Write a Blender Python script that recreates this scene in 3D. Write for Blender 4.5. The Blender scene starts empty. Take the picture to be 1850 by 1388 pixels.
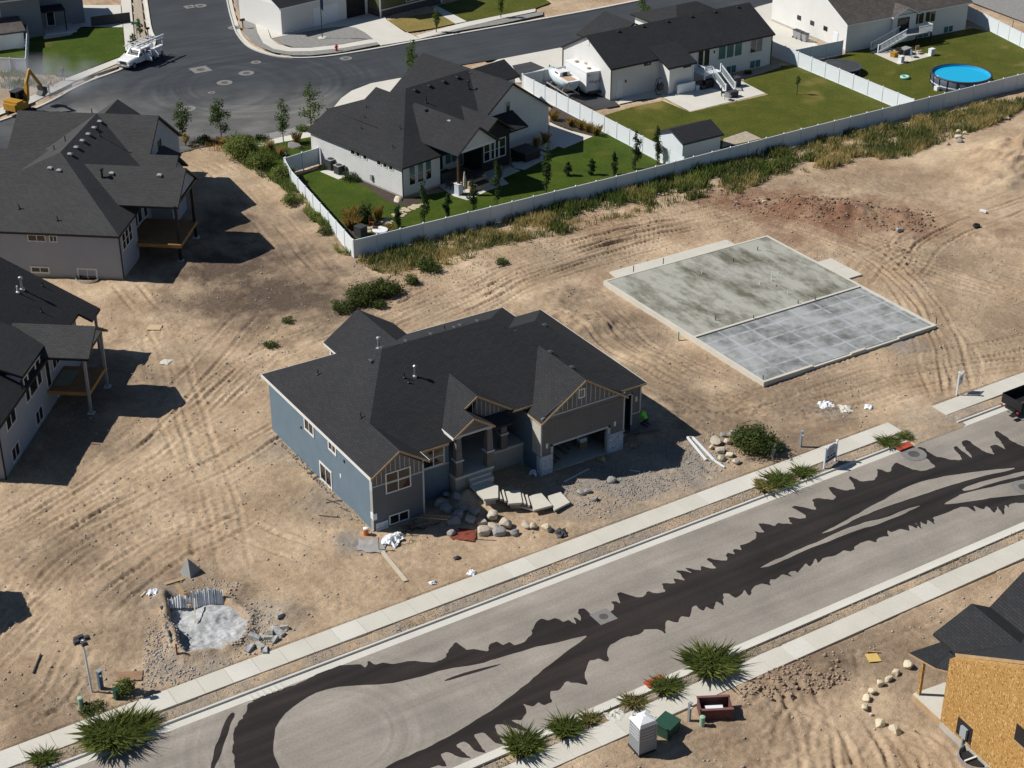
import bpy, bmesh, math, random
import numpy as np
from mathutils import Vector, Matrix, Euler

random.seed(7)
RNG = np.random.default_rng(7)
PI = math.pi
R = math.radians
scn = bpy.context.scene
COL = scn.collection

# ---------------------------------------------------------------- camera
cam_d = bpy.data.cameras.new('camera')
cam = bpy.data.objects.new('camera', cam_d)
COL.objects.link(cam)
cam.location = (-43.66, -87.16, 65.0)
fw = Vector((0.46696, 0.74152, -0.48175))
cam.rotation_euler = fw.to_track_quat('-Z', 'Y').to_euler()
cam_d.sensor_width = 36.0
cam_d.lens = 36.0 * 3050.0 / 1850.0
cam_d.clip_start = 1.0
cam_d.clip_end = 3000.0
scn.camera = cam

# ---------------------------------------------------------------- sky and sun
SUN_EL = R(45.0)
SHADOW_DIR = R(-37.0)            # direction in which shadows fall on the ground
to_sun = Vector((-math.cos(SHADOW_DIR) * math.cos(SUN_EL), -math.sin(SHADOW_DIR) * math.cos(SUN_EL), math.sin(SUN_EL)))
world = bpy.data.worlds.new('World')
scn.world = world
world.use_nodes = True
wn = world.node_tree
bg = wn.nodes['Background']
sky = wn.nodes.new('ShaderNodeTexSky')
sky.sky_type = 'NISHITA'
sky.sun_disc = False
sky.sun_elevation = SUN_EL
sky.sun_rotation = math.atan2(to_sun.x, to_sun.y)
sky.air_density = 1.0
sky.dust_density = 0.1
sky.ozone_density = 4.0
wn.links.new(sky.outputs['Color'], bg.inputs['Color'])
bg.inputs['Strength'].default_value = 0.05
sun_d = bpy.data.lights.new('sun', 'SUN')
sun_d.energy = 5.0
sun_d.angle = R(0.5)
sun_d.color = (1.0, 0.955, 0.885)
sun = bpy.data.objects.new('sun', sun_d)
COL.objects.link(sun)
sun.rotation_euler = (-to_sun).to_track_quat('-Z', 'Y').to_euler()
scn.view_settings.view_transform = 'Standard'
scn.view_settings.look = 'None'
scn.view_settings.exposure = 0.1
scn.view_settings.gamma = 1.0
scn.view_settings.use_curve_mapping = False
scn.cycles.max_bounces = 5
scn.cycles.diffuse_bounces = 2
scn.cycles.use_denoising = True

# ---------------------------------------------------------------- materials
MATS = {}
def _nodes(name):
    m = bpy.data.materials.new(name)
    m.use_nodes = True
    return m, m.node_tree, m.node_tree.nodes['Principled BSDF']

def _n(t, kind, **kw):
    n = t.nodes.new(kind)
    for k, v in kw.items():
        if k in n.inputs:
            n.inputs[k].default_value = v
        else:
            setattr(n, k, v)
    return n

def _mix(t, fac, a, b, blend='MIX'):
    n = t.nodes.new('ShaderNodeMix')
    n.data_type = 'RGBA'
    n.blend_type = blend
    for i, v in ((0, fac), (6, a), (7, b)):
        if hasattr(v, 'is_output'):
            t.links.new(v, n.inputs[i])
        elif i == 0:
            n.inputs[0].default_value = v
        else:
            n.inputs[i].default_value = (*v, 1) if len(v) == 3 else v
    return n.outputs[2]

def _ramp(t, fac, lo, hi):
    n = t.nodes.new('ShaderNodeMapRange')
    t.links.new(fac, n.inputs[0])
    n.inputs[1].default_value = lo
    n.inputs[2].default_value = hi
    return n.outputs[0]

def mat(name, col, rough=0.85, var=0.18, s1=1.2, s2=14.0, bump=0.0, bs=20.0, metal=0.0, col2=None, spec=0.3, dist=0.03, emit=None):
    """plain surface: base colour with two scales of mottling and a little relief"""
    if name in MATS:
        return MATS[name]
    m, t, b = _nodes(name)
    tc = t.nodes.new('ShaderNodeTexCoord')
    n1 = _n(t, 'ShaderNodeTexNoise', Scale=s1, Detail=5.0)
    n2 = _n(t, 'ShaderNodeTexNoise', Scale=s2, Detail=4.0)
    t.links.new(tc.outputs['Object'], n1.inputs['Vector'])
    t.links.new(tc.outputs['Object'], n2.inputs['Vector'])
    lo = tuple(c * (1 - var) for c in col)
    hi = tuple(min(1, c * (1 + var)) for c in (col2 or col))
    f = _n(t, 'ShaderNodeMath', operation='ADD')
    t.links.new(n1.outputs[0], f.inputs[0])
    t.links.new(n2.outputs[0], f.inputs[1])
    fac = _ramp(t, f.outputs[0], 0.65, 1.35)
    t.links.new(_mix(t, fac, lo, hi), b.inputs['Base Color'])
    b.inputs['Roughness'].default_value = rough
    b.inputs['Metallic'].default_value = metal
    b.inputs['Specular IOR Level'].default_value = spec
    if bump:
        n3 = _n(t, 'ShaderNodeTexNoise', Scale=bs, Detail=4.0)
        t.links.new(tc.outputs['Object'], n3.inputs['Vector'])
        bp = _n(t, 'ShaderNodeBump', Strength=bump, Distance=dist)
        t.links.new(n3.outputs[0], bp.inputs['Height'])
        t.links.new(bp.outputs[0], b.inputs['Normal'])
    MATS[name] = m
    return m

def courses(name, c1, c2, mortar, bw, rh, ms=0.012, rough=0.9, bump=0.3, var=0.25, big=0.6):
    """laid courses (shingles, lap siding) on metric UVs with mottling"""
    m, t, b = _nodes(name)
    uv = t.nodes.new('ShaderNodeUVMap')
    br = _n(t, 'ShaderNodeTexBrick', Scale=1.0)
    br.inputs['Color1'].default_value = (*c1, 1)
    br.inputs['Color2'].default_value = (*c2, 1)
    br.inputs['Mortar'].default_value = (*mortar, 1)
    br.inputs['Brick Width'].default_value = bw
    br.inputs['Row Height'].default_value = rh
    br.inputs['Mortar Size'].default_value = ms
    br.inputs['Mortar Smooth'].default_value = 0.3
    t.links.new(uv.outputs[0], br.inputs['Vector'])
    n1 = _n(t, 'ShaderNodeTexNoise', Scale=big, Detail=6.0)
    t.links.new(uv.outputs[0], n1.inputs['Vector'])
    fac = _ramp(t, n1.outputs[0], 0.3, 0.7)
    g = _mix(t, fac, (1 - var,) * 3, (1 + var,) * 3)
    n2 = _n(t, 'ShaderNodeTexNoise', Scale=9.0, Detail=3.0)
    t.links.new(uv.outputs[0], n2.inputs['Vector'])
    g2 = _mix(t, _ramp(t, n2.outputs[0], 0.3, 0.7), (1 - var * .7,) * 3, (1 + var * .7,) * 3)
    c = _mix(t, 1.0, br.outputs['Color'], g, 'MULTIPLY')
    c = _mix(t, 1.0, c, g2, 'MULTIPLY')
    t.links.new(c, b.inputs['Base Color'])
    b.inputs['Roughness'].default_value = rough
    b.inputs['Specular IOR Level'].default_value = 0.25
    if bump:
        bp = _n(t, 'ShaderNodeBump', Strength=bump, Distance=0.02)
        iv = _n(t, 'ShaderNodeMath', operation='SUBTRACT')
        iv.inputs[0].default_value = 1.0
        t.links.new(br.outputs['Fac'], iv.inputs[1])
        t.links.new(iv.outputs[0], bp.inputs['Height'])
        t.links.new(bp.outputs[0], b.inputs['Normal'])
    MATS[name] = m
    return m

def leafmat(name, c1, c2, trans=0.45):
    """foliage: colour from the per-blade tint attribute"""
    m, t, b = _nodes(name)
    at = t.nodes.new('ShaderNodeAttribute')
    at.attribute_name = 'tint'
    t.links.new(_mix(t, at.outputs['Fac'], c1, c2), b.inputs['Base Color'])
    b.inputs['Roughness'].default_value = 0.75
    b.inputs['Specular IOR Level'].default_value = 0.2
    tr = t.nodes.new('ShaderNodeBsdfTranslucent')
    t.links.new(_mix(t, at.outputs['Fac'], c1, c2), tr.inputs['Color'])
    mx = t.nodes.new('ShaderNodeMixShader')
    mx.inputs[0].default_value = trans
    out = t.nodes['Material Output']
    t.links.new(b.outputs[0], mx.inputs[1])
    t.links.new(tr.outputs[0], mx.inputs[2])
    t.links.new(mx.outputs[0], out.inputs[0])
    MATS[name] = m
    return m

WHITE = mat('white_vinyl', (.68, .73, .76), .45, .05)
TRIM = mat('white_trim', (.68, .68, .66), .6, .07)
GREYTRIM = mat('grey_trim', (.42, .45, .48), .6, .08)
WOOD = mat('raw_pine', (.40, .28, .16), .8, .22, 2, 30)
CEDAR = mat('cedar_deck', (.33, .17, .07), .75, .25, 2, 20)
BLACK = mat('black_metal', (.018, .018, .02), .5, .2)
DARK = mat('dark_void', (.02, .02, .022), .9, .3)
CHROME = mat('galvanised', (.55, .57, .60), .35, .12, metal=.8)
GREYP = mat('grey_paint', (.30, .31, .32), .5, .1)
BLUESTUCCO = mat('blue_stucco', (.135, .190, .240), .9, .10, .8, 9, .5, 60)
GREYSTUCCO = mat('grey_stucco', (.33, .365, .41), .9, .06, .7, 9, .4, 60)
TAUPESTUCCO = mat('taupe_stucco', (.120, .135, .150), .9, .10, .7, 12, .4, 50)
WHITESTUCCO = mat('white_stucco', (.66, .66, .64), .9, .05, .6, 8, .3, 50)
CONC = mat('concrete', (.54, .515, .45), .85, .10, .5, 9, .15, 40)
CONC2 = mat('pale_concrete', (.575, .555, .50), .85, .10, .35, 8, .15, 40)
CONCW = mat('foundation_concrete', (.40, .385, .34), .9, .16, .8, 12, .25, 30)
STONE = mat('veneer_stone', (.52, .58, .66), .85, .30, 3, 14, .5, 18)
ROCKM = mat('boulder_tan', (.47, .41, .33), .9, .22, 1.5, 10, .6, 9)
ROCKG = mat('boulder_grey', (.30, .29, .28), .9, .25, 1.5, 10, .6, 9)
ROCKW = mat('boulder_cream', (.60, .52, .38), .9, .18, 1.5, 10, .6, 9)
MULCH = mat('dark_mulch', (.060, .045, .036), .95, .4, 3, 30, .8, 30)
RUBBER = mat('black_rubber', (.02, .02, .02), .8, .2)
RED = mat('red_paint', (.42, .03, .02), .5, .2)
GREENP = mat('transformer_green', (.025, .075, .05), .55, .15)
PALEGREEN = mat('pale_green_plastic', (.30, .46, .34), .6, .12)
YELLOW = mat('machine_yellow', (.42, .23, .03), .5, .15)
BROWNBOX = mat('maroon_wood', (.12, .055, .05), .8, .35, 3, 25)
PLASTICW = mat('white_plastic', (.74, .76, .78), .4, .12, 2, 10)
TAN = mat('tan_fabric', (.42, .30, .19), .9, .2)
DKGREY = mat('charcoal', (.05, .052, .056), .6, .2)
SKIN = mat('skin', (.42, .25, .17), .6, .1)
HIVIS = mat('hi_vis_green', (.16, .80, .06), .7, .1)
DENIM = mat('dark_denim', (.03, .035, .05), .9, .2)
HAIRM = mat('dark_hair', (.025, .018, .014), .8, .2)
GREYSHIRT = mat('grey_shirt', (.10, .10, .13), .9, .2)
SHING = courses('charcoal_shingles', (.024, .026, .030), (.034, .034, .036), (.014, .014, .016), .42, .17, .016, bump=.4, var=.10, big=.25)
SHING2 = courses('brown_grey_shingles', (.047, .049, .052), (.063, .062, .062), (.030, .030, .032), .42, .17, .016, bump=.4, var=.10, big=.25)
SHING3 = courses('brown_shingles', (.080, .070, .063), (.125, .110, .10), (.04, .036, .034), .34, .145, .012, bump=.5, var=.16)
LAPW = courses('white_lap_siding', (.66, .665, .66), (.68, .68, .67), (.40, .41, .42), 3.6, .19, .02, .6, .4, .05)
LAPG = courses('taupe_lap_siding', (.150, .145, .142), (.165, .158, .152), (.085, .085, .085), 3.6, .18, .016, .7, .4, .10)
LAPGREEN = courses('olive_lap_siding', (.10, .115, .055), (.11, .125, .06), (.06, .07, .035), 3.6, .18, .016, .7, .4, .1)
LAPDK = courses('black_board_siding', (.020, .021, .023), (.025, .026, .028), (.012, .012, .012), 3.6, .2, .015, .7, .4, .1)

def glassmat():
    m, t, b = _nodes('window_glass')
    b.inputs['Base Color'].default_value = (.012, .016, .02, 1)
    b.inputs['Roughness'].default_value = .06
    b.inputs['Specular IOR Level'].default_value = .6
    MATS['window_glass'] = m
    return m
GLASS = glassmat()
BLIND = mat('teal_blind_glass', (.075, .16, .16), .15, .15)

def osbmat():
    m, t, b = _nodes('strand_board')
    uv = t.nodes.new('ShaderNodeUVMap')
    outc = None
    mp = t.nodes.new('ShaderNodeMapping')
    t.links.new(uv.outputs[0], mp.inputs[0])
    mp.inputs['Scale'].default_value = (11.0, 26.0, 1)
    mp.inputs['Rotation'].default_value = (0, 0, .5)
    v = _n(t, 'ShaderNodeTexVoronoi', Scale=1.0)
    t.links.new(mp.outputs[0], v.inputs['Vector'])
    mp2 = t.nodes.new('ShaderNodeMapping')
    t.links.new(uv.outputs[0], mp2.inputs[0])
    mp2.inputs['Scale'].default_value = (22.0, 9.0, 1)
    mp2.inputs['Rotation'].default_value = (0, 0, .9)
    v2 = _n(t, 'ShaderNodeTexVoronoi', Scale=1.0)
    t.links.new(mp2.outputs[0], v2.inputs['Vector'])
    s1 = t.nodes.new('ShaderNodeSeparateColor')
    t.links.new(v.outputs['Color'], s1.inputs[0])
    s2 = t.nodes.new('ShaderNodeSeparateColor')
    t.links.new(v2.outputs['Color'], s2.inputs[0])
    c = _mix(t, s1.outputs[0], (.34, .185, .050), (.45, .265, .085))
    gt = _n(t, 'ShaderNodeMath', operation='GREATER_THAN')
    t.links.new(s2.outputs[0], gt.inputs[0])
    gt.inputs[1].default_value = .90
    c = _mix(t, gt.outputs[0], c, (.58, .40, .18))
    lt = _n(t, 'ShaderNodeMath', operation='LESS_THAN')
    t.links.new(s2.outputs[1], lt.inputs[0])
    lt.inputs[1].default_value = .12
    c = _mix(t, lt.outputs[0], c, (.22, .10, .025))
    t.links.new(c, b.inputs['Base Color'])
    b.inputs['Roughness'].default_value = .8
    MATS['strand_board'] = m
    return m
OSB = osbmat()

# ---------------------------------------------------------------- mesh helpers
def _uv(me):
    nl = len(me.loops)
    if nl == 0:
        return
    co = np.empty(len(me.vertices) * 3, dtype=np.float64)
    me.vertices.foreach_get('co', co)
    co = co.reshape(-1, 3)
    uvl = me.uv_layers.new(name='UVMap')
    out = np.zeros((nl, 2))
    for p in me.polygons:
        n = p.normal
        if abs(n.z) > .985:
            t = Vector((1, 0, 0)); b = Vector((0, 1, 0))
        else:
            t = Vector((0, 0, 1)).cross(n).normalized()
            b = n.cross(t)
        for li in p.loop_indices:
            c = co[me.loops[li].vertex_index]
            out[li] = (c[0] * t.x + c[1] * t.y + c[2] * t.z, c[0] * b.x + c[1] * b.y + c[2] * b.z)
    uvl.data.foreach_set('uv', out.ravel())

class MB:
    def __init__(s):
        s.v = []; s.f = []
    def add(s, vs, fs):
        k = len(s.v)
        s.v += [tuple(p) for p in vs]
        s.f += [tuple(i + k for i in f) for f in fs]
        return s
    def box(s, x0, x1, y0, y1, z0, z1):
        return s.add([(x0, y0, z0), (x1, y0, z0), (x1, y1, z0), (x0, y1, z0), (x0, y0, z1), (x1, y0, z1), (x1, y1, z1), (x0, y1, z1)],
                     [(3, 2, 1, 0), (4, 5, 6, 7), (0, 1, 5, 4), (1, 2, 6, 5), (2, 3, 7, 6), (3, 0, 4, 7)])
    def prism(s, poly, z0, z1):
        n = len(poly)
        ar = sum(poly[i][0] * poly[(i + 1) % n][1] - poly[(i + 1) % n][0] * poly[i][1] for i in range(n))
        if ar < 0:
            poly = poly[::-1]
        vs = [(x, y, z0) for x, y in poly] + [(x, y, z1) for x, y in poly]
        return s.add(vs, [tuple(range(n))[::-1], tuple(range(n, 2 * n))] + [(i, (i + 1) % n, n + (i + 1) % n, n + i) for i in range(n)])
    def extr(s, prof, axis, a0, a1):
        """profile of (c, z) pairs extruded along axis 'x' (c is y) or 'y' (c is x)"""
        n = len(prof)
        ar = sum(prof[i][0] * prof[(i + 1) % n][1] - prof[(i + 1) % n][0] * prof[i][1] for i in range(n))
        if (ar < 0) == (axis == 'x'):
            prof = prof[::-1]
        if axis == 'x':
            vs = [(a0, c, z) for c, z in prof] + [(a1, c, z) for c, z in prof]
        else:
            vs = [(c, a0, z) for c, z in prof] + [(c, a1, z) for c, z in prof]
        return s.add(vs, [tuple(range(n))[::-1], tuple(range(n, 2 * n))] + [(i, (i + 1) % n, n + (i + 1) % n, n + i) for i in range(n)])
    def tube(s, p0, p1, r0, r1=None, n=8, cap=True):
        p0 = Vector(p0); p1 = Vector(p1)
        r1 = r0 if r1 is None else r1
        d = (p1 - p0).normalized()
        a = d.orthogonal().normalized()
        b = d.cross(a)
        vs = []
        for p, r in ((p0, r0), (p1, r1)):
            for i in range(n):
                w = 2 * PI * i / n
                vs.append(p + a * (r * math.cos(w)) + b * (r * math.sin(w)))
        fs = [(i, (i + 1) % n, n + (i + 1) % n, n + i) for i in range(n)]
        if cap:
            fs += [tuple(range(n))[::-1], tuple(range(n, 2 * n))]
        return s.add(vs, fs)
    def path(s, pts, r, n=6):
        for a, b in zip(pts[:-1], pts[1:]):
            s.tube(a, b, r, r, n)
        return s
    def bar(s, p0, p1, w, h):
        """square bar between two points, w across, h in height"""
        p0 = Vector(p0); p1 = Vector(p1)
        d = (p1 - p0).normalized()
        up = Vector((0, 0, 1)) if abs(d.z) < .95 else Vector((0, 1, 0))
        a = d.cross(up).normalized() * (w / 2)
        b = a.normalized().cross(d) * (h / 2)
        vs = [p0 - a - b, p0 + a - b, p0 + a + b, p0 - a + b, p1 - a - b, p1 + a - b, p1 + a + b, p1 - a + b]
        return s.add(vs, [(0, 1, 2, 3), (7, 6, 5, 4), (0, 4, 5, 1), (1, 5, 6, 2), (2, 6, 7, 3), (3, 7, 4, 0)])
    def lathe(s, prof, n=16, cx=0, cy=0, cap=True):
        vs = []
        for r, z in prof:
            for i in range(n):
                w = 2 * PI * i / n
                vs.append((cx + r * math.cos(w), cy + r * math.sin(w), z))
        fs = []
        for k in range(len(prof) - 1):
            for i in range(n):
                j = (i + 1) % n
                fs.append((k * n + i, k * n + j, (k + 1) * n + j, (k + 1) * n + i))
        if cap:
            fs += [tuple(range(n))[::-1], tuple(range((len(prof) - 1) * n, len(prof) * n))]
        return s.add(vs, fs)
    def build(s, name, m, parent=None, smooth=False, uv=True):
        me = bpy.data.meshes.new(name)
        me.from_pydata(s.v, [], s.f)
        me.update()
        if uv:
            _uv(me)
        me.materials.append(m)
        if smooth:
            me.polygons.foreach_set('use_smooth', [True] * len(me.polygons))
        o = bpy.data.objects.new(name, me)
        COL.objects.link(o)
        if parent is not None:
            o.parent = parent
        return o

def tag(o, label=None, cat=None, group=None, kind=None):
    if label: o['label'] = label
    if cat: o['category'] = cat
    if group: o['group'] = group
    if kind: o['kind'] = kind
    return o

def thing(name, label, cat, loc=(0, 0, 0), rz=0.0, group=None):
    o = bpy.data.objects.new(name, None)
    COL.objects.link(o)
    o.empty_display_size = .3
    o.location = (loc[0], loc[1], loc[2] if len(loc) > 2 else 0)
    o.rotation_euler = (0, 0, rz)
    return tag(o, label, cat, group)

def copy_tree(o, parent=None):
    c = o.copy()
    COL.objects.link(c)
    c.parent = parent
    for ch in o.children:
        copy_tree(ch, c)
    return c

def P(name, m, parent, *boxes, smooth=False):
    """parts made of boxes (x0,x1,y0,y1,z0,z1), one object for each"""
    os_ = [MB().box(*q).build(name, m, parent, smooth) for q in boxes]
    return os_[0]

def J(name, m, parent, *boxes):
    """one part made of touching boxes"""
    b = MB()
    for q in boxes:
        b.box(*q)
    return b.build(name, m, parent)

def chaikin(pts, it=1, closed=True):
    for _ in range(it):
        q = []
        n = len(pts)
        for i in range(n if closed else n - 1):
            a = pts[i]; b = pts[(i + 1) % n]
            q.append((a[0] * .75 + b[0] * .25, a[1] * .75 + b[1] * .25))
            q.append((a[0] * .25 + b[0] * .75, a[1] * .25 + b[1] * .75))
        pts = q
    return pts

SHEETS = []      # plan outlines under which the bare ground is kept low
def sheet(name, poly, z, m, label=None, cat=None, kind='structure', parent=None, dig=True, th=0.0):
    b = MB()
    n = len(poly)
    ar = sum(poly[i][0] * poly[(i + 1) % n][1] - poly[(i + 1) % n][0] * poly[i][1] for i in range(n))
    if ar < 0:
        poly = poly[::-1]
    if th:
        b.prism(poly, z - th, z)
    else:
        b.add([(x, y, z) for x, y in poly], [tuple(range(n))])
    o = b.build(name, m, parent)
    if parent is None:
        tag(o, label, cat, None, kind)
    if dig:
        SHEETS.append(np.array(poly))
    return o

def inpoly(px, py, poly):
    c = np.zeros(px.shape, bool)
    x, y = poly[:, 0], poly[:, 1]
    j = len(x) - 1
    for i in range(len(x)):
        if y[i] != y[j]:
            t = ((y[i] > py) != (y[j] > py)) & (px < (x[j] - x[i]) * (py - y[i]) / (y[j] - y[i]) + x[i])
            c ^= t
        j = i
    return c

_LAT = {}
def vnoise(x, y, s, seed=0):
    """smooth value noise, cell size s metres, about -1..1"""
    if seed not in _LAT:
        _LAT[seed] = np.random.default_rng(100 + seed).random((256, 256)) * 2 - 1
    L = _LAT[seed]
    X = x / s; Y = y / s
    i = np.floor(X).astype(int); j = np.floor(Y).astype(int)
    fx = X - i; fy = Y - j
    fx = fx * fx * (3 - 2 * fx); fy = fy * fy * (3 - 2 * fy)
    a = L[i % 256, j % 256]; b = L[(i + 1) % 256, j % 256]
    c = L[i % 256, (j + 1) % 256]; d = L[(i + 1) % 256, (j + 1) % 256]
    return (a * (1 - fx) + b * fx) * (1 - fy) + (c * (1 - fx) + d * fx) * fy

# ---------------------------------------------------------------- building helpers
def roofshell(H, vs, fs, m, trim=TRIM, th=.16, name='roof', fh=.2, edges=None):
    """roof planes with real thickness; a fascia board follows the open edges"""
    n = len(vs)
    b = MB()
    cnt = {}
    for f in fs:
        for i in range(len(f)):
            e = (f[i], f[(i + 1) % len(f)])
            cnt[frozenset(e)] = cnt.get(frozenset(e), []) + [e]
    allv = [tuple(v) for v in vs] + [(v[0], v[1], v[2] - th) for v in vs]
    faces = [tuple(f) for f in fs] + [tuple(i + n for i in f)[::-1] for f in fs]
    fb = MB()
    for es in cnt.values():
        if len(es) == 1:
            a, c = es[0]
            faces.append((c, a, a + n, c + n))
            if trim is not None and (edges is None or (a, c) in edges or (c, a) in edges):
                A = Vector(vs[a]); C = Vector(vs[c])
                d = (C - A)
                o = Vector((d.y, -d.x, 0))
                if o.length < 1e-4:
                    continue
                o = o.normalized()
                i0 = o * .004; i1 = o * .03
                dz0 = Vector((0, 0, -.035)); dz1 = Vector((0, 0, -fh))
                q = [A + i0 + dz0, C + i0 + dz0, C + i0 + dz1, A + i0 + dz1, A + i1 + dz0, C + i1 + dz0, C + i1 + dz1, A + i1 + dz1]
                fb.add(q, [(0, 1, 2, 3), (7, 6, 5, 4), (0, 4, 5, 1), (1, 5, 6, 2), (2, 6, 7, 3), (3, 7, 4, 0)])
    b.add(allv, faces)
    o = b.build(name, m, H)
    if fb.v:
        fb.build('fascia', trim, o)
    return o

def gable(H, axis, a0, a1, c0, c1, ze, zr, m, trim=TRIM, cr=None, ze1=None, **k):
    """gable roof, ridge along axis from a0 to a1, eaves at c0 and c1"""
    cr = (c0 + c1) / 2 if cr is None else cr
    ze1 = ze if ze1 is None else ze1
    if axis == 'x':
        vs = [(a0, c0, ze), (a1, c0, ze), (a1, cr, zr), (a0, cr, zr), (a1, c1, ze1), (a0, c1, ze1)]
        fs = [(0, 1, 2, 3), (3, 2, 4, 5)]
    else:
        vs = [(c0, a0, ze), (cr, a0, zr), (cr, a1, zr), (c0, a1, ze), (c1, a0, ze1), (c1, a1, ze1)]
        fs = [(0, 1, 2, 3), (1, 4, 5, 2)]
    return roofshell(H, vs, fs, m, trim, **k)

def hip(H, x0, x1, y0, y1, ze, ridge, m, trim=TRIM, **k):
    """hip roof on a rectangle; ridge = ((x,y,z),(x,y,z))"""
    (ax, ay, az), (bx, by, bz) = ridge
    vs = [(x0, y0, ze), (x1, y0, ze), (x1, y1, ze), (x0, y1, ze), (ax, ay, az), (bx, by, bz)]
    if abs(ax - bx) >= abs(ay - by):
        fs = [(0, 1, 5, 4), (1, 2, 5), (2, 3, 4, 5), (3, 0, 4)]
    else:
        fs = [(0, 1, 4), (1, 2, 5, 4), (2, 3, 5), (3, 0, 4, 5)]
    return roofshell(H, vs, fs, m, trim, **k)

def gwall(H, axis, a0, a1, c0, c1, z0, ze, zr, m, name='wall', cr=None):
    """solid body under a gable roof"""
    cr = (c0 + c1) / 2 if cr is None else cr
    b = MB()
    b.extr([(c0, z0), (c1, z0), (c1, ze), (cr, zr), (c0, ze)], axis, a0, a1)
    return b.build(name, m, H)

def window(H, side, pos, a0, a1, z0, z1, nx=2, nz=1, fm=TRIM, gm=None, fr=.09, out=.05, name='window', sill=True):
    """window on a wall: side 'y-' (faces -y at y=pos), 'x-', 'x+', 'y+'; frame bars with panes set back"""
    gm = gm or GLASS
    b = MB()
    def bx(u0, u1, w0, w1, d0, d1, mb):
        s = -1 if side[1] == '-' else 1
        p0, p1 = sorted((pos + s * d0, pos + s * d1))
        if side[0] == 'y':
            mb.box(u0, u1, p0, p1, w0, w1)
        else:
            mb.box(p0, p1, u0, u1, w0, w1)
    bx(a0 - fr, a1 + fr, z1, z1 + fr, .002, out, b)
    bx(a0 - fr, a1 + fr, z0 - fr, z0, .002, out, b)
    bx(a0 - fr, a0, z0, z1, .002, out, b)
    bx(a1, a1 + fr, z0, z1, .002, out, b)
    bar = .035
    for i in range(1, nx):
        c = a0 + (a1 - a0) * i / nx
        bx(c - bar, c + bar, z0, z1, .012, out - .01, b)
    for i in range(1, nz):
        c = z0 + (z1 - z0) * i / nz
        bx(a0, a1, c - bar * .8, c + bar * .8, .016, out - .014, b)
    w = b.build(name, fm, H)
    for i in range(nx):
        g = MB()
        bx(a0 + (a1 - a0) * i / nx + .002, a0 + (a1 - a0) * (i + 1) / nx - .002, z0 + .002, z1 - .002, .003, .010, g)
        g.build('pane', gm, w)
    return w

def vent(H, x, y, z, nm='roof_vent', m=None):
    b = MB()
    b.box(x - .2, x + .2, y - .2, y + .2, z - .15, z + .07)
    b.add([(x - .24, y - .24, z + .07), (x + .24, y - .24, z + .07), (x + .24, y + .24, z + .07), (x - .24, y + .24, z + .07), (x - .12, y - .12, z + .14), (x + .12, y - .12, z + .14), (x + .12, y + .12, z + .14), (x - .12, y + .12, z + .14)],
          [(3, 2, 1, 0), (4, 5, 6, 7), (0, 1, 5, 4), (1, 2, 6, 5), (2, 3, 7, 6), (3, 0, 4, 7)])
    return b.build(nm, m or DKGREY, H)

def pipe(H, x, y, z, h=.5, r=.05, m=None, cap=False, nm='vent_pipe'):
    b = MB()
    b.lathe([(r * 2.6, z - .1), (r * 2.4, z + .05), (r, z + .1), (r, z + h)], 10, x, y)
    if cap:
        b.lathe([(r, z + h), (r * 1.9, z + h + .02), (r * 1.9, z + h + .16), (r * .6, z + h + .22)], 10, x, y)
    return b.build(nm, m or BLACK, H)

def battens(H, side, pos, a0, a1, zf0, zf1, step=.4, m=GREYTRIM, w=.05):
    """upright battens over a gable field; zf0/zf1 give bottom and top height at a position"""
    a = a0
    while a <= a1 + 1e-6:
        z0, z1 = zf0(a), zf1(a)
        if z1 - z0 > .12:
            s = -1 if side[1] == '-' else 1
            p = sorted((pos + s * .002, pos + s * .03))
            b = MB()
            if side[0] == 'y':
                b.box(a - w / 2, a + w / 2, p[0], p[1], z0, z1)
            else:
                b.box(p[0], p[1], a - w / 2, a + w / 2, z0, z1)
            b.build('batten', m, H)
        a += step

def stoneface(H, side, pos, a0, a1, z0, z1, name='stone_veneer'):
    """coursed veneer stones with recessed joints, joined into one part"""
    b = MB()
    z = z0
    rs = random.Random(int(a0 * 100) + 3)
    s = -1 if side[1] == '-' else 1
    while z < z1 - .05:
        h = min(rs.uniform(.12, .24), z1 - z)
        a = a0
        while a < a1 - .02:
            w = min(rs.uniform(.2, .55), a1 - a)
            if a1 - a - w < .12:
                w = a1 - a
            d = rs.uniform(.05, .10)
            p = sorted((pos + s * .002, pos + s * d))
            g = .012
            if side[0] == 'y':
                b.box(a + g, a + w - g, p[0], p[1], z + g, z + h - g)
            else:
                b.box(p[0], p[1], a + g, a + w - g, z + g, z + h - g)
            a += w
        z += h
    o = b.build(name, STONE, H)
    o['kind'] = 'stuff'
    return o


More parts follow.
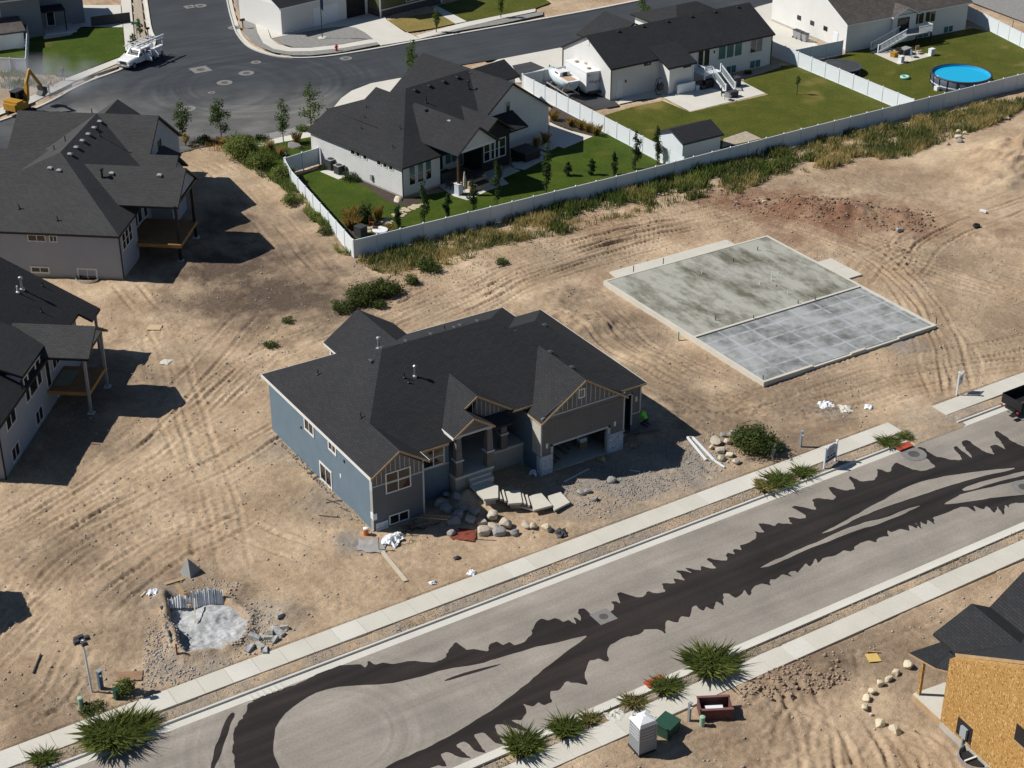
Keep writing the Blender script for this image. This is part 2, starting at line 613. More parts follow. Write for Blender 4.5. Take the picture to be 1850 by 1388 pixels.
# ================================================================ roads, pavements, lawns
def asphalt(name, c, swirl=None, rough=.9, dusty=(), streak=.13):
    m, t, b = _nodes(name)
    tc = t.nodes.new('ShaderNodeTexCoord')
    n1 = _n(t, 'ShaderNodeTexNoise', Scale=.22, Detail=6.0, Roughness=.6)
    n2 = _n(t, 'ShaderNodeTexNoise', Scale=6.0, Detail=5.0)
    mp = t.nodes.new('ShaderNodeMapping')
    mp.inputs['Scale'].default_value = (.06, 1.1, 1)
    t.links.new(tc.outputs['Object'], mp.inputs[0])
    n3 = _n(t, 'ShaderNodeTexNoise', Scale=1.0, Detail=4.0)
    t.links.new(mp.outputs[0], n3.inputs['Vector'])
    for n in (n1, n2):
        t.links.new(tc.outputs['Object'], n.inputs['Vector'])
    col = _mix(t, _ramp(t, n1.outputs[0], .3, .7), tuple(v * .82 for v in c), tuple(v * 1.15 for v in c))
    col = _mix(t, 1.0, col, _mix(t, _ramp(t, n2.outputs[0], .3, .7), (.9,) * 3, (1.1,) * 3), 'MULTIPLY')
    col = _mix(t, 1.0, col, _mix(t, _ramp(t, n3.outputs[0], .3, .7), (1 - streak,) * 3, (1 + streak,) * 3), 'MULTIPLY')
    for (cx, cy), rad in dusty:        # blown dust lying on the asphalt
        vm = _n(t, 'ShaderNodeVectorMath', operation='DISTANCE')
        t.links.new(tc.outputs['Object'], vm.inputs[0])
        vm.inputs[1].default_value = (cx, cy, 0)
        lim = _n(t, 'ShaderNodeMapRange')
        t.links.new(vm.outputs['Value'], lim.inputs[0])
        lim.inputs[1].default_value = rad; lim.inputs[2].default_value = rad * .2
        kk = _n(t, 'ShaderNodeMath', operation='MULTIPLY')
        t.links.new(lim.outputs[0], kk.inputs[0]); t.links.new(_ramp(t, n1.outputs[0], .2, .7), kk.inputs[1])
        col = _mix(t, kk.outputs[0], col, (.17, .165, .155))
    if swirl:
        # tyre marks scrubbed in rings round the turning circle
        for (cx, cy), r0, r1, dens, amt in swirl:
            vm = _n(t, 'ShaderNodeVectorMath', operation='DISTANCE')
            t.links.new(tc.outputs['Object'], vm.inputs[0])
            vm.inputs[1].default_value = (cx, cy, 0)
            cb = t.nodes.new('ShaderNodeCombineXYZ')
            t.links.new(vm.outputs['Value'], cb.inputs[0])
            nn = _n(t, 'ShaderNodeTexNoise', Scale=dens, Detail=3.0)
            sm = t.nodes.new('ShaderNodeMapping')
            sm.inputs['Scale'].default_value = (.035, .035, .035)
            t.links.new(tc.outputs['Object'], sm.inputs[0])
            ad = _n(t, 'ShaderNodeVectorMath', operation='ADD')
            t.links.new(cb.outputs[0], ad.inputs[0])
            t.links.new(sm.outputs[0], ad.inputs[1])
            t.links.new(ad.outputs[0], nn.inputs['Vector'])
            lim = _n(t, 'ShaderNodeMapRange')
            t.links.new(vm.outputs['Value'], lim.inputs[0])
            lim.inputs[1].default_value = r1; lim.inputs[2].default_value = r1 * .75
            l2 = _n(t, 'ShaderNodeMapRange')
            t.links.new(vm.outputs['Value'], l2.inputs[0])
            l2.inputs[1].default_value = r0; l2.inputs[2].default_value = r0 + .8
            k0 = _n(t, 'ShaderNodeMath', operation='MULTIPLY')
            t.links.new(lim.outputs[0], k0.inputs[0]); t.links.new(l2.outputs[0], k0.inputs[1])
            pn = _n(t, 'ShaderNodeTexNoise', Scale=.11, Detail=3.0)
            t.links.new(tc.outputs['Object'], pn.inputs['Vector'])
            k = _n(t, 'ShaderNodeMath', operation='MULTIPLY')
            t.links.new(k0.outputs[0], k.inputs[0]); t.links.new(_ramp(t, pn.outputs[0], .34, .52), k.inputs[1])
            w = _mix(t, _ramp(t, nn.outputs[0], .35, .65), (1 - amt,) * 3, (1 + amt,) * 3)
            col = _mix(t, k.outputs[0], col, _mix(t, 1.0, col, w, 'MULTIPLY'))
    t.links.new(col, b.inputs['Base Color'])
    b.inputs['Roughness'].default_value = rough
    b.inputs['Specular IOR Level'].default_value = .3
    bp = _n(t, 'ShaderNodeBump', Strength=.25, Distance=.01)
    nb = _n(t, 'ShaderNodeTexNoise', Scale=40.0)
    t.links.new(tc.outputs['Object'], nb.inputs['Vector'])
    t.links.new(nb.outputs[0], bp.inputs['Height'])
    t.links.new(bp.outputs[0], b.inputs['Normal'])
    MATS[name] = m
    return m

ROADDRY = asphalt('dry_asphalt', (.275, .248, .215), swirl=[((-11.97, -17.33), 2.5, 13.0, 1.9, .13)])
ROADWET = asphalt('wet_asphalt', (.031, .025, .021), rough=.42, streak=.35)
ROADUP = asphalt('grey_asphalt', (.043, .049, .057), swirl=[((27.82, 92.26), 6.0, 26.0, .9, .14), ((33.28, 91.18), 7.0, 15.0, 1.6, .26)], dusty=[((24.75, 78.07), 17.0), ((33.83, 78.68), 10.0), ((11.54, 90.57), 12.0)])
PADASP = asphalt('dark_asphalt_pad', (.05, .052, .057))

def lawnmat(name, c1, c2, yl):
    m, t, b = _nodes(name)
    tc = t.nodes.new('ShaderNodeTexCoord')
    n1 = _n(t, 'ShaderNodeTexNoise', Scale=.35, Detail=7.0, Roughness=.65)
    n2 = _n(t, 'ShaderNodeTexNoise', Scale=5.0, Detail=5.0, Roughness=.7)
    n3 = _n(t, 'ShaderNodeTexNoise', Scale=.17, Detail=3.0)
    for n in (n1, n2, n3):
        t.links.new(tc.outputs['Object'], n.inputs['Vector'])
    c = _mix(t, _ramp(t, n1.outputs[0], .3, .7), c1, c2)
    c = _mix(t, 1.0, c, _mix(t, _ramp(t, n2.outputs[0], .3, .7), (.6,) * 3, (1.35,) * 3), 'MULTIPLY')
    c = _mix(t, _ramp(t, n3.outputs[0], .58, .72), c, yl)
    t.links.new(c, b.inputs['Base Color'])
    b.inputs['Roughness'].default_value = .9
    b.inputs['Specular IOR Level'].default_value = .15
    bp = _n(t, 'ShaderNodeBump', Strength=.9, Distance=.06)
    nb = _n(t, 'ShaderNodeTexNoise', Scale=14.0, Detail=5.0)
    t.links.new(tc.outputs['Object'], nb.inputs['Vector'])
    t.links.new(nb.outputs[0], bp.inputs['Height'])
    t.links.new(bp.outputs[0], b.inputs['Normal'])
    MATS[name] = m
    return m
LAWN = lawnmat('lush_lawn', (.032, .060, .004), (.064, .094, .009), (.10, .09, .018))
LAWN2 = lawnmat('mown_lawn', (.055, .070, .008), (.100, .104, .016), (.19, .15, .045))
LAWNDRY = lawnmat('parched_lawn', (.20, .155, .045), (.26, .20, .07), (.15, .15, .05))
GRAVEL = mat('grey_gravel', (.24, .235, .225), .95, .3, 2.5, 26, .9, 24)
GRAVELT = mat('tan_gravel', (.38, .32, .25), .95, .3, 2.5, 26, .9, 24)

def ry(c, x):
    return c + .011 * x
def strip(c0, c1, x0, x1):
    return [(x0, ry(c0, x0)), (x1, ry(c0, x1)), (x1, ry(c1, x1)), (x0, ry(c1, x0))]

sheet('road', strip(-23.35, -11.75, -90, 160), 0.0, ROADDRY, 'tan dry asphalt street in front of the unfinished houses', 'road')

# wet tracks left by a water truck, with the dry islands inside them
wet = ([(-22.57, -25.70), (-20.10, -20.87), (-18.81, -18.36), (-17.85, -16.79), (-17.32, -15.19), (-16.71, -14.04), (-16.11, -13.32), (-15.40, -12.81), (-15.01, -12.16), (-14.04, -11.95), (-13.08, -12.00), (-11.71, -12.03), (-10.63, -11.87), (-9.97, -11.77), (-8.75, -11.78), (-8.09, -12.10), (-7.59, -12.31), (-7.45, -12.84), (-6.98, -12.34), (-6.85, -12.88), (-6.29, -12.99), (-5.88, -13.39), (-5.15, -13.60), (-4.49, -13.92), (-3.80, -14.56), (-3.21, -14.65), (-2.75, -14.59), (-2.37, -14.13), (-1.49, -13.54), (-1.36, -14.05), (-1.35, -14.59), (-0.91, -14.76), (-0.64, -15.04), (-0.25, -15.46), (0.22, -14.87), (0.74, -14.91), (0.85, -15.44), (1.36, -15.34), (1.48, -15.84), (2.12, -15.89), (2.93, -15.49), (3.93, -14.47), (4.42, -14.41), (4.61, -14.82), (5.11, -14.76), (5.34, -15.43), (5.79, -15.45), (5.93, -16.10), (6.21, -15.34), (6.35, -15.99), (6.90, -14.83), (7.32, -14.91), (7.28, -15.64)]
  + [(7.50, -15.93), (7.94, -15.88), (8.19, -16.36), (8.93, -16.02), (9.20, -15.22), (9.60, -15.79), (10.03, -14.75), (10.32, -14.77), (10.71, -15.51), (11.19, -15.98), (11.88, -15.59), (12.28, -16.17), (12.83, -16.25), (13.17, -15.39), (13.95, -15.88), (14.15, -15.33), (14.69, -16.00), (14.82, -14.72), (15.25, -14.99), (15.57, -15.54), (15.54, -14.75), (16.25, -15.62), (16.58, -15.20), (17.04, -15.84), (17.29, -15.93), (17.36, -14.75), (17.60, -14.72), (18.06, -15.37), (18.50, -15.64), (18.99, -14.89), (19.40, -15.32), (19.64, -14.76), (20.06, -15.20), (20.30, -14.63), (21.08, -14.76), (22.01, -14.43), (22.27, -13.85), (22.76, -14.35), (23.10, -13.25), (23.36, -13.35), (23.86, -14.11), (24.28, -13.89), (25.05, -14.60), (25.34, -13.72), (26.29, -14.51), (26.57, -14.18), (26.42, -12.86), (26.76, -12.88), (27.30, -13.61), (27.72, -14.07), (28.30, -12.87), (28.79, -12.98), (29.55, -13.74), (29.98, -13.53), (30.31, -12.34), (30.66, -12.36), (31.16, -13.28), (31.90, -13.54), (32.49, -12.08), (32.73, -11.95), (32.91, -12.96), (33.81, -13.32), (34.65, -12.82), (35.06, -12.25), (35.48, -13.14), (36.66, -12.41), (36.95, -12.38), (37.08, -13.31), (37.64, -14.29), (39.02, -14.32), (39.18, -12.72), (39.77, -11.58), (40.06, -11.67), (39.97, -13.22), (40.54, -14.22), (41.33, -14.72), (42.02, -13.00), (42.40, -13.01), (42.16, -14.17), (42.10, -14.99), (43.05, -12.76), (43.73, -12.75), (43.61, -13.78), (43.57, -14.84), (43.86, -15.45), (44.50, -14.33), (45.04, -14.46), (45.13, -15.39), (46.28, -13.01), (46.67, -13.03), (46.43, -14.67), (46.53, -15.84), (50.25, -16.19), (58.28, -16.65), (56.54, -22.79), (47.00, -22.65), (40.70, -21.26), (39.93, -20.78), (39.29, -21.15), (39.43, -20.66), (38.25, -21.66), (38.85, -20.49), (37.96, -21.09), (38.16, -20.06), (37.65, -20.32), (37.40, -19.58), (36.95, -20.26), (36.98, -19.51), (36.52, -19.22), (34.75, -19.26), (33.92, -19.12), (33.38, -19.91), (33.39, -19.17), (32.85, -19.59), (32.82, -19.00), (32.18, -19.91), (32.41, -18.93), (31.99, -19.61), (31.81, -18.93), (31.32, -19.56), (30.95, -18.95), (30.17, -19.02), (30.10, -18.60), (29.70, -19.27), (29.00, -19.02), (28.42, -19.38), (28.19, -18.88), (27.04, -18.87), (26.23, -19.26), (25.89, -18.87), (25.05, -19.05), (24.12, -18.83), (23.43, -19.10), (23.68, -18.55), (22.70, -19.16), (22.71, -18.64), (21.50, -19.27), (21.55, -18.96), (20.93, -18.91), (20.93, -19.43), (20.55, -18.84), (19.75, -19.02), (19.46, -18.84), (19.07, -19.44), (18.76, -18.91), (18.15, -18.86), (17.15, -19.57), (17.32, -18.84), (16.28, -19.34), (16.21, -18.64), (15.86, -18.42), (15.06, -19.56), (14.98, -18.86), (14.25, -19.53), (14.09, -18.95), (13.61, -19.29), (13.62, -18.49), (13.24, -18.57), (12.44, -19.35), (12.04, -18.94), (11.49, -19.39), (11.11, -18.83), (10.89, -18.86), (10.09, -19.92), (10.00, -19.24), (9.32, -18.81), (8.74, -19.07), (7.56, -18.79), (6.44, -19.00), (5.94, -19.44), (5.43, -20.30), (5.18, -19.70), (4.51, -19.58), (3.54, -20.43), (3.12, -21.46), (2.67, -20.89), (2.22, -20.46)]
  + [(1.36, -20.92), (0.82, -20.75), (0.44, -21.66), (-0.16, -21.61), (-0.24, -21.23), (-0.76, -21.39), (-1.14, -20.83), (-1.36, -21.66), (-2.02, -22.04), (-2.54, -21.71), (-2.04, -23.21), (-2.52, -22.82), (-3.12, -21.82), (-3.56, -21.54), (-4.05, -23.30), (-4.39, -22.87), (-4.43, -21.77), (-5.08, -21.67), (-5.22, -23.41), (-5.66, -22.98), (-5.78, -21.84), (-6.42, -21.90), (-6.18, -23.34), (-6.65, -22.96), (-7.11, -22.07), (-7.53, -22.11), (-7.69, -23.22), (-8.11, -22.78), (-9.48, -22.79), (-11.72, -23.39), (-13.82, -24.55), (-15.98, -26.62), (-19.32, -27.75)])
def nip(p, k=.12):
    q = []
    for i in range(len(p)):
        a = p[i]; b = p[(i + 1) % len(p)]
        q += [(a[0] * (1 - k) + b[0] * k, a[1] * (1 - k) + b[1] * k), (a[0] * k + b[0] * (1 - k), a[1] * k + b[1] * (1 - k))]
    return q
wet = nip(wet)
def fray(p, d, seed, amp):
    """break long straight edges into small irregular steps"""
    q = []; r = random.Random(seed)
    for i in range(len(p)):
        a = p[i]; b = p[(i + 1) % len(p)]
        L = math.hypot(b[0] - a[0], b[1] - a[1]); k = max(1, min(14, int(L / d)))
        nx, ny = -(b[1] - a[1]) / (L + 1e-6), (b[0] - a[0]) / (L + 1e-6)
        for j in range(k):
            o = r.gauss(0, amp) if j else 0
            q.append((a[0] + (b[0] - a[0]) * j / k + nx * o, a[1] + (b[1] - a[1]) * j / k + ny * o))
    return q
wet = fray(wet, .22, 5, .035)
wetr = random.Random(3)
sheet('wet_patch', [(x + wetr.uniform(-.03, .03), y + wetr.uniform(-.03, .03)) for x, y in wet], .004, ROADWET, 'dark wet band with jagged edges along the street', 'wet patch', dig=False)
def dryisle(pts, it=1):
    pts = chaikin(pts, it)
    q = []
    rr = random.Random(len(pts))
    for i in range(len(pts)):
        a = pts[i]; b = pts[(i + 1) % len(pts)]
        L = math.hypot(b[0] - a[0], b[1] - a[1])
        k = max(1, min(12, int(L / .5)))
        for j in range(k):
            q.append((a[0] + (b[0] - a[0]) * j / k + rr.uniform(-.04, .04), a[1] + (b[1] - a[1]) * j / k + rr.uniform(-.04, .04)))
    sheet('dry_patch', q, .008, ROADDRY, None, None, dig=False)
dryisle([(6.17, -17.42), (4.42, -17.15), (2.51, -16.67), (0.45, -16.43), (-1.57, -16.20), (-3.34, -15.60), (-5.31, -15.38), (-7.12, -14.92), (-8.72, -14.08), (-10.00, -13.44), (-11.38, -13.40), (-12.50, -13.67), (-13.78, -14.31), (-14.73, -15.29), (-15.35, -16.42), (-15.64, -17.44), (-15.89, -18.76), (-16.24, -21.38), (-15.75, -23.34), (-14.33, -23.41), (-12.62, -22.26), (-10.81, -21.37), (-9.59, -21.25), (-7.58, -21.17), (-5.39, -20.85), (-3.08, -20.41), (-0.47, -19.61), (2.40, -18.53), (4.64, -17.83)])
dryisle([(19.55, -17.42), (21.90, -17.25), (25.86, -17.11), (29.00, -16.97), (30.95, -17.44), (32.95, -17.36), (34.68, -17.59), (32.60, -17.72), (30.61, -17.80), (28.46, -17.57), (25.73, -17.51), (22.76, -17.55), (20.64, -17.69)])
dryisle([(25.66, -16.55), (27.19, -16.39), (29.89, -16.01), (32.66, -15.61), (35.50, -15.21), (37.80, -15.43), (40.71, -16.35), (43.70, -17.48), (43.60, -17.71), (41.18, -17.14), (37.99, -16.77), (35.38, -16.61), (33.07, -16.46), (29.55, -16.37), (27.12, -16.73)])
dryisle([(38.28, -17.48), (40.67, -17.64), (43.93, -18.25), (47.12, -19.00), (46.70, -19.37), (43.53, -18.62), (40.65, -18.16), (38.29, -17.97)])
dryisle([(35.70, -18.31), (37.34, -18.16), (37.74, -18.02), (40.29, -18.50), (43.08, -19.04), (47.35, -19.99), (45.99, -21.20), (42.56, -20.73), (41.53, -20.49), (39.59, -19.66), (37.66, -19.08), (36.20, -18.55)])
def wetstreak(pts, lab):
    sheet('wet_patch', chaikin(pts, 1), .013, ROADWET, lab, 'wet patch', dig=False)
wetstreak([(-16.04, -12.31), (-16.00, -12.66), (-16.56, -13.19), (-16.98, -13.87), (-17.65, -14.68), (-18.21, -15.53), (-18.76, -16.07), (-19.20, -16.67), (-19.48, -17.08), (-18.99, -15.93), (-18.67, -15.54), (-18.19, -14.64), (-17.71, -14.18), (-17.19, -13.42), (-16.59, -12.70)], 'narrow wet streak beside the looping wet band')
wetstreak([(-4.05, -16.45), (-2.99, -16.44), (-1.61, -16.63), (-0.25, -16.93), (-0.34, -17.01), (-1.56, -16.90), (-2.94, -16.71), (-3.92, -16.60)], 'thin dark streak on the dry island inside the wet loop')

# gutters and kerbs
def kerb(c_road, c_back, x0, x1, label):
    s = 1 if c_back > c_road else -1
    prof = [(c_road, -.1), (c_road, .003), (c_back - s * .17, .012), (c_back - s * .14, .13), (c_back, .14), (c_back, -.1)]
    b = MB()
    vs = []
    for x in (x0, x1):
        vs += [(x, ry(c, x), z) for c, z in prof]
    n = len(prof)
    fs = [(i, (i + 1) % n, n + (i + 1) % n, n + i) for i in range(n)] + [tuple(range(n))[::-1], tuple(range(n, 2 * n))]
    if s < 0:
        fs = [f[::-1] for f in fs]
    b.add(vs, fs)
    o = b.build('kerb', CONC2)
    tag(o, label, 'kerb', None, 'structure')
kerb(-11.75, -11.0, -90, 39.6, 'concrete kerb and gutter on the house side of the street')
kerb(-11.75, -11.0, 44.9, 160, 'short kerb at the far right by the parked trailer')
kerb(-23.35, -24.1, -90, 160, 'concrete kerb and gutter along the near side of the street')

def walk(c0, c1, x0, x1, label, step=1.83, z=.10):
    root = thing('sidewalk', label, 'sidewalk', (0, 0, 0))
    root['kind'] = 'structure'
    rr = random.Random(int(x0))
    x = x0
    while x < x1 - .3:
        e = min(x + step, x1)
        b = MB()
        dz = rr.uniform(-.008, .008)
        b.prism(strip(c0, c1, x + .012, e - .012), -.12, z + dz)
        b.build('panel', CONC if rr.random() < .7 else CONC2, root)
        x = e
    return root
walk(-9.82, -8.22, -46, 40.4, 'pale concrete sidewalk panels on the house side of the street')
walk(-9.82, -8.22, 45.0, 70, 'short stretch of sidewalk behind the parked black trailer')
walk(-26.5, -24.95, -14, 56, 'pale concrete sidewalk panels on the near side of the street')

# ---------------- upper street and its surroundings
sheet('road', [(-0.65, 93.45), (3.63, 95.35), (8.83, 97.27), (15.47, 102.72), (21.24, 104.91), (25.76, 108.16), (28.76, 113.17), (29.83, 117.77), (32.05, 124.19), (34.68, 131.73), (40.47, 148.27), (51.35, 141.41), (44.90, 125.29), (40.34, 112.56), (39.24, 108.22), (38.65, 104.25), (39.52, 100.27), (41.36, 97.81), (44.83, 96.40), (50.83, 96.04), (57.20, 96.08), (69.37, 95.71), (82.31, 95.54), (91.65, 95.85), (119.07, 96.99), (134.63, 87.19), (103.32, 84.45), (71.49, 83.84), (62.10, 83.98), (54.72, 84.82), (48.28, 83.97), (44.52, 84.18), (41.30, 82.93), (39.11, 81.33), (36.94, 78.90), (32.31, 75.59), (29.22, 74.64), (25.29, 74.88), (22.77, 75.07), (20.34, 75.42), (16.98, 75.00), (12.10, 75.21), (4.18, 78.33), (-5.00, 78.68)],
      0.0, ROADUP, 'dark grey asphalt cul-de-sac and street behind the houses', 'road')
def curb_line(pts, label, w=.55, h=.13):
    """kerb with gutter following a line"""
    pts = [Vector((x, y, 0)) for x, y in pts]
    prof = [(0, .003), (w - .2, .01), (w - .17, h), (w, h + .01), (w, -.1), (0, -.1)]
    vs = []; n = len(prof)
    for i, p in enumerate(pts):
        d = (pts[min(i + 1, len(pts) - 1)] - pts[max(i - 1, 0)]).normalized()
        o = Vector((-d.y, d.x, 0))
        vs += [tuple(p + o * a + Vector((0, 0, z))) for a, z in prof]
    fs = []
    for k in range(len(pts) - 1):
        fs += [(k * n + i, (k + 1) * n + i, (k + 1) * n + (i + 1) % n, k * n + (i + 1) % n) for i in range(n)]
    b = MB().add(vs, fs)
    o = b.build('kerb', CONC2)
    tag(o, label, 'kerb', None, 'structure')
    SHEETS.append(np.array([(v[0], v[1]) for v in vs[0::n]] + [(v[0], v[1]) for v in vs[3::n]][::-1]))
def dense(pts, it=2):
    e = [pts[0]] + chaikin(pts, it, False) + [pts[-1]]
    return e
curb_line(dense([(119.07, 96.99), (91.65, 95.85), (82.31, 95.54), (69.37, 95.71), (57.20, 96.08), (50.83, 96.04), (44.83, 96.40), (41.36, 97.81), (39.52, 100.27), (38.65, 104.25), (39.24, 108.22), (40.34, 112.56), (44.90, 125.29), (51.35, 141.41)]), 'pale kerb curving round the corner lot with the flagpole', .75)
curb_line(dense([(40.47, 148.27), (34.68, 131.73), (32.05, 124.19), (29.83, 117.77), (28.76, 113.17), (25.76, 108.16), (21.24, 104.91), (15.47, 102.72), (8.83, 97.27), (3.63, 95.35), (-0.65, 93.45)]), 'kerb along the far side of the cul-de-sac beside the truck', .6)
sheet('sidewalk', [(46.95, 124.00), (47.64, 123.57), (43.94, 112.03), (41.96, 106.42), (41.70, 103.65), (42.54, 101.52), (44.61, 100.22), (48.39, 99.43), (52.86, 99.41), (52.66, 97.84), (47.67, 98.01), (43.99, 98.97), (41.57, 100.34), (40.43, 102.27), (40.36, 105.22), (41.72, 109.96)], .05, CONC2, 'curved concrete sidewalk around the gravel corner', 'sidewalk', th=.1)
sheet('gravel_strip', [(45.39, 124.98), (46.95, 124.00), (41.72, 109.96), (40.36, 105.22), (40.43, 102.27), (41.57, 100.34), (43.99, 98.97), (47.67, 98.01), (52.66, 97.84), (52.46, 96.87), (47.00, 96.71), (43.27, 97.51), (41.39, 98.69), (39.86, 101.06), (39.18, 104.87), (39.88, 109.61)], .03, GRAVEL, 'grey gravel strip between kerb and curved sidewalk', 'gravel')
sheet('gravel_bed', [(42.13, 106.32), (46.94, 106.68), (49.95, 106.70), (52.22, 106.04), (53.23, 104.63), (53.30, 102.29), (52.92, 99.53), (48.48, 99.60), (44.98, 100.13), (42.81, 101.64), (42.15, 103.73)], .045, GRAVEL, 'grey gravel bed round the flagpole', 'gravel')
sheet('driveway', [(47.64, 123.57), (48.76, 122.86), (44.53, 112.83), (53.60, 113.95), (55.57, 115.20), (59.80, 115.91), (61.70, 114.71), (59.85, 110.84), (58.25, 105.37), (57.76, 99.63), (58.01, 96.17), (52.55, 96.45), (52.66, 97.84), (52.98, 99.64), (53.36, 102.40), (53.29, 104.75), (52.28, 106.16), (50.01, 106.81), (46.99, 106.80), (42.15, 106.46), (43.94, 112.03)], .04, CONC2, 'wide pale concrete driveway behind the gravel corner', 'driveway', th=.1)
sheet('sidewalk', [(58.25, 105.37), (57.92, 99.53), (58.01, 96.17), (58.21, 97.69), (64.87, 99.01), (66.72, 99.25), (71.69, 99.46), (77.68, 99.61), (76.93, 98.44), (70.84, 98.08), (64.71, 97.40), (58.01, 96.17), (57.45, 99.07)], .05, CONC2, 'straight sidewalk along the far side of the street', 'sidewalk')
sheet('gravel_strip', [(57.89, 97.89), (62.58, 97.59), (70.73, 97.91), (77.96, 98.20), (77.02, 96.75), (69.68, 96.21), (64.21, 96.56), (58.01, 96.17)], .03, GRAVEL, 'grey gravel strip along the far kerb', 'gravel')
sheet('lawn', [(58.29, 105.35), (65.24, 105.31), (65.42, 103.25), (65.14, 99.46), (61.27, 99.18), (57.70, 99.52)], .05, LAWNDRY, 'parched yellow front lawn across the street', 'lawn')
sheet('lawn', [(67.11, 107.76), (71.37, 108.62), (81.59, 105.64), (80.94, 100.90), (77.76, 99.72), (71.69, 99.46), (66.86, 99.48)], .05, LAWN2, 'green front lawn across the street', 'lawn')
sheet('path', [(66.32, 107.59), (67.11, 107.76), (66.86, 99.48), (65.07, 99.35), (65.42, 103.25)], .06, CONC2, 'narrow concrete front path between two lawns', 'path')
sheet('lawn', [(15.06, 122.89), (24.44, 123.15), (27.78, 121.04), (24.23, 110.94), (23.02, 109.62), (15.35, 105.67), (12.88, 108.21), (11.69, 109.94)], .04, LAWN, 'bright green corner lawn beside the cul-de-sac', 'lawn')
sheet('lawn', [(10.25, 121.07), (14.25, 119.08), (12.98, 115.17), (9.17, 117.56)], .04, LAWN, 'strip of lawn inside the white fence at the far left', 'lawn')
sheet('driveway', [(25.36, 134.47), (31.17, 130.81), (27.78, 121.04), (23.30, 124.15), (20.93, 121.40), (17.44, 121.39), (19.34, 129.25)], .05, CONC2, 'concrete driveway in front of the grey corner house', 'driveway')
sheet('sidewalk', [(34.98, 141.31), (36.17, 140.57), (28.93, 120.32), (25.50, 110.67), (23.68, 108.17), (15.52, 103.64), (8.55, 98.78), (2.58, 96.00), (3.24, 98.16), (9.18, 101.09), (15.16, 105.31), (22.86, 109.21), (24.29, 110.90), (27.84, 121.01)], .06, CONC2, 'sidewalk curving past the green corner lawn', 'sidewalk')
sheet('gravel_strip', [(36.56, 140.32), (37.35, 139.82), (29.32, 117.24), (28.11, 113.04), (25.85, 109.14), (21.69, 106.12), (15.89, 103.89), (15.51, 103.41), (23.60, 107.97), (25.48, 110.42), (28.18, 117.96)], .035, GRAVELT, 'tan gravel strip with small trees by the street sign', 'gravel')
# concrete around the house with the boat
sheet('driveway', [(59.71, 82.69), (61.98, 83.80), (71.36, 83.65), (80.97, 84.72), (103.15, 84.25), (111.06, 85.22), (105.87, 74.76), (95.25, 71.58), (93.91, 73.79), (67.22, 76.95), (59.58, 74.94), (57.64, 76.16)], .04, CONC2, 'long concrete driveway behind the houses', 'driveway')
sheet('driveway', [(103.24, 84.39), (108.63, 85.16), (109.63, 85.47), (102.37, 75.62), (97.65, 63.89), (95.28, 65.78), (95.08, 71.86), (99.21, 78.48)], .05, CONC2, 'concrete driveway beside the white house with bins', 'driveway')
sheet('asphalt_pad', [(62.12, 80.79), (64.89, 80.84), (65.02, 77.92), (61.61, 77.21), (59.81, 75.11)], .06, PADASP, 'dark asphalt pad beside the white fence', 'asphalt pad')
sheet('asphalt_pad', [(61.61, 77.21), (67.78, 77.37), (67.33, 76.17), (65.51, 64.62), (64.85, 62.04), (61.62, 62.32)], .045, PADASP, 'dark gravel strip under the boat and camper', 'asphalt pad')
# near side of the cul-de-sac by the white house with black patio wall
sheet('driveway', [(48.27, 84.00), (44.50, 84.11), (41.32, 82.95), (39.09, 81.26), (36.92, 78.89), (37.04, 75.99), (38.70, 73.21), (46.83, 73.96), (53.65, 82.26)], .05, CONC2, 'curved concrete driveway apron behind the white house', 'driveway')
sheet('sidewalk', [(24.10, 73.12), (24.48, 73.20), (27.77, 73.40), (31.21, 73.42), (32.11, 73.41), (31.38, 71.94), (30.38, 71.75), (27.08, 71.94), (23.98, 72.03)], .05, CONC2, 'short sidewalk below the small trees', 'sidewalk')
sheet('lawn', [(23.89, 72.09), (27.08, 71.94), (30.38, 71.75), (31.46, 71.72), (29.73, 67.89), (27.59, 67.15), (24.54, 65.51), (21.62, 62.92), (22.57, 68.26)], .03, LAWN, 'front lawn strip left of the white house', 'lawn')
sheet('rock_bed', [(25.31, 75.21), (29.57, 75.29), (32.26, 75.56), (31.49, 73.25), (27.67, 73.19), (24.43, 73.08)], .03, GRAVEL, 'grey rock bed along the cul-de-sac edge', 'gravel')
# yards inside the white fence
sheet('lawn', [(20.05, 41.3), (58.1, 41.75), (58.4, 60.0), (52.5, 55.8), (45.5, 52.3), (36.4, 50.4), (30.5, 51.0), (28.0, 63.0), (23.6, 62.4)], .03, LAWN, 'lush lawn around the white house with black patio wall', 'lawn')
sheet('mulch_bed', [(28.37, 59.12), (28.77, 57.26), (28.97, 54.62), (28.83, 52.24), (29.10, 50.25), (29.86, 49.18), (31.23, 49.21), (31.90, 50.00), (30.70, 51.31), (29.94, 55.57), (29.39, 59.77)], .04, MULCH, 'dark mulch bed along the white house wall', 'mulch bed')
sheet('mulch_bed', [(24.61, 62.46), (24.30, 60.08), (22.98, 54.71), (22.34, 50.39), (21.78, 46.77), (21.67, 44.91), (21.58, 44.55), (21.62, 46.87), (22.07, 50.27), (22.82, 54.82), (23.93, 60.47), (24.32, 62.32)], .04, MULCH, 'narrow dark mulch strip inside the side fence', 'mulch bed')
sheet('mulch_bed', [(22.43, 48.04), (23.53, 48.49), (24.23, 47.34), (25.49, 47.26), (26.65, 47.39), (25.89, 47.00), (23.95, 46.81), (22.09, 44.91), (21.94, 45.84)], .045, MULCH, 'dark mulch bed in the fence corner', 'mulch bed')
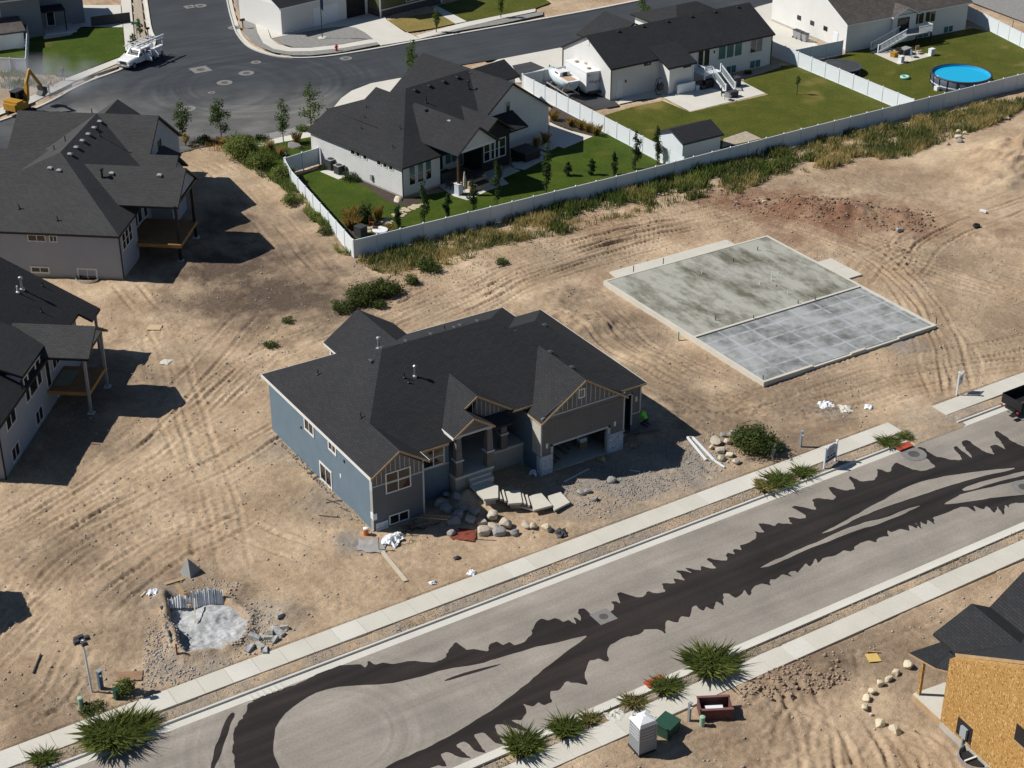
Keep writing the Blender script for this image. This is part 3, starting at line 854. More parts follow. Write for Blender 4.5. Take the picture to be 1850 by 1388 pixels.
sheet('mulch_bed', [(57.87, 65.78), (58.34, 65.81), (58.72, 61.70), (58.50, 56.23), (57.61, 55.58), (56.56, 55.64), (55.73, 58.59), (55.11, 61.76)], .04, MULCH, 'mulch bed with ornamental grasses beside the boundary fence', 'mulch bed')
sheet('patio', [(35.25, 52.44), (37.49, 52.17), (41.10, 53.40), (42.32, 53.02), (41.59, 48.82), (38.74, 48.35), (35.82, 47.24), (35.16, 48.94), (35.15, 49.87)], .05, CONC, 'concrete patio under the gabled porch', 'patio')
sheet('patio', [(44.80, 53.46), (45.40, 53.69), (48.99, 53.68), (48.14, 52.37), (44.97, 51.16), (44.40, 52.11)], .05, CONC, 'concrete pad under the hot tub', 'patio')
sheet('patio', [(55.07, 61.79), (55.28, 58.88), (56.58, 55.51), (51.90, 54.16), (51.54, 55.84), (51.82, 56.84)], .05, CONC2, 'concrete pad behind the white gable end', 'patio')
sheet('patio', [(64.61, 62.52), (66.97, 64.37), (72.56, 63.93), (76.20, 62.68), (82.13, 61.77), (81.65, 56.49), (70.42, 56.25), (70.68, 61.57), (68.40, 62.46)], .04, CONC2, 'concrete patio behind the house with the deck stairs', 'patio')
sheet('lawn', [(58.9, 41.8), (91.1, 42.2), (91.5, 62.8), (89.0, 63.6), (81.7, 61.3), (81.6, 56.1), (70.3, 56.1), (70.0, 60.8), (66.0, 61.0), (61.0, 60.3), (58.8, 58.0)], .03, LAWN2, 'wide mown lawn behind the house with the boat', 'lawn')
sheet('gravel_bed', [(81.94, 61.53), (83.06, 62.61), (88.73, 64.55), (90.16, 64.40), (89.47, 62.97), (85.84, 62.31), (83.01, 61.93)], .045, GRAVELT, 'tan gravel bed under the basement windows', 'gravel')
sheet('sandpit', [(66.37, 45.34), (68.23, 47.40), (71.73, 47.90), (71.71, 45.21), (68.18, 45.36)], .05, GRAVELT, 'sandy play patch behind the small shed', 'sandpit')
sheet('lawn', [(91.8, 42.2), (125, 42.6), (121, 62.0), (110.0, 62.7), (100.5, 63.0), (92.2, 60.8)], .03, LAWN2, 'lawn round the blue swimming pool', 'lawn')
sheet('patio', [(102.69, 61.66), (105.91, 61.45), (107.97, 58.14), (108.57, 56.43), (102.22, 56.07)], .05, CONC, 'concrete pad full of patio clutter', 'patio')
sheet('gravel_strip', [(129.55, 71.99), (128.45, 60.34), (127.63, 53.64), (140.42, 65.14), (141.64, 72.61)], .03, GRAVEL, 'grey gravel lane beyond the right hand fence', 'gravel')
# stone path in the fenced corner


# ================================================================ bare ground
def soilmat():
    m, t, b = _nodes('graded_soil')
    tc = t.nodes.new('ShaderNodeTexCoord')
    at = t.nodes.new('ShaderNodeAttribute')
    at.attribute_name = 'soil'
    sp = t.nodes.new('ShaderNodeSeparateColor')
    t.links.new(at.outputs['Color'], sp.inputs[0])
    n1 = _n(t, 'ShaderNodeTexNoise', Scale=.2, Detail=9.0, Roughness=.66)
    n2 = _n(t, 'ShaderNodeTexNoise', Scale=2.6, Detail=7.0, Roughness=.7)
    n3 = _n(t, 'ShaderNodeTexNoise', Scale=16.0, Detail=4.0, Roughness=.7)
    n4 = _n(t, 'ShaderNodeTexNoise', Scale=.09, Detail=4.0)
    for n in (n1, n2, n3, n4):
        t.links.new(tc.outputs['Object'], n.inputs['Vector'])
    c = _mix(t, _ramp(t, n1.outputs[0], .35, .65), (.385, .278, .178), (.600, .462, .316))
    c = _mix(t, _ramp(t, n4.outputs[0], .35, .65), c, _mix(t, 1.0, c, (.88, .86, .86), 'MULTIPLY'))
    c = _mix(t, sp.outputs[0], c, (.120, .087, .064))       # dark moist loam
    c = _mix(t, sp.outputs[1], c, (.225, .120, .075))       # red brown subsoil
    c = _mix(t, sp.outputs[2], c, (.270, .245, .215))       # gravelly grey
    c = _mix(t, 1.0, c, _mix(t, _ramp(t, n2.outputs[0], .3, .7), (.80,) * 3, (1.17,) * 3), 'MULTIPLY')
    c = _mix(t, 1.0, c, _mix(t, _ramp(t, n3.outputs[0], .32, .68), (.72,) * 3, (1.24,) * 3), 'MULTIPLY')
    vo = _n(t, 'ShaderNodeTexVoronoi', Scale=3.2)
    t.links.new(tc.outputs['Object'], vo.inputs['Vector'])
    pb = _n(t, 'ShaderNodeMath', operation='LESS_THAN')
    t.links.new(vo.outputs['Distance'], pb.inputs[0]); pb.inputs[1].default_value = .11
    c = _mix(t, pb.outputs[0], c, (.42, .38, .33))
    t.links.new(c, b.inputs['Base Color'])
    b.inputs['Roughness'].default_value = .95
    b.inputs['Specular IOR Level'].default_value = .15
    bp = _n(t, 'ShaderNodeBump', Strength=1.0, Distance=.11)
    ad = _n(t, 'ShaderNodeMath', operation='MULTIPLY_ADD')
    t.links.new(n3.outputs[0], ad.inputs[0]); ad.inputs[1].default_value = .45
    t.links.new(n2.outputs[0], ad.inputs[2])
    t.links.new(ad.outputs[0], bp.inputs['Height'])
    t.links.new(bp.outputs[0], b.inputs['Normal'])
    MATS['graded_soil'] = m
    return m
SOIL = soilmat()

def lin(a, b, step):
    return np.arange(a, b, step)
xs = np.concatenate([[-500, -250, -130], lin(-80, -34, 1.5), lin(-34, 78, .13), lin(78, 112, .45), lin(112, 170, 3.0), [220, 350, 600]])
ys = np.concatenate([[-400, -200, -120], lin(-70, -44, 1.5), lin(-44, 46, .13), lin(46, 75, .6), lin(75, 180, 4.0), [220, 350, 600]])
GX, GY = np.meshgrid(xs, ys)
PILES = []          # (x, y, radius, height)
TRACKS = []         # (points, gauge, depth, lugged)
def pile(x, y, r, h, ex=1.0, ang=0.0):
    PILES.append((x, y, r, h, ex, ang))

pile(29.76, 18.37, 3.6, .9, 1.6, -.9)
pile(31.14, 23.86, 2.4, .5, 1.5, .3)
pile(31.07, 9.84, 3.0, .35, 1.6, -.6)
pile(64.27, 25.71, 3.2, .75, 1.8, .1)
pile(62.43, 28.51, 2.6, .55, 1.6, .1)
pile(66.36, 23.26, 2.8, .6, 1.5, -.3)
pile(69.24, 20.16, 2.4, .45, 1.5, .4)
pile(91.00, 25.52, 6.0, 2.1, 1.3, .2)
pile(83.93, 22.67, 3.5, .8, 1.6, .5)
pile(36.83, -5.21, 1.6, .35, 1.4, -.4)
pile(46.02, -7.73, 3.5, .25, 1.5, 0)
pile(16.10, -27.57, 2.3, .45, 1.7, .2)
pile(15.06, -25.94, 1.7, .35, 1.4, .2)
pile(60.45, 42.90, 2.5, .4, 2.0, 0)
pile(21.75, 56.63, 2.2, .7, 2.4, -1.35)
pile(20.83, 47.50, 1.6, .4, 2.0, -1.35)
pile(20.34, 62.72, 3.0, .35, 1.6, -1.2)
pile(25.5, 2.5, 5.0, .45, 1.2, 0)
pile(8.4, -0.2, 2.3, .75, 1.3, -.6)
pile(11.2, -1.2, 1.8, .25, 1.4, -.7)
pile(-9.36, -5.42, 1.5, .45, 1.5, -.6)
pile(-10.77, -1.31, 1.2, .45, 1.6, -.3)
pile(-15.40, 0.74, 1.2, .35, 1.4, .6)
pile(-17.28, -5.31, 1.5, .25, 1.5, .2)
def track(pts, gauge=1.9, depth=.075, lug=True, both=True):
    TRACKS.append((pts, gauge, depth * 1.3, lug, both))
    q = random.Random(len(TRACKS))
    for k in range(2):
        ox, oy = q.uniform(-2.2, 2.2), q.uniform(-2.2, 2.2)
        TRACKS.append(([(x + ox + q.uniform(-.6, .6), y + oy + q.uniform(-.6, .6)) for x, y in pts], gauge, depth * q.uniform(.35, .8), lug, both))
# tyre and crawler tracks
track([(20.16, 28.18), (25.42, 29.46), (31.24, 31.31), (36.90, 32.53), (42.45, 32.34), (48.47, 31.66), (54.23, 30.41), (60.85, 30.00)], 2.2, .13)
track([(18.44, 26.11), (24.67, 27.28), (30.71, 29.54), (35.67, 30.67), (39.74, 30.74), (44.67, 30.95), (50.88, 30.45)], 2.0, .12)
track([(18.37, 31.91), (23.34, 30.77), (29.02, 30.61), (34.37, 31.49), (39.95, 32.40), (45.44, 32.00), (51.99, 31.02), (57.88, 28.12), (61.11, 20.59), (62.03, 12.63), (63.72, 6.02), (65.77, 2.06)], 2.3, .12)
track([(57.88, 28.12), (60.20, 22.70), (61.58, 16.54), (59.52, 10.02), (56.82, 3.82), (52.82, -2.13), (49.08, -6.48)], 2.1, .11)
track([(74.80, 10.46), (69.11, 15.56), (62.45, 15.99), (56.96, 13.01)], 2.0, .08)
track([(59.36, -3.90), (53.98, -2.87), (49.42, -1.15), (44.54, 0.79), (37.89, 0.57), (32.18, 0.46), (28.26, 2.42)], 2.2, .10)
track([(30.59, 10.72), (31.17, 4.80), (32.55, 0.23), (36.28, -2.63), (41.80, -3.50), (48.53, -3.96), (56.38, -6.67)], 2.1, .10)
track([(30.36, 16.76), (30.20, 10.96), (31.36, 5.76), (33.30, 1.85), (35.84, -1.84)], 2.0, .10)
track([(-0.19, 46.26), (-0.57, 36.24), (-3.14, 26.41), (-5.43, 17.67), (-7.14, 9.66), (-9.31, 2.85)], 2.0, .06)
track([(5.23, 34.43), (-1.67, 27.66), (-6.99, 22.59), (-11.92, 18.93), (-17.14, 15.96), (-22.42, 14.28)], 2.0, .06)
track([(4.86, 28.07), (-1.26, 23.09), (-7.23, 19.77), (-12.74, 16.71), (-18.18, 14.07), (-23.03, 12.28)], 2.1, .06)
track([(-22.17, 10.18), (-17.90, 11.43), (-13.59, 11.18), (-10.30, 9.11), (-7.92, 5.96), (-6.20, 2.47)], 1.9, .07)
track([(-24.23, 4.86), (-21.12, 8.76), (-16.93, 10.82), (-11.80, 12.60), (-6.31, 13.56), (-0.86, 15.76)], 2.0, .08)
track([(-25.94, 0.52), (-22.12, 3.53), (-17.99, 6.78), (-13.38, 8.58), (-8.66, 8.08)], 1.9, .08)
track([(-19.31, 1.07), (-16.18, 3.40), (-12.79, 5.05), (-8.85, 5.74)], 1.9, .08)
track([(-27.87, -5.68), (-26.06, -6.23), (-24.00, -5.12), (-22.54, -2.91)], 1.8, .07)
track([(-28.32, -7.13), (-25.83, -7.54), (-23.58, -7.79)], 1.8, .06)
track([(3.66, -30.50), (6.57, -31.34), (9.59, -32.13), (12.33, -30.40), (14.08, -27.87), (15.27, -25.43)], 1.9, .11)
track([(1.81, -29.33), (4.73, -29.63), (7.77, -29.86), (11.60, -28.75), (14.84, -26.45)], 1.9, .10)
track([(10.02, -34.50), (11.89, -31.88), (13.33, -29.24), (13.63, -26.33)], 2.0, .11)
track([(12.67, -36.17), (14.01, -33.79), (13.98, -31.45), (13.05, -29.06)], 1.9, .10)
track([(15.84, -38.17), (16.85, -36.71), (16.19, -35.15), (14.35, -33.42)], 1.9, .07)
track([(24.06, -26.94), (20.49, -26.73), (16.83, -26.74), (12.94, -27.15)], 1.9, .05)
track([(16.35, 73.48), (17.88, 69.71), (17.81, 62.55), (16.59, 53.32), (15.03, 45.12), (14.63, 39.67)], 1.8, .06)
track([(18.10, 31.42), (12.60, 29.17), (8.05, 28.40), (3.68, 27.66), (-2.00, 23.56)], 2.2, .07)
track([(81.91, 17.07), (74.69, 16.73), (67.30, 15.18), (62.46, 12.36)], 2.2, .10)
track([(69.23, 5.28), (68.03, 8.85), (65.48, 11.90), (62.02, 14.07)], 2.2, .09)

def seg_dist(px, py, pts):
    """distance to a polyline, signed side offset and length along it"""
    best = np.full(px.shape, 1e9); side = np.zeros(px.shape); along = np.zeros(px.shape)
    acc = 0.0
    for (ax, ay), (bx, by) in zip(pts[:-1], pts[1:]):
        dx, dy = bx - ax, by - ay
        L = math.hypot(dx, dy) + 1e-9
        t = np.clip(((px - ax) * dx + (py - ay) * dy) / L ** 2, 0, 1)
        d = np.hypot(px - ax - t * dx, py - ay - t * dy)
        k = d < best
        best = np.where(k, d, best)
        side = np.where(k, ((px - ax) * dy - (py - ay) * dx) / L, side)
        along = np.where(k, acc + t * L, along)
        acc += L
    return best, side, along

PIT = [(-15.11, 0.33), (-13.65, -0.37), (-12.05, -1.81), (-11.60, -3.16), (-11.34, -4.39), (-12.32, -6.04), (-13.36, -6.59), (-14.95, -6.38), (-16.31, -5.92), (-16.36, -4.70), (-15.93, -3.36), (-15.86, -1.96)]
def height_of(X, Y):
    z = .09 * vnoise(X, Y, 9, 1) + .055 * vnoise(X, Y, 2.6, 2) + .030 * vnoise(X, Y, 1.0, 3) + .022 * vnoise(X, Y, .45, 4)
    rough = np.clip(.5 + .7 * vnoise(X, Y, 6, 5), 0, 1)
    z += rough * (.04 * np.abs(vnoise(X, Y, .8, 6)) + .035 * vnoise(X, Y, .33, 7) + .03 * np.clip(vnoise(X, Y, .2, 17), 0, 1))
    for (cx, cy, r, h, ex, an) in PILES:
        k = (np.abs(X - cx) < r * 3.2) & (np.abs(Y - cy) < r * 3.2)
        if not k.any():
            continue
        dx, dy = X[k] - cx, Y[k] - cy
        u = (dx * math.cos(an) + dy * math.sin(an)) / ex
        v = -dx * math.sin(an) + dy * math.cos(an)
        d = np.hypot(u, v) / r
        lump = 1 + .35 * vnoise(X[k], Y[k], 1.3, 8) + .2 * vnoise(X[k], Y[k], .5, 9)
        z[k] += h * np.exp(-(d * 1.5) ** 2) * lump
    for pts, gauge, depth, lug, both in TRACKS:
        pts = [pts[0]] + chaikin(pts, 2, False) + [pts[-1]]
        px = [p[0] for p in pts]; py = [p[1] for p in pts]
        k = (X > min(px) - 3) & (X < max(px) + 3) & (Y > min(py) - 3) & (Y < max(py) + 3)
        if not k.any():
            continue
        d, s, a = seg_dist(X[k], Y[k], pts)
        wob = .15 * vnoise(X[k], Y[k], 3.0, 10)
        ss = np.abs(s + wob) - gauge / 2
        near = d < gauge
        groove = np.exp(-(ss / .19) ** 4)
        ridge = np.exp(-((np.abs(ss) - .32) / .10) ** 2)
        fade = np.clip(.65 + .7 * vnoise(X[k], Y[k], 4.0, 11), .1, 1.15)
        tread = .4 + .6 * (np.sin(a * 2 * PI / .5 + s * 5) > 0) if lug else 1.0
        dz = (-groove * depth * tread + ridge * depth * .6) * fade * near
        z[k] += dz
    return z

def ground_z(X, Y):
    z = height_of(X, Y)
    c = Y - .011 * X
    amp = np.ones(X.shape)
    z = np.where((c > -9.9) & (c < -8.1) & (X < 70.2), -.14, z)
    lay = (c > -24.2) & (c < -10.95)
    z = np.where(lay, -.25, z)
    gap = (X > 39.8) & (X < 45.4) & (c > -11.9) & (c < -8.0)
    z = np.where(gap, .075 + .03 * vnoise(X, Y, .8, 2) - .10 * np.clip((-11.0 - c) / .8, 0, 1), z)
    verge = (c >= -10.97) & (c <= -9.88) & ~gap
    z = np.where(verge, .055 + .3 * z, z)
    verge2 = (c >= -24.92) & (c <= -24.08)
    z = np.where(verge2, .055 + .3 * z, z)
    z = np.where((c > -26.55) & (c < -24.93) & (X > -14.2) & (X < 56.2), -.14, z)
    sand = (X > 20) & (X < 27) & (c > -26.2) & (c < -24.4)
    z = np.where(sand, np.maximum(z, .055 + .09 * np.exp(-((X - 23.5) / 1.8) ** 2 - ((c + 24.6) / .5) ** 2)), z)
    near_n = np.clip((c + 8.1) / 1.6, 0, 1)
    z = np.where((c >= -8.1) & (c < -6.5), z * near_n + .05 * (1 - near_n), z)
    near_s = np.clip((-26.6 - c) / 1.6, 0, 1)
    z = np.where((c < -26.6) & (c > -28.2), z * near_s + .05 * (1 - near_s), z)
    # keep it level against the houses and under yards
    for poly in SHEETS:
        x0, y0 = poly.min(0); x1, y1 = poly.max(0)
        k = (X >= x0) & (X <= x1) & (Y >= y0) & (Y <= y1)
        if k.any():
            ins = inpoly(X[k], Y[k], poly)
            zz = z[k]; zz[ins] = -.22; z[k] = zz
    pp = np.array(PIT)
    k = (X > pp[:, 0].min() - 2) & (X < pp[:, 0].max() + 2) & (Y > pp[:, 1].min() - 2) & (Y < pp[:, 1].max() + 2)
    d, s, a = seg_dist(X[k], Y[k], PIT + [PIT[0]])
    ins = inpoly(X[k], Y[k], pp)
    rim = .30 * np.exp(-(d / .55) ** 2) * (1 + .5 * vnoise(X[k], Y[k], .6, 19))
    zz = z[k]
    zz = np.where(ins, zz + rim - 1.1 * np.clip(d / .3, 0, 1), zz + rim)
    z[k] = zz
    z = np.where(Y > 62, np.minimum(z, .02) - .02, z)
    return z

BLOBS = [  # channel, x, y, radius, strength
    (0, 64.60, 11.01, 9.0, .45), (0, 60.47, 0.27, 7.0, .4), (0, 74.37, 28.70, 6.0, .4), (0, 31.95, 15.76, 5.0, .6), (0, 29.11, 7.18, 5.0, .5), (0, 35.23, 30.94, 5.0, .4), (1, 49.11, 28.15, 4.0, .35), (0, 52.05, -1.65, 6.0, .4), (0, -13.33, 0.87, 4.5, .55), (0, -18.36, -2.27, 4.0, .4), (0, -1.80, 6.30, 5.0, .45), (0, 20.69, -27.52, 5.0, .5), (0, 7.77, -29.86, 5.0, .45), (0, 20.57, 27.93, 4.0, .35), (2, 43.18, -10.01, 3.5, .4),
    (0, 10.11, 45.33, 9.0, 1.0), (0, 11.26, 38.38, 10.0, 1.0), (0, 12.35, 35.04, 7.0, .9), (0, 13.86, 55.03, 7.0, .9), (0, 3.67, 49.38, 5.0, .7), (0, -7.99, 29.46, 7.0, .6), (0, -13.88, 22.99, 6.0, .6), (0, 6.00, 39.70, 6.0, .9), (0, 12.84, 32.79, 4.5, .8), (0, 15.01, 51.16, 4.5, .6), (0, 16.39, 63.45, 5.0, .35),
    (0, -18.58, 9.47, 5.0, .5), (0, -16.71, 3.00, 4.0, .5), (0, -24.79, -6.44, 5.0, .5), (0, -26.69, -8.15, 4.0, .5),
    (1, 58.50, 33.16, 5.0, 1.0), (1, 62.15, 28.19, 6.0, 1.1), (1, 64.26, 24.10, 6.0, 1.1), (1, 68.36, 21.52, 6.0, .8), (1, 57.56, 22.83, 3.0, .7), (1, 72.87, 17.87, 5.0, .45), (1, 67.30, 38.58, 3.5, .4), (1, 44.73, 35.59, 5.0, .45),
    (0, 36.63, -0.24, 6.0, .55), (0, 41.11, -0.38, 5.0, .5), (0, 29.24, -3.19, 7.0, .6), (0, 33.49, -5.87, 5.0, .6), (0, 28.63, 2.19, 5.0, .6), (0, 33.96, 16.96, 4.5, .5), (0, 38.69, 28.77, 4.0, .4),
    (2, 18.16, -3.64, 4.5, .9), (2, 20.41, -3.26, 4.5, .9), (2, 23.49, -5.21, 4.5, .8), (2, 14.53, -3.99, 3.0, .6), (2, 16.03, -6.63, 3.5, .5), (2, 50.35, 1.77, 2.6, .8), (2, 37.81, -4.11, 2.0, .5),
    (2, -15.55, -7.76, 2.6, .8), (2, -17.78, -6.55, 2.4, .6), (2, -10.34, -5.01, 2.4, .6), (2, -14.73, 0.97, 2.0, .5), (2, -1.88, -0.65, 1.8, 1.1), (2, -0.47, 5.46, 3.0, .5), (2, -0.15, 13.39, 3.0, .4),
    (2, 24.64, 60.01, 3.0, .3), (0, 20.14, 52.69, 3.0, .7), (0, 20.09, 44.90, 3.0, .4), (2, 45.22, -17.05, 3.0, .3), (0, 13.57, -26.92, 4.0, .5), (0, 16.28, -27.36, 4.0, .7), (0, 4.73, -29.63, 5.0, .4), (2, 56.58, 63.28, 1.0, 0)]
def soil_of(X, Y):
    out = np.zeros(X.shape + (4,))
    out[..., 3] = 1
    n = .5 * vnoise(X, Y, 2.2, 12) + .35 * vnoise(X, Y, .8, 13) + .2 * vnoise(X, Y, .4, 14)
    for ch, cx, cy, r, s in BLOBS:
        k = (np.abs(X - cx) < r * 2) & (np.abs(Y - cy) < r * 2)
        if k.any():
            d = np.hypot(X[k] - cx, Y[k] - cy) / r
            v = np.clip((1.1 - d + .55 * n[k]) * 1.1, 0, 1) * min(s, 1.0)
            out[..., ch][k] = np.maximum(out[..., ch][k], v)
    g = np.clip(vnoise(X, Y, 11, 15) * .8 + n * .7 - .15, 0, .7)
    out[..., 0] = np.maximum(out[..., 0], g * .55)
    c = Y - .011 * X
    vg = ((c > -11) & (c < -9.8)) | ((c > -25) & (c < -24))
    out[..., 2] = np.where(vg, np.clip(.35 + n, 0, .7), out[..., 2])
    return out

def grid_mesh(name, X, Y, Z, m, soil=None):
    ny, nx = X.shape
    co = np.stack([X, Y, Z], -1).reshape(-1, 3).astype(np.float32)
    i = np.arange(ny * nx).reshape(ny, nx)
    q = np.stack([i[:-1, :-1], i[:-1, 1:], i[1:, 1:], i[1:, :-1]], -1).reshape(-1, 4)
    me = bpy.data.meshes.new(name)
    me.vertices.add(len(co)); me.vertices.foreach_set('co', co.ravel())
    me.loops.add(q.size); me.loops.foreach_set('vertex_index', q.ravel().astype(np.int32))
    me.polygons.add(len(q)); me.polygons.foreach_set('loop_start', np.arange(0, q.size, 4, dtype=np.int32))
    me.polygons.foreach_set('use_smooth', np.ones(len(q), dtype=bool))
    me.update(calc_edges=True)
    if soil is not None:
        a = me.color_attributes.new('soil', 'FLOAT_COLOR', 'POINT')
        a.data.foreach_set('color', soil.reshape(-1).astype(np.float32))
    me.materials.append(m)
    o = bpy.data.objects.new(name, me)
    COL.objects.link(o)
    return o
GZ = ground_z(GX, GY)
ground = grid_mesh('ground', GX, GY, GZ, SOIL, soil_of(GX, GY))
tag(ground, 'tan graded construction dirt with tyre tracks', 'ground', None, 'structure')
def gz(x, y):
    """height of the finished ground at a point"""
    i = int(np.clip(np.searchsorted(xs, x) - 1, 0, len(xs) - 2)); j = int(np.clip(np.searchsorted(ys, y) - 1, 0, len(ys) - 2))
    fx = (x - xs[i]) / (xs[i + 1] - xs[i]); fy = (y - ys[j]) / (ys[j + 1] - ys[j])
    return float((GZ[j, i] * (1 - fx) + GZ[j, i + 1] * fx) * (1 - fy) + (GZ[j + 1, i] * (1 - fx) + GZ[j + 1, i + 1] * fx) * fy)


# ================================================================ the blue house under construction
def board(H, p0, p1, m, h=.2, w=.035, name='fascia'):
    h = h * .72 if m is WOOD else h
    return MB().bar(p0, p1, w, h).build(name, m, H)

mh = thing('unfinished_house', 'unfinished blue stucco house with charcoal hip roof and open garage', 'house', (0, 0, 0))
LS = .667
A_ = (-.15, -.2, 4.5); B_ = (2.12, -.2, 6.01); C_ = (2.12, 4.12, 6.01); D_ = (5.92, 9.2, 8.55); E_ = (-.15, 17.3, 4.5)
F_ = (4.39, -.2, 4.5); G_ = (4.39, 1.1, 4.5); H_ = (12.0, 1.1, 4.5); I_ = (12.0, 1.93, 4.915); J_ = (14.22, 1.93, 4.915)
K0 = (17.4, -.2, 7.034); K1 = (17.4, 6.168, 7.034); N_ = (15.13, 9.2, 8.55); S_ = (13.6, 1.93, 4.5); Q_ = (13.6, -.2, 4.5)
T_ = (21.2, -.2, 4.5); V_ = (21.2, 17.3, 4.5)
vs = [A_, B_, C_, D_, E_, F_, G_, H_, I_, J_, K0, K1, N_, S_, Q_, T_, V_]
roofshell(mh, vs, [(0, 1, 2, 3, 4), (1, 5, 6, 2), (6, 7, 8, 9, 11, 12, 3, 2), (14, 10, 11, 9, 13), (10, 15, 16, 12, 11), (4, 3, 12, 16)], SHING, None)
def off(p, dx=0, dy=0, dz=-.1):
    return (p[0] + dx, p[1] + dy, p[2] + dz)
board(mh, off(A_, -.02), off(E_, -.02), TRIM, .24)
board(mh, off(E_, 0, .02), off(V_, 0, .02), TRIM, .2)
board(mh, off(V_, .02), (21.22, 15.4, 4.4), TRIM, .2)
board(mh, off(A_, 0, -.02), off(B_, 0, -.02), WOOD, .2)
board(mh, off(B_, 0, -.02), off(F_, 0, -.02), WOOD, .2)
board(mh, off(F_, .02), off(G_, .02), TRIM, .2)
board(mh, off(G_, 0, -.02), (6.7, 1.08, 4.4), WOOD, .2)
board(mh, (12.5, 1.91, 4.82), off(J_, 0, -.02), WOOD, .2)
board(mh, off(Q_, -.02), off(S_, -.02), WOOD, .2)
board(mh, off(Q_, 0, -.02), off(K0, 0, -.02), WOOD, .2)
board(mh, off(K0, 0, -.02), off(T_, 0, -.02), WOOD, .2)
# right wing
W = [(20.95, .84, 4.5), (23.6, .84, 4.5), (23.6, 15.3, 4.5), (20.95, 15.3, 4.5), (18.35, 8.07, 7.97), (15.8, 8.07, 7.97)]
roofshell(mh, W, [(0, 1, 4, 5), (1, 2, 4), (2, 3, 5, 4)], SHING, None)
board(mh, (21.2, .82, 4.4), (23.6, .82, 4.4), WOOD, .2)
board(mh, (23.62, .84, 4.4), (23.62, 15.3, 4.4), TRIM, .22)
# entry gables (lower one in front of the upper)
pv = [(6.8, .6, 5.05), (8.5, .6, 6.184), (8.5, 2.05, 6.184), (9.64, 2.05, 6.944), (9.64, 5.99, 6.944), (6.8, 2.2, 5.05),
      (10.2, .6, 5.05), (10.2, 2.06, 5.05), (12.48, 2.05, 5.05), (12.48, 2.2, 5.05)]
roofshell(mh, pv, [(0, 1, 2, 3, 4, 5), (1, 6, 7, 2), (3, 8, 9, 4)], SHING, None)
board(mh, (6.78, .6, 4.96), (6.78, 2.2, 4.96), TRIM, .2)
board(mh, (6.8, .58, 4.96), (8.5, .58, 6.09), WOOD, .2)
board(mh, (8.5, .58, 6.09), (10.2, .58, 4.96), WOOD, .2)
board(mh, (8.6, 2.03, 6.16), (9.64, 2.03, 6.85), WOOD, .2)
board(mh, (9.64, 2.03, 6.85), (12.5, 2.03, 4.95), WOOD, .2)
# back patio roof
gable(mh, 'y', 13.0, 19.5, 6.15, 12.35, 4.5, 6.55, SHING, TRIM)
for x in (6.6, 11.9):
    P('patio_post', TRIM, mh, (x - .1, x + .1, 19.0, 19.2, 0, 4.4))

# walls
P('wall', BLUESTUCCO, mh, (.02, 6.85, 1.42, 16.4, -.2, 4.42))
P('wall', BLUESTUCCO, mh, (6.852, 13.65, 5.0, 16.38, -.2, 4.42))
P('wall', BLUESTUCCO, mh, (13.652, 21.0, 6.6, 16.36, -.2, 4.42))
P('wall', BLUESTUCCO, mh, (0, .02, .36, 16.4, -.05, 4.42))
b = MB(); b.extr([(.02, -.2), (4.0, -.2), (4.0, 4.4), (2.12, 5.72), (.02, 4.4)], 'y', 0, 1.419); b.build('front_gable_wall', TAUPESTUCCO, mh)
b = MB(); b.extr([(.05, 3.68), (3.98, 3.68), (3.98, 4.4), (2.12, 5.66), (.05, 4.4)], 'y', -.02, -.001); b.build('gable_field', GREYP if False else LAPG, mh)
battens(mh, 'y-', -.02, .35, 3.9, lambda a: 3.72 if not (1.0 < a < 3.05) else 4.45, lambda a: 5.70 - abs(a - 2.12) * LS - .1, .365)
P('band_board', GREYTRIM, mh, (-.02, 4.05, -.05, -.021, 3.6, 3.70))
P('corner_board', GREYTRIM, mh, (-.03, .02, -.03, .34, 3.3, 4.36), (3.9, 4.03, -.045, -.002, -.1, 4.3))
P('corner_panel', mat('lit_taupe', (.33, .33, .32), .9, .12), mh, (-.012, .019, -.012, .355, .0, 3.3))  # taupe corner return coloured lighter grey for the sun falling on it
J('stone_sample', PLASTICW, mh, (-.06, -.013, -.04, .30, 1.05, 1.55), (-.055, .25, -.07, -.013, 1.0, 1.5))
stoneface(mh, 'y-', 0.0, .12, 1.1, .0, .72)
window(mh, 'y-', -.02, 1.1, 2.9, 2.86, 4.32, 2, 2)
window(mh, 'y-', 0.0, 1.28, 2.68, .24, .86, 2, 1)
window(mh, 'y-', 1.42, 4.78, 6.4, 2.84, 4.12, 2, 2)
P('band_board', GREYTRIM, mh, (4.05, 6.85, 1.38, 1.418, 2.64, 2.74))
window(mh, 'x-', 0.0, 8.95, 10.25, 3.25, 4.14, 2, 1, fr=.13)
window(mh, 'x-', 0.0, 5.4, 6.4, 3.52, 4.08, 2, 1, fr=.13)
window(mh, 'x-', 0.0, 6.4, 8.05, .16, 1.45, 2, 1, fr=.14)
P('outlet_cover', TRIM, mh, (-.03, -.002, 4.7, 4.9, 1.9, 2.2))
P('wall_lamp', DKGREY, mh, (-.1, -.002, 10.9, 11.0, 2.9, 3.05), (-.08, -.002, 4.0, 4.12, 3.55, 3.75))
STONEB = mat('rubble', (.25, .22, .19), .95, .3, 6, 20)
b = MB(); rr = random.Random(5)
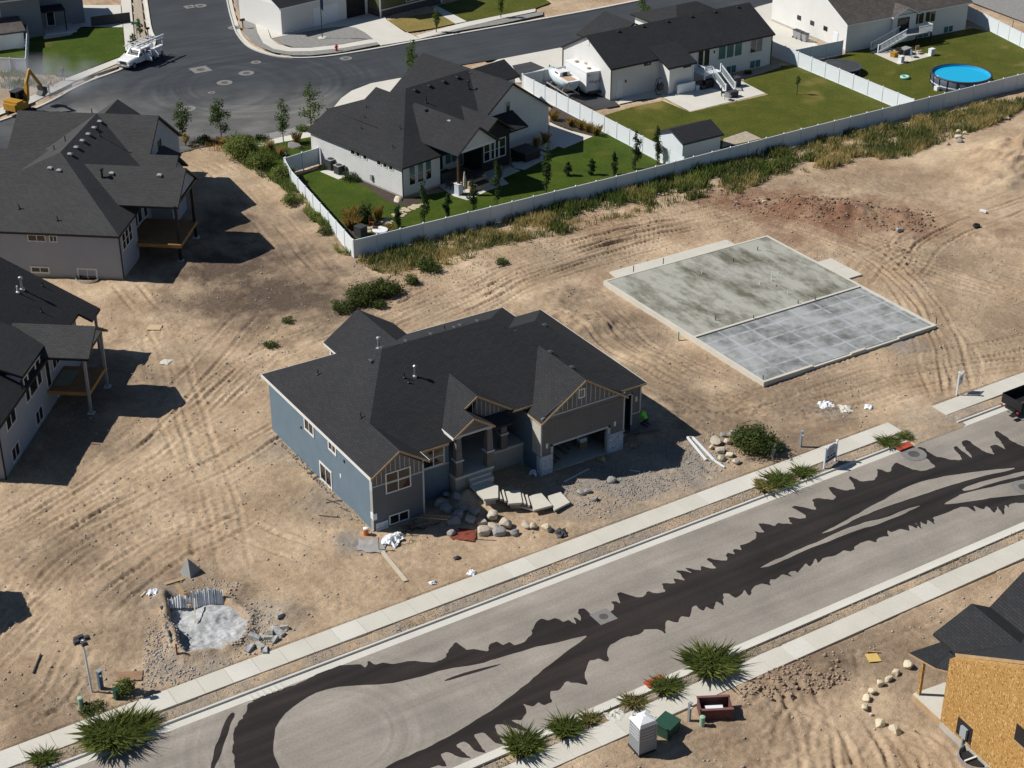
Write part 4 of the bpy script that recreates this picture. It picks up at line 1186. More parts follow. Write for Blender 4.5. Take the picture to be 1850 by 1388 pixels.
for i in range(200):
    y = rr.uniform(-.2, 16.2); s = rr.uniform(.06, .17); x = -rr.uniform(.05, .5)
    a0 = rr.uniform(0, 1.5); zt = rr.uniform(.05, .2)
    b.add([(x + s * rr.uniform(.7, 1.2) * math.cos(a0 + k * 1.26), y + s * rr.uniform(.7, 1.2) * math.sin(a0 + k * 1.26), -.05) for k in range(5)] + [(x, y, zt)], [(0, 1, 5), (1, 2, 5), (2, 3, 5), (3, 4, 5), (4, 0, 5)])
g = b.build('foundation_rubble', STONEB, mh); g['kind'] = 'stuff'

# garage shell with its big opening
J('garage_wall', LAPG, mh, (13.7, 14.66, 0, .2, 1.62, 4.42), (19.66, 21.0, 0, .2, 1.62, 4.42), (14.66, 19.66, 0, .2, 2.26, 4.42))
P('garage_wall', BLUESTUCCO, mh, (13.68, 13.88, .201, 6.6, -.2, 4.42))
P('garage_wall', TAUPESTUCCO, mh, (20.8, 21.0, .201, 6.6, -.2, 4.42))
P('garage_wall', mat('sunlit_wall_tone', (.46, .44, .38), .9, .08), mh, (13.655, 13.679, .02, 1.1, 1.62, 4.4))  # pale warm strip at the side wall's front end, sunlight put into its colour
b = MB(); b.extr([(13.85, 4.43), (20.95, 4.43), (17.4, 6.78)], 'y', 0.02, .2); b.build('gable_wall', LAPG, mh)
b = MB(); b.extr([(13.9, 4.86), (20.9, 4.86), (20.9, 4.9), (17.4, 6.8), (13.9, 4.9)], 'y', -.002, .018); b.build('gable_field', LAPG, mh)
battens(mh, 'y-', -.002, 14.3, 20.6, lambda a: 4.9, lambda a: 6.9 - abs(a - 17.4) * LS - .12, .405)
P('band_board', GREYTRIM, mh, (13.68, 21.02, -.04, -.003, 4.74, 4.85))
window(mh, 'y-', -.002, 16.95, 17.32, 5.62, 6.18, 1, 1, fr=.1)
P('garage_pier', CONCW, mh, (13.72, 14.655, .03, .5, -.2, 1.6), (19.665, 20.98, .03, .5, -.2, 1.6))
stoneface(mh, 'y-', .03, 13.72, 14.66, .0, 1.56)
stoneface(mh, 'y-', .03, 19.66, 20.98, .0, 1.56)
stoneface(mh, 'x-', 13.72, .0, .5, .0, 1.56)
P('pier_cap', GREYTRIM, mh, (13.6, 14.68, -.12, .2, 1.56, 1.66), (19.64, 21.05, -.12, .2, 1.56, 1.66))
P('door_casing', GREYTRIM, mh, (14.54, 14.70, -.03, -.001, 1.67, 2.4), (19.6, 19.78, -.03, -.001, 1.67, 2.4), (14.54, 19.78, -.03, -.001, 2.24, 2.4), (14.64, 14.74, -.02, .25, -.02, 2.22), (19.56, 19.66, -.02, .25, -.02, 2.22))
P('corner_board', GREYTRIM, mh, (13.64, 13.76, -.03, -.001, 1.67, 4.45), (20.92, 21.04, -.03, -.001, 1.67, 4.45))
for x in (14.2, 20.2):
    P('light_box', TRIM, mh, (x - .09, x + .09, -.02, -.001, 2.2, 2.6))
P('garage_floor', CONC, mh, (13.9, 20.8, .1, 6.6, -.2, .03))
for i, (x, y, l, a) in enumerate(((15.6, .8, 3.6, .05), (16.1, 1.0, 3.4, .0), (17.0, 1.4, 3.0, -.04), (17.5, 1.8, 2.8, .03), (15.2, 1.4, 1.6, .1))):
    c = MB().bar((x, y, .06), (x + l * math.sin(a), y + l * math.cos(a), .06), .2, .05).build('stacked_board', WOOD, None)
    tag(c, ['long pine board lying nearest the left pier in the garage', 'second pine board on the garage floor from the left pier', 'middle pine board on the garage floor', 'rightmost pine board on the garage floor', 'short pine offcut on the garage floor by the left pier'][i], 'board', 'boards on the garage floor')
bx = thing('carton_stack', 'stack of cartons just inside the open garage', 'cartons', (18.6, 1.9, .03))
P('lower_carton', mat('cardboard', (.30, .20, .12), .9, .2), bx, (-.35, .35, -.3, .3, 0, .45))
P('upper_carton', PLASTICW, bx, (-.3, .3, -.25, .25, .452, .8))
# right wing walls with single garage door
J('wing_wall', LAPG, mh, (21.02, 21.5, 1.2, 1.4, -.2, 4.42), (22.56, 23.36, 1.2, 1.4, 1.9, 4.42), (21.5, 22.56, 1.2, 1.4, 3.62, 4.42))
P('wing_wall', TAUPESTUCCO, mh, (22.56, 23.34, 1.22, 1.4, -.2, 1.9), (23.14, 23.34, 1.401, 14.9, -.2, 4.42), (21.02, 23.1, 14.7, 14.9, -.2, 4.4))
P('door_casing', GREYTRIM, mh, (22.5, 22.62, 1.16, 1.199, 1.0, 3.75), (21.42, 22.62, 1.16, 1.199, 3.62, 3.75), (22.62, 23.38, 1.15, 1.21, 1.86, 1.96))
P('corner_board', GREYTRIM, mh, (23.28, 23.4, 1.15, 1.199, 1.97, 4.4))
P('light_box', TRIM, mh, (22.9, 23.05, 1.17, 1.199, 2.9, 3.3))
P('wing_floor', CONC, mh, (21.02, 23.1, 1.25, 14.6, -.2, .35))
# porch: deck, columns, recessed entry
J('porch_deck', CONC, mh, (6.9, 10.1, .6, 5.0, 1.55, 1.75), (10.1, 13.66, 2.25, 5.0, 1.55, 1.75))
J('porch_base', CONCW, mh, (6.95, 10.0, .68, 5.0, -.2, 1.549), (10.0, 13.66, 2.3, 5.0, -.2, 1.549))
P('porch_step', CONC, mh, (7.9, 9.6, .25, .6, 1.2, 1.56), (7.85, 9.65, -.1, .25, .9, 1.38))
def column(x, y, z1, zt):
    c = P('column', LAPG, mh, (x - .27, x + .27, y - .27, y + .27, 1.75, z1))
    b = MB(); b.add([(x - .25, y - .25, z1 + .14), (x + .25, y - .25, z1 + .14), (x + .25, y + .25, z1 + .14), (x - .25, y + .25, z1 + .14), (x - .18, y - .18, zt), (x + .18, y - .18, zt), (x + .18, y + .18, zt), (x - .18, y + .18, zt)],
                    [(3, 2, 1, 0), (4, 5, 6, 7), (0, 1, 5, 4), (1, 2, 6, 5), (2, 3, 7, 6), (3, 0, 4, 7)])
    b.build('column_shaft', LAPG, c)
    P('column_cap', GREYTRIM, c, (x - .33, x + .33, y - .33, y + .33, z1, z1 + .14))
    P('column_head', GREYTRIM, c, (x - .24, x + .24, y - .24, y + .24, zt - .12, zt + .02))
column(7.3, .95, 2.95, 4.95); column(9.85, .95, 2.95, 4.95); column(11.95, 2.45, 2.95, 4.9)
P('porch_beam', GREYTRIM, mh, (7.0, 10.1, .72, 1.0, 4.88, 5.06))
b = MB(); b.extr([(7.05, 5.05), (10.0, 5.05), (8.5, 6.0)], 'y', .75, .9); b.build('gable_wall', LAPG, mh)
b = MB(); b.extr([(9.2, 5.0), (12.2, 5.0), (9.64, 6.72)], 'y', 2.2, 2.35); b.build('gable_wall', LAPG, mh)
battens(mh, 'y-', 2.2, 9.3, 12.0, lambda a: 5.05 + max(0, (9.0 - a)) * .5, lambda a: 6.62 - abs(a - 9.64) * LS, .36)
P('band_board', GREYTRIM, mh, (9.0, 12.2, 2.15, 2.199, 4.92, 5.04))
P('entry_wall', LAPG, mh, (6.853, 7.4, 4.9, 4.998, 1.75, 4.42), (9.9, 13.6, 4.9, 4.998, 1.75, 4.42))
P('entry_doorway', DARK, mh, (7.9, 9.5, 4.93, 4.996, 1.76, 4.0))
P('temporary_post', WOOD, mh, (12.75, 12.85, 3.4, 3.5, 1.75, 4.4))
# things on the roof
rz = lambda x, y: min(4.5 + LS * (x + .15), 4.5 + .5 * (y - 1.1), 4.5 + LS * (21.2 - x), 4.5 + .5 * (17.3 - y))
def onroof(px, py):
    return px, py, rz(px, py)
for x, y in ((6.3, 9.75), (8.3, 9.7), (10.4, 9.7), (12.4, 9.7), (14.4, 9.7), (5.0, 9.0), (1.55, .9), (17.7, 5.0), (17.75, 2.2), (16.4, 7.9)):
    z = 5.4 if (x, y) == (1.55, .9) else rz(x, y)
    if x > 17.5: z = 4.5 + LS * (21.2 - x)
    vent(mh, x, y, z)
vent(mh, 19.0, 7.7, 7.55)
pipe(mh, 6.3, 10.4, rz(6.3, 10.4), .75, .09, CHROME, True)
pipe(mh, 7.1, 6.5, rz(7.1, 6.5), .7, .07, CHROME, True)
pipe(mh, 6.3, 6.6, rz(6.3, 6.6), .45, .04); pipe(mh, 6.4, 6.15, rz(6.4, 6.15), .25, .04)
pipe(mh, 2.2, 12.3, rz(2.2, 12.3), .45, .04); pipe(mh, 2.0, 5.2, rz(2.0, 5.2), .45, .04); pipe(mh, 11.9, 10.5, rz(11.9, 10.5), .35, .04)
vent(mh, 13.2, 10.2, rz(13.2, 10.2))

# stepped concrete walk coming down from the porch
wk = thing('concrete_walk', 'stepped concrete landings winding down from the blue house porch', 'walkway', (0, 0, 0))
def slabpoly(poly, z, th, name):
    if name == 'landing':
        mx = sum(p[0] for p in poly) / len(poly); my = sum(p[1] for p in poly) / len(poly)
        poly = [(mx + (x - mx) * 1.1, my + (y - my) * 1.1) for x, y in poly]
    b = MB(); b.prism(poly, z - .15, z); o = b.build(name, CONC, wk)
    if name == 'landing':
        cx = sum(p[0] for p in poly) / len(poly); cy = sum(p[1] for p in poly) / len(poly)
        MB().prism([(cx + (x - cx) * .72 + .12, cy + (y - cy) * .72 + .12) for x, y in poly], -.2, z - .151).build('landing_base', CONCW, wk)
    return o
LA = [(7.82, -.1), (9.1, -.18), (9.3, -1.1), (8.57, -2.28), (7.71, -1.96)]
slabpoly(LA, 1.2, .5, 'landing')
LB = [(9.72, -1.49), (10.66, -1.90), (10.00, -3.21), (9.17, -2.84)]
LC = [(11.08, -2.57), (12.03, -2.50), (11.80, -4.23), (10.52, -4.08)]
LD = [(12.42, -3.02), (13.37, -3.06), (13.21, -4.40), (11.84, -4.64)]
slabpoly(LB, .8, .3, 'landing'); slabpoly(LC, .5, .3, 'landing'); slabpoly(LD, .35, .28, 'landing')
for q, z in (([(9.27, -1.08), (9.41, -1.17), (8.86, -2.51), (8.72, -2.42)], 1.07), ([(9.54, -1.28), (9.67, -1.36), (9.08, -2.69), (8.94, -2.60)], .93), ([(10.68, -2.02), (10.81, -2.10), (10.26, -3.41), (10.12, -3.32)], .7), ([(10.91, -2.27), (11.04, -2.35), (10.46, -3.62), (10.33, -3.54)], .6)):
    slabpoly(q, z, .18, 'step')
slabpoly([(9.18, -1.30), (9.57, -2.20), (10.66, -3.87), (10.48, -3.22), (9.76, -1.89)], .28, .3, 'stringer')


# ================================================================ neighbouring houses
def house(name, label, o, ang):
    return thing(name, label, 'house', (o[0], o[1], 0), R(ang))

# ---- grey stucco house at upper left
h1 = house('stucco_house', 'large grey stucco house with charcoal hip roof and cedar deck by the cul-de-sac', (.07, 47.76), -38)
roofshell(h1, [(-20, -.3, 4.5), (.15, -.3, 4.5), (.15, 5.2, 4.5), (-7.4, 7.9, 9.0), (-7.4, 18.3, 9.0), (.15, 20, 4.5), (-15, 20, 4.5), (-15, 7.9, 4.5)],
          [(0, 1, 3, 7), (1, 2, 5, 4, 3), (3, 4, 6, 7)], SHING2, BLACK, edges={(0, 1), (1, 2)})
gable(h1, 'x', -15.3, -1.2, 11.6, 25.2, 4.5, 9.0, SHING2, BLACK, cr=18.4)          # big cross gable
gable(h1, 'x', -6.5, 1.6, 11.7, 17.2, 4.5, 6.5, SHING2, BLACK)                     # middle gable
gable(h1, 'x', -5.6, 4.2, 4.6, 11.75, 5.4, 7.8, SHING2, BLACK)                     # deck gable
gable(h1, 'x', -19, -9.5, 8.2, 17.5, 4.5, 7.2, SHING2, BLACK)                      # low gable on the far side
gable(h1, 'y', 20, 26.5, -11.5, -4.5, 5.2, 7.6, SHING2, BLACK)                     # street gable
P('wall', GREYSTUCCO, h1, (-20, 0, 0, 5.0, .35, 4.42))
P('foundation', CONCW, h1, (-19.9, -.03, .03, 4.9, -.3, .35))
P('wall', GREYSTUCCO, h1, (-20, -.9, 5.001, 17.5, -.3, 4.42))
gwall(h1, 'x', -15, -1.5, 12.0, 24.8, -.3, 4.5, 8.8, GREYSTUCCO)
gwall(h1, 'x', -6, 1.2, 12.2, 16.8, -.3, 4.4, 6.2, GREYSTUCCO)
b = MB(); b.extr([(5.0, 5.5), (11.4, 5.5), (8.2, 7.55)], 'x', 3.75, 3.9); b.build('gable_end', GREYSTUCCO, h1)
P('deck_post', BLACK, h1, (3.8, 4.05, 4.6, 4.85, -.1, 5.45), (3.8, 4.05, 9.9, 10.15, -.1, 5.45))
P('post_footing', CONC2, h1, (3.65, 4.2, 4.45, 5.0, -.1, .1), (3.65, 4.2, 9.75, 10.3, -.1, .1))
P('porch_beam', BLACK, h1, (3.8, 4.05, 4.6, 11.6, 5.2, 5.44))
d = P('deck', CEDAR, h1, (-.85, 4.1, 4.5, 10.2, 1.45, 1.7))
for i in range(36):
    y = 4.52 + i * .158
    P('plank', CEDAR, d, (-.85, 4.1, y, y + .145, 1.702, 1.73))
P('deck_rim', mat('cedar_rim', (.42, .22, .08), .75, .2), d, (-.9, 4.14, 4.44, 4.49, 1.4, 1.72), (4.11, 4.16, 4.5, 10.2, 1.4, 1.72))
P('downpipe', BLACK, h1, (.0, .1, -.1, 0, .3, 4.4), (-.1, .0, 5.0, 5.1, .3, 4.4))
window(h1, 'y-', 0, -8.3, -6.8, 3.62, 4.12, 2, 1)
window(h1, 'y-', 0, -6.3, -5.72, 3.62, 4.12, 2, 1)
window(h1, 'y-', .03, -4.1, -2.5, -.2, .95, 2, 1, fr=.14)
window(h1, 'y-', 0, -8.4, -6.9, .55, .95, 2, 1, fr=.14)
for k in range(3):
    window(h1, 'x+', 0, .8 + k * .95, 1.6 + k * .95, 2.65, 4.1, 1, 2)
for k in range(3):
    window(h1, 'x+', -.9, 5.5 + k * 1.35, 6.6 + k * 1.35, 2.0, 4.2, 1, 1)
window(h1, 'x+', -.9, 10.0, 11.0, 1.8, 3.9, 1, 1, fr=.12, name='patio_door')
window(h1, 'x+', -1.5, 18.1, 19.0, 5.3, 6.3, 1, 1, BLACK)
window(h1, 'y-', 12.2, -.5, .5, 2.2, 3.6, 2, 1)
b = MB()
for i in range(9):
    a = PI * i / 8
    a2 = PI * (i + 1) / 8
    if i < 8:
        b.bar((-3.3 - 1.1 * math.cos(a), -.05 - .9 * math.sin(a), 0), (-3.3 - 1.1 * math.cos(a2), -.05 - .9 * math.sin(a2), 0), .05, .5)
b.build('window_well', CHROME, h1)
mz = lambda x, y: 4.5 + .596 * (.15 - x)
for i in range(6):
    x = -6.75; y = 8.4 + i * 1.75
    vent(h1, x, y, mz(x, y), m=GREYP)
fz = lambda y: 4.5 + .5488 * (y + .3)
vent(h1, -7.9, 6.2, fz(6.2), m=GREYP); vent(h1, -7.0, 6.0, fz(6.0), m=GREYP)
vent(h1, -2.6, 7.4, 7.3, m=GREYP); vent(h1, 1.9, 7.4, 7.3, m=GREYP)
pipe(h1, -3.4, 7.0, mz(-3.4, 0), 1.1, .10, BLACK, True); pipe(h1, -6.0, 14.6, mz(-6.0, 0), 1.3, .05)
pipe(h1, -9.6, 2.0, fz(2.0), .4, .05); pipe(h1, -5.8, 1.0, fz(1.0), .4, .05); pipe(h1, -8.6, 12.5, 8.3, .5, .05); pipe(h1, -9.2, 11.0, 7.9, .5, .05); pipe(h1, -11.2, 6.0, 6.8, .5, .05); pipe(h1, -8.0, 18.8, 8.8, .5, .05)

# ---- grey house at left with the tall posts
h2 = house('stucco_house', 'grey stucco house at the left edge with gabled porch on tall posts', (-19.38, 20.24), -37)
roofshell(h2, [(.25, -.4, 4.5), (.25, 18.1, 4.5), (1.3, 18.1, 3.93), (1.3, 20.3, 3.93), (-9.5, 20.6, 9.75), (-9.5, -.4, 9.75), (-19, -.4, 4.5), (-19, 20.6, 4.5)],
          [(0, 1, 2, 3, 4, 5), (5, 4, 7, 6)], SHING, BLACK)
roofshell(h2, [(.1, 5.6, 5.5), (.1, 11.9, 5.5), (-4.2, 11.9, 6.85), (-4.2, 5.6, 6.85)], [(0, 1, 2, 3)], SHING, BLACK, edges={(0, 1), (0, 3), (1, 2)})
gable(h2, 'x', -2.8, 3.75, 9.7, 14.65, 4.95, 6.5, SHING2, BLACK)
P('wall', GREYSTUCCO, h2, (-18.5, 0, 0, 18.0, -.2, 4.3))
P('wall', GREYSTUCCO, h2, (-6, -.02, 5.9, 11.7, 4.301, 5.35))
P('wall', GREYSTUCCO, h2, (-18.5, -1.5, 18.001, 20.0, -.2, 4.3))
gwall(h2, 'y', .02, 17.9, -18.4, -.05, 4.25, 4.3, 9.4, GREYSTUCCO, 'gable_wall')
b = MB(); b.extr([(10.1, 5.0), (14.3, 5.0), (12.2, 6.3)], 'x', 3.25, 3.4); b.build('gable_end', GREYSTUCCO, h2)
P('porch_post', GREYP, h2, (3.2, 3.4, 9.85, 10.05, -.1, 4.95), (3.2, 3.4, 14.1, 14.3, -.1, 4.95), (.9, 1.1, 19.7, 19.9, -.1, 3.9))
P('post_footing', CONC2, h2, (3.05, 3.55, 9.7, 10.2, -.1, .12), (3.05, 3.55, 13.95, 14.45, -.1, .12))
P('porch_beam', BLACK, h2, (3.2, 3.4, 9.85, 14.3, 4.75, 4.93))
d = P('deck', CEDAR, h2, (0, 3.3, 10.05, 14.1, 1.6, 1.82))
for i in range(27):
    y = 10.06 + i * .15
    P('plank', CEDAR, d, (0, 3.3, y, y + .137, 1.822, 1.85))
P('deck_rim', MATS['cedar_rim'], d, (0, 3.34, 10.0, 10.045, 1.55, 1.84), (3.31, 3.36, 10.05, 14.1, 1.55, 1.84))
P('plywood_sheet', mat('dusty_plywood', (.30, .27, .19), .9, .15), h2, (.2, 1.5, 10.9, 13.4, 1.852, 1.875))
window(h2, 'x+', 0, 1.7, 3.5, 3.1, 4.2, 2, 1)
window(h2, 'x+', 0, 1.8, 3.2, .4, 1.4, 2, 1)
window(h2, 'x+', 0, 7.1, 8.5, .4, 1.45, 2, 1)
window(h2, 'x+', 0, 12.0, 13.2, .3, 1.3, 2, 1)
window(h2, 'x+', 0, 5.9, 6.6, 3.1, 5.1, 1, 2); window(h2, 'x+', 0, 6.8, 8.3, 3.1, 5.1, 1, 1); window(h2, 'x+', 0, 8.5, 9.3, 3.1, 5.1, 1, 2)
window(h2, 'x+', 0, 10.3, 11.1, 1.9, 4.0, 1, 1, name='patio_door'); window(h2, 'x+', 0, 11.9, 13.4, 2.7, 4.1, 2, 1)
P('downpipe', BLACK, h2, (.01, .11, -.05, .05, 0, 4.4), (.01, .11, 5.3, 5.4, 4.0, 5.4))
sz = lambda x: 4.5 + .54 * (.25 - x)
pipe(h2, -3.9, 17.6, sz(-3.9), .9, .09, CHROME, True); pipe(h2, -4.0, 16.9, sz(-4.0), .55, .06, PLASTICW); pipe(h2, -2.9, 19.4, sz(-2.9), .4, .04); pipe(h2, -1.9, 15.9, sz(-1.9), .4, .04)
# the next house along, standing just outside the left edge, throws its shadow into the picture
h3 = copy_tree(h2)
g3 = (-23.11, 3.81)
ca, sa = math.cos(R(-37)), math.sin(R(-37))
h3.location = (g3[0] - (9.85 * ca - 12.57 * sa), g3[1] - (9.85 * sa + 12.57 * ca), 0)
h3['label'] = 'house out of view whose gabled shadow falls on the dirt at the left edge'

# ---- white house with black patio wall, inside the corner fence
hm = house('white_house', 'white lap-sided house with dark roof and black patio wall', (30.66, 51.24), 12)
roofshell(hm, [(-.2, -.25, 3.3), (5.1, -.25, 3.3), (17.3, -.25, 3.3), (17.3, 8.6, 7.4), (8.1, 8.6, 7.4), (-.2, 14.9, 3.3), (2.7, 14.9, 4.95), (5.6, 14.9, 3.3), (8.0, 16.9, 3.3)],
          [(0, 2, 3, 4), (0, 4, 6, 5)], SHING, DKGREY, edges={(0, 5)})
roofshell(hm, [(8.1, 8.6, 7.4), (17.3, 8.6, 7.4), (17.3, 16.3, 3.5), (5.6, 16.3, 3.5)], [(0, 1, 2, 3)], SHING, None)
roofshell(hm, [(2.7, 15.2, 4.95), (2.7, 7.0, 4.95), (5.6, 9.0, 3.3), (5.6, 15.2, 3.3)], [(0, 1, 2, 3)], SHING, DKGREY, edges={(0, 3)})
gable(hm, 'y', 13.0, 16.6, 8.0, 13.4, 3.4, 5.0, SHING, DKGREY)
roofshell(hm, [(17.2, 1.9, 7.5), (17.2, 16.2, 7.5), (11.2, 16.2, 3.4), (11.2, 6.0, 3.4), (13.4, 1.9, 4.9), (23.2, 1.9, 3.4), (23.2, 16.2, 3.4)], [(0, 1, 2, 3, 4), (0, 5, 6, 1)], SHING, BLACK, edges={(0, 4), (0, 5), (5, 6)})
gable(hm, 'y', -.95, 4.6, 9.75, 14.65, 3.8, 5.55, SHING, BLACK)
gable(hm, 'y', -3.45, 6.4, 4.4, 10.3, 4.4, 6.6, SHING, DKGREY)
gable(hm, 'x', 20, 28.0, 11.9, 17.1, 3.4, 4.7, SHING, DKGREY)
P('wall', LAPW, hm, (0, 5.0, 0, 14.6, .2, 3.2)); P('wall', LAPW, hm, (5.001, 14.0, 2.2, 16.0, .2, 3.25))
P('foundation', CONCW, hm, (.03, 4.97, .03, 14.5, -.2, .2))
gwall(hm, 'y', 2.2, 15.8, 11.9, 22.8, -.2, 3.5, 7.25, LAPW, cr=17.2)
gwall(hm, 'y', -.6, 4.6, 10.2, 14.2, -.2, 3.75, 5.3, LAPDK, 'black_wall')
gwall(hm, 'x', 20, 27.6, 12.3, 16.7, -.2, 3.3, 4.5, LAPW)
b = MB(); b.extr([(4.8, 4.4), (9.9, 4.4), (7.35, 6.35)], 'y', -3.0, -2.85); b.build('gable_end', LAPW, hm)
P('patio_post', mat('dark_wood', (.05, .028, .02), .7, .2), hm, (4.55, 4.8, -3.25, -3.0, 1.2, 4.4))
P('stone_pier', STONE, hm, (4.35, 5.0, -3.45, -2.8, 0, 1.15)); P('pier_cap', CONC2, hm, (4.3, 5.05, -3.5, -2.75, 1.152, 1.22))
P('patio_beam', WHITE, hm, (4.6, 9.9, -3.0, -2.851, 4.18, 4.39))
for a, c in ((7.38, 7.98), (6.58, 7.1), (5.48, 6.0), (3.3, 3.85), (2.38, 2.88), (1.47, 1.97)):
    window(hm, 'x-', 0, a, c, 2.58, 2.98, 1, 1, fr=.06)
for a in (.88, 1.98, 3.05):
    window(hm, 'y-', 0, a, a + .72, 2.15, 3.05, 1, 1, gm=BLIND); window(hm, 'y-', 0, a, a + .72, 1.15, 2.05, 1, 1)
window(hm, 'y-', 2.2, 5.6, 7.3, .5, 2.9, 1, 1); window(hm, 'y-', 2.2, 7.7, 9.3, .9, 2.9, 2, 1, gm=BLIND)
window(hm, 'y-', 2.2, 9.4, 10.1, .3, 2.7, 1, 1, name='patio_door', gm=BLIND)
for a, w in ((10.55, .75), (11.55, .4), (12.15, .4), (12.75, .8)):
    window(hm, 'y-', -.6, a, a + w, 1.2, 3.1, 1, 2)
window(hm, 'y-', 2.2, 16.4, 16.95, 4.25, 5.5, 1, 1)
P('wall_lamp', DKGREY, hm, (14.9, 15.05, 2.05, 2.199, 1.2, 1.6)); P('downpipe', BLACK, hm, (-.08, .0, -.08, 0, 0, 3.2))
P('meter_box', GREYP, hm, (-.18, -.002, 4.6, 4.9, .6, 1.2)); P('hose_reel', DKGREY, hm, (-.2, -.002, 8.7, 9.0, .5, .9))
for i in range(5):
    vent(hm, 8.9 + i * 2.0, 8.0, 7.15, m=BLACK)
pipe(hm, 7.0, 4.2, 5.35, 1.0, .11, BLACK, True); pipe(hm, 8.8, 6.2, 6.3, .7, .05); pipe(hm, 14.9, 6.3, 6.35, .7, .07, BLACK, True)
for x, y in ((2.0, 8.6), (3.3, 9.6), (3.6, 4.4), (4.4, 10.6), (1.4, 3.0)):
    pipe(hm, x, y, 3.3 + .494 * (x + .2), .4, .04)
vent(hm, 7.0, .6, 6.2, m=GREYP)

# ---- white house with the deck stairs, boat and camper beside it
hb = house('white_house', 'long white stucco house with black roof and deck stairs beside the boat', (65.01, 64.13), 1)
gable(hb, 'x', -.2, 24.3, -.25, 9.85, 3.85, 6.5, SHING, BLACK)
roofshell(hb, [(6.4, -2.4, 3.35), (10.6, -2.4, 3.35), (10.6, 1.6, 4.85), (6.4, 1.6, 4.85)], [(0, 1, 2, 3)], SHING, BLACK, edges={(0, 1), (0, 3), (1, 2)})
gable(hb, 'y', 7.0, 12.9, 4.2, 12.6, 3.9, 6.0, SHING, BLACK)
hip(hb, 14.6, 24.6, 6.5, 16.0, 3.9, ((18.0, 11.2, 5.6), (21.2, 11.2, 5.6)), SHING, BLACK)
gwall(hb, 'x', 0, 24.0, 0, 9.6, -.2, 3.8, 6.3, WHITESTUCCO)
gwall(hb, 'y', 9.0, 12.5, 4.7, 12.1, -.2, 3.7, 5.6, WHITESTUCCO)
P('wall', WHITESTUCCO, hb, (6.9, 10.4, -2.0, -.001, -.2, 3.4)); P('wall', WHITESTUCCO, hb, (15, 24.2, 9.601, 15.5, -.2, 3.8))
for a in (15.75, 17.0, 18.25):
    window(hb, 'y-', 0, a, a + 1.05, 2.05, 3.6, 1, 1, gm=BLIND)
window(hb, 'y-', 0, 20.7, 22.5, 2.0, 3.6, 2, 1); window(hb, 'y-', 0, 17.1, 18.6, .05, .95, 2, 1, gm=BLIND); window(hb, 'y-', 0, 20.8, 22.4, .05, .95, 2, 1, gm=BLIND)
window(hb, 'y-', 0, 12.65, 13.4, 1.7, 3.6, 1, 1, fr=.12, name='glass_door'); window(hb, 'y-', 0, 13.6, 14.35, 1.7, 3.6, 1, 1, fr=.12, name='glass_door')
window(hb, 'y-', 0, 4.75, 5.55, 3.35, 3.62, 1, 1, BLACK); window(hb, 'y-', -2.0, 8.95, 9.9, 2.9, 3.15, 1, 1, BLACK)
P('side_door', WHITE, hb, (.8, 1.7, -.03, -.002, .05, 2.2)); P('wall_lamp', DKGREY, hb, (2.0, 2.12, -.12, -.002, 1.8, 2.1)); P('wall_lamp', DKGREY, hb, (15.0, 15.12, -.12, -.002, 3.0, 3.3))
for a in (7.0, 4.4, 2.0):
    window(hb, 'x-', 0, a, a + .5, 1.8, 2.2, 1, 1, fr=.05)
P('gable_vent', TRIM, hb, (-.04, -.002, 4.4, 4.9, 5.3, 5.85))
P('downpipe', BLACK, hb, (-.08, .0, -.08, 0, 0, 3.8), (-.08, 0, 9.6, 9.7, 0, 3.8), (24.0, 24.08, -.08, 0, 0, 3.8)); P('downpipe', WHITE, hb, (6.8, 6.9, -2.08, -2.0, 0, 3.3), (10.3, 10.4, -2.08, -2.0, 0, 3.3))
for i in range(6):
    vent(hb, 4.2 + 3.6 * i, 4.5, 6.28, m=BLACK)
dk = J('deck_landing', WHITE, hb, (11.6, 14.2, -2.6, -.01, 1.5, 1.65))
for x in (11.7, 14.1):
    P('deck_post', WHITE, dk, (x - .07, x + .07, -2.6, -2.46, 0, 2.6))
P('deck_rail', WHITE, dk, (11.7, 12.7, -2.58, -2.5, 2.45, 2.55), (11.65, 11.73, -2.6, -.1, 2.45, 2.55))
for i in range(8):
    P('baluster', WHITE, dk, (11.8 + i * .12, 11.84 + i * .12, -2.57, -2.52, 1.66, 2.45))
for i in range(9):
    P('stair_tread', DKGREY, dk, (12.8, 14.1, -2.9 - i * .28, -2.62 - i * .28, 1.30 - i * .16, 1.36 - i * .16))
for x in (12.75, 14.15):
    MB().bar((x, -2.6, 2.45), (x, -5.2, .95), .08, .1).build('stair_rail', WHITE, dk)
    MB().bar((x, -2.6, 1.45), (x, -5.2, .05), .06, .26).build('stringer', WHITE, dk)
    P('newel_post', WHITE, dk, (x - .07, x + .07, -5.3, -5.15, 0, 1.1))
    for i in range(14):
        y = -2.75 - i * .17
        MB().bar((x, y, 1.45 - i * .1), (x, y, 2.36 - i * .098), .04, .04).build('baluster', WHITE, dk)
P('gate_panel', WHITE, hb, (7.6, 10.2, -2.7, -2.62, .1, 1.2))

# ---- shed in its yard
sh = thing('garden_shed', 'small white garden shed with dark gable roof against the fence', 'shed', (60.65, 44.85), R(1))
gable(sh, 'x', -.2, 5.3, -.3, 4.3, 1.9, 2.85, SHING, DKGREY)
gwall(sh, 'x', 0, 5.1, 0, 4.0, -.1, 1.85, 2.7, WHITE)

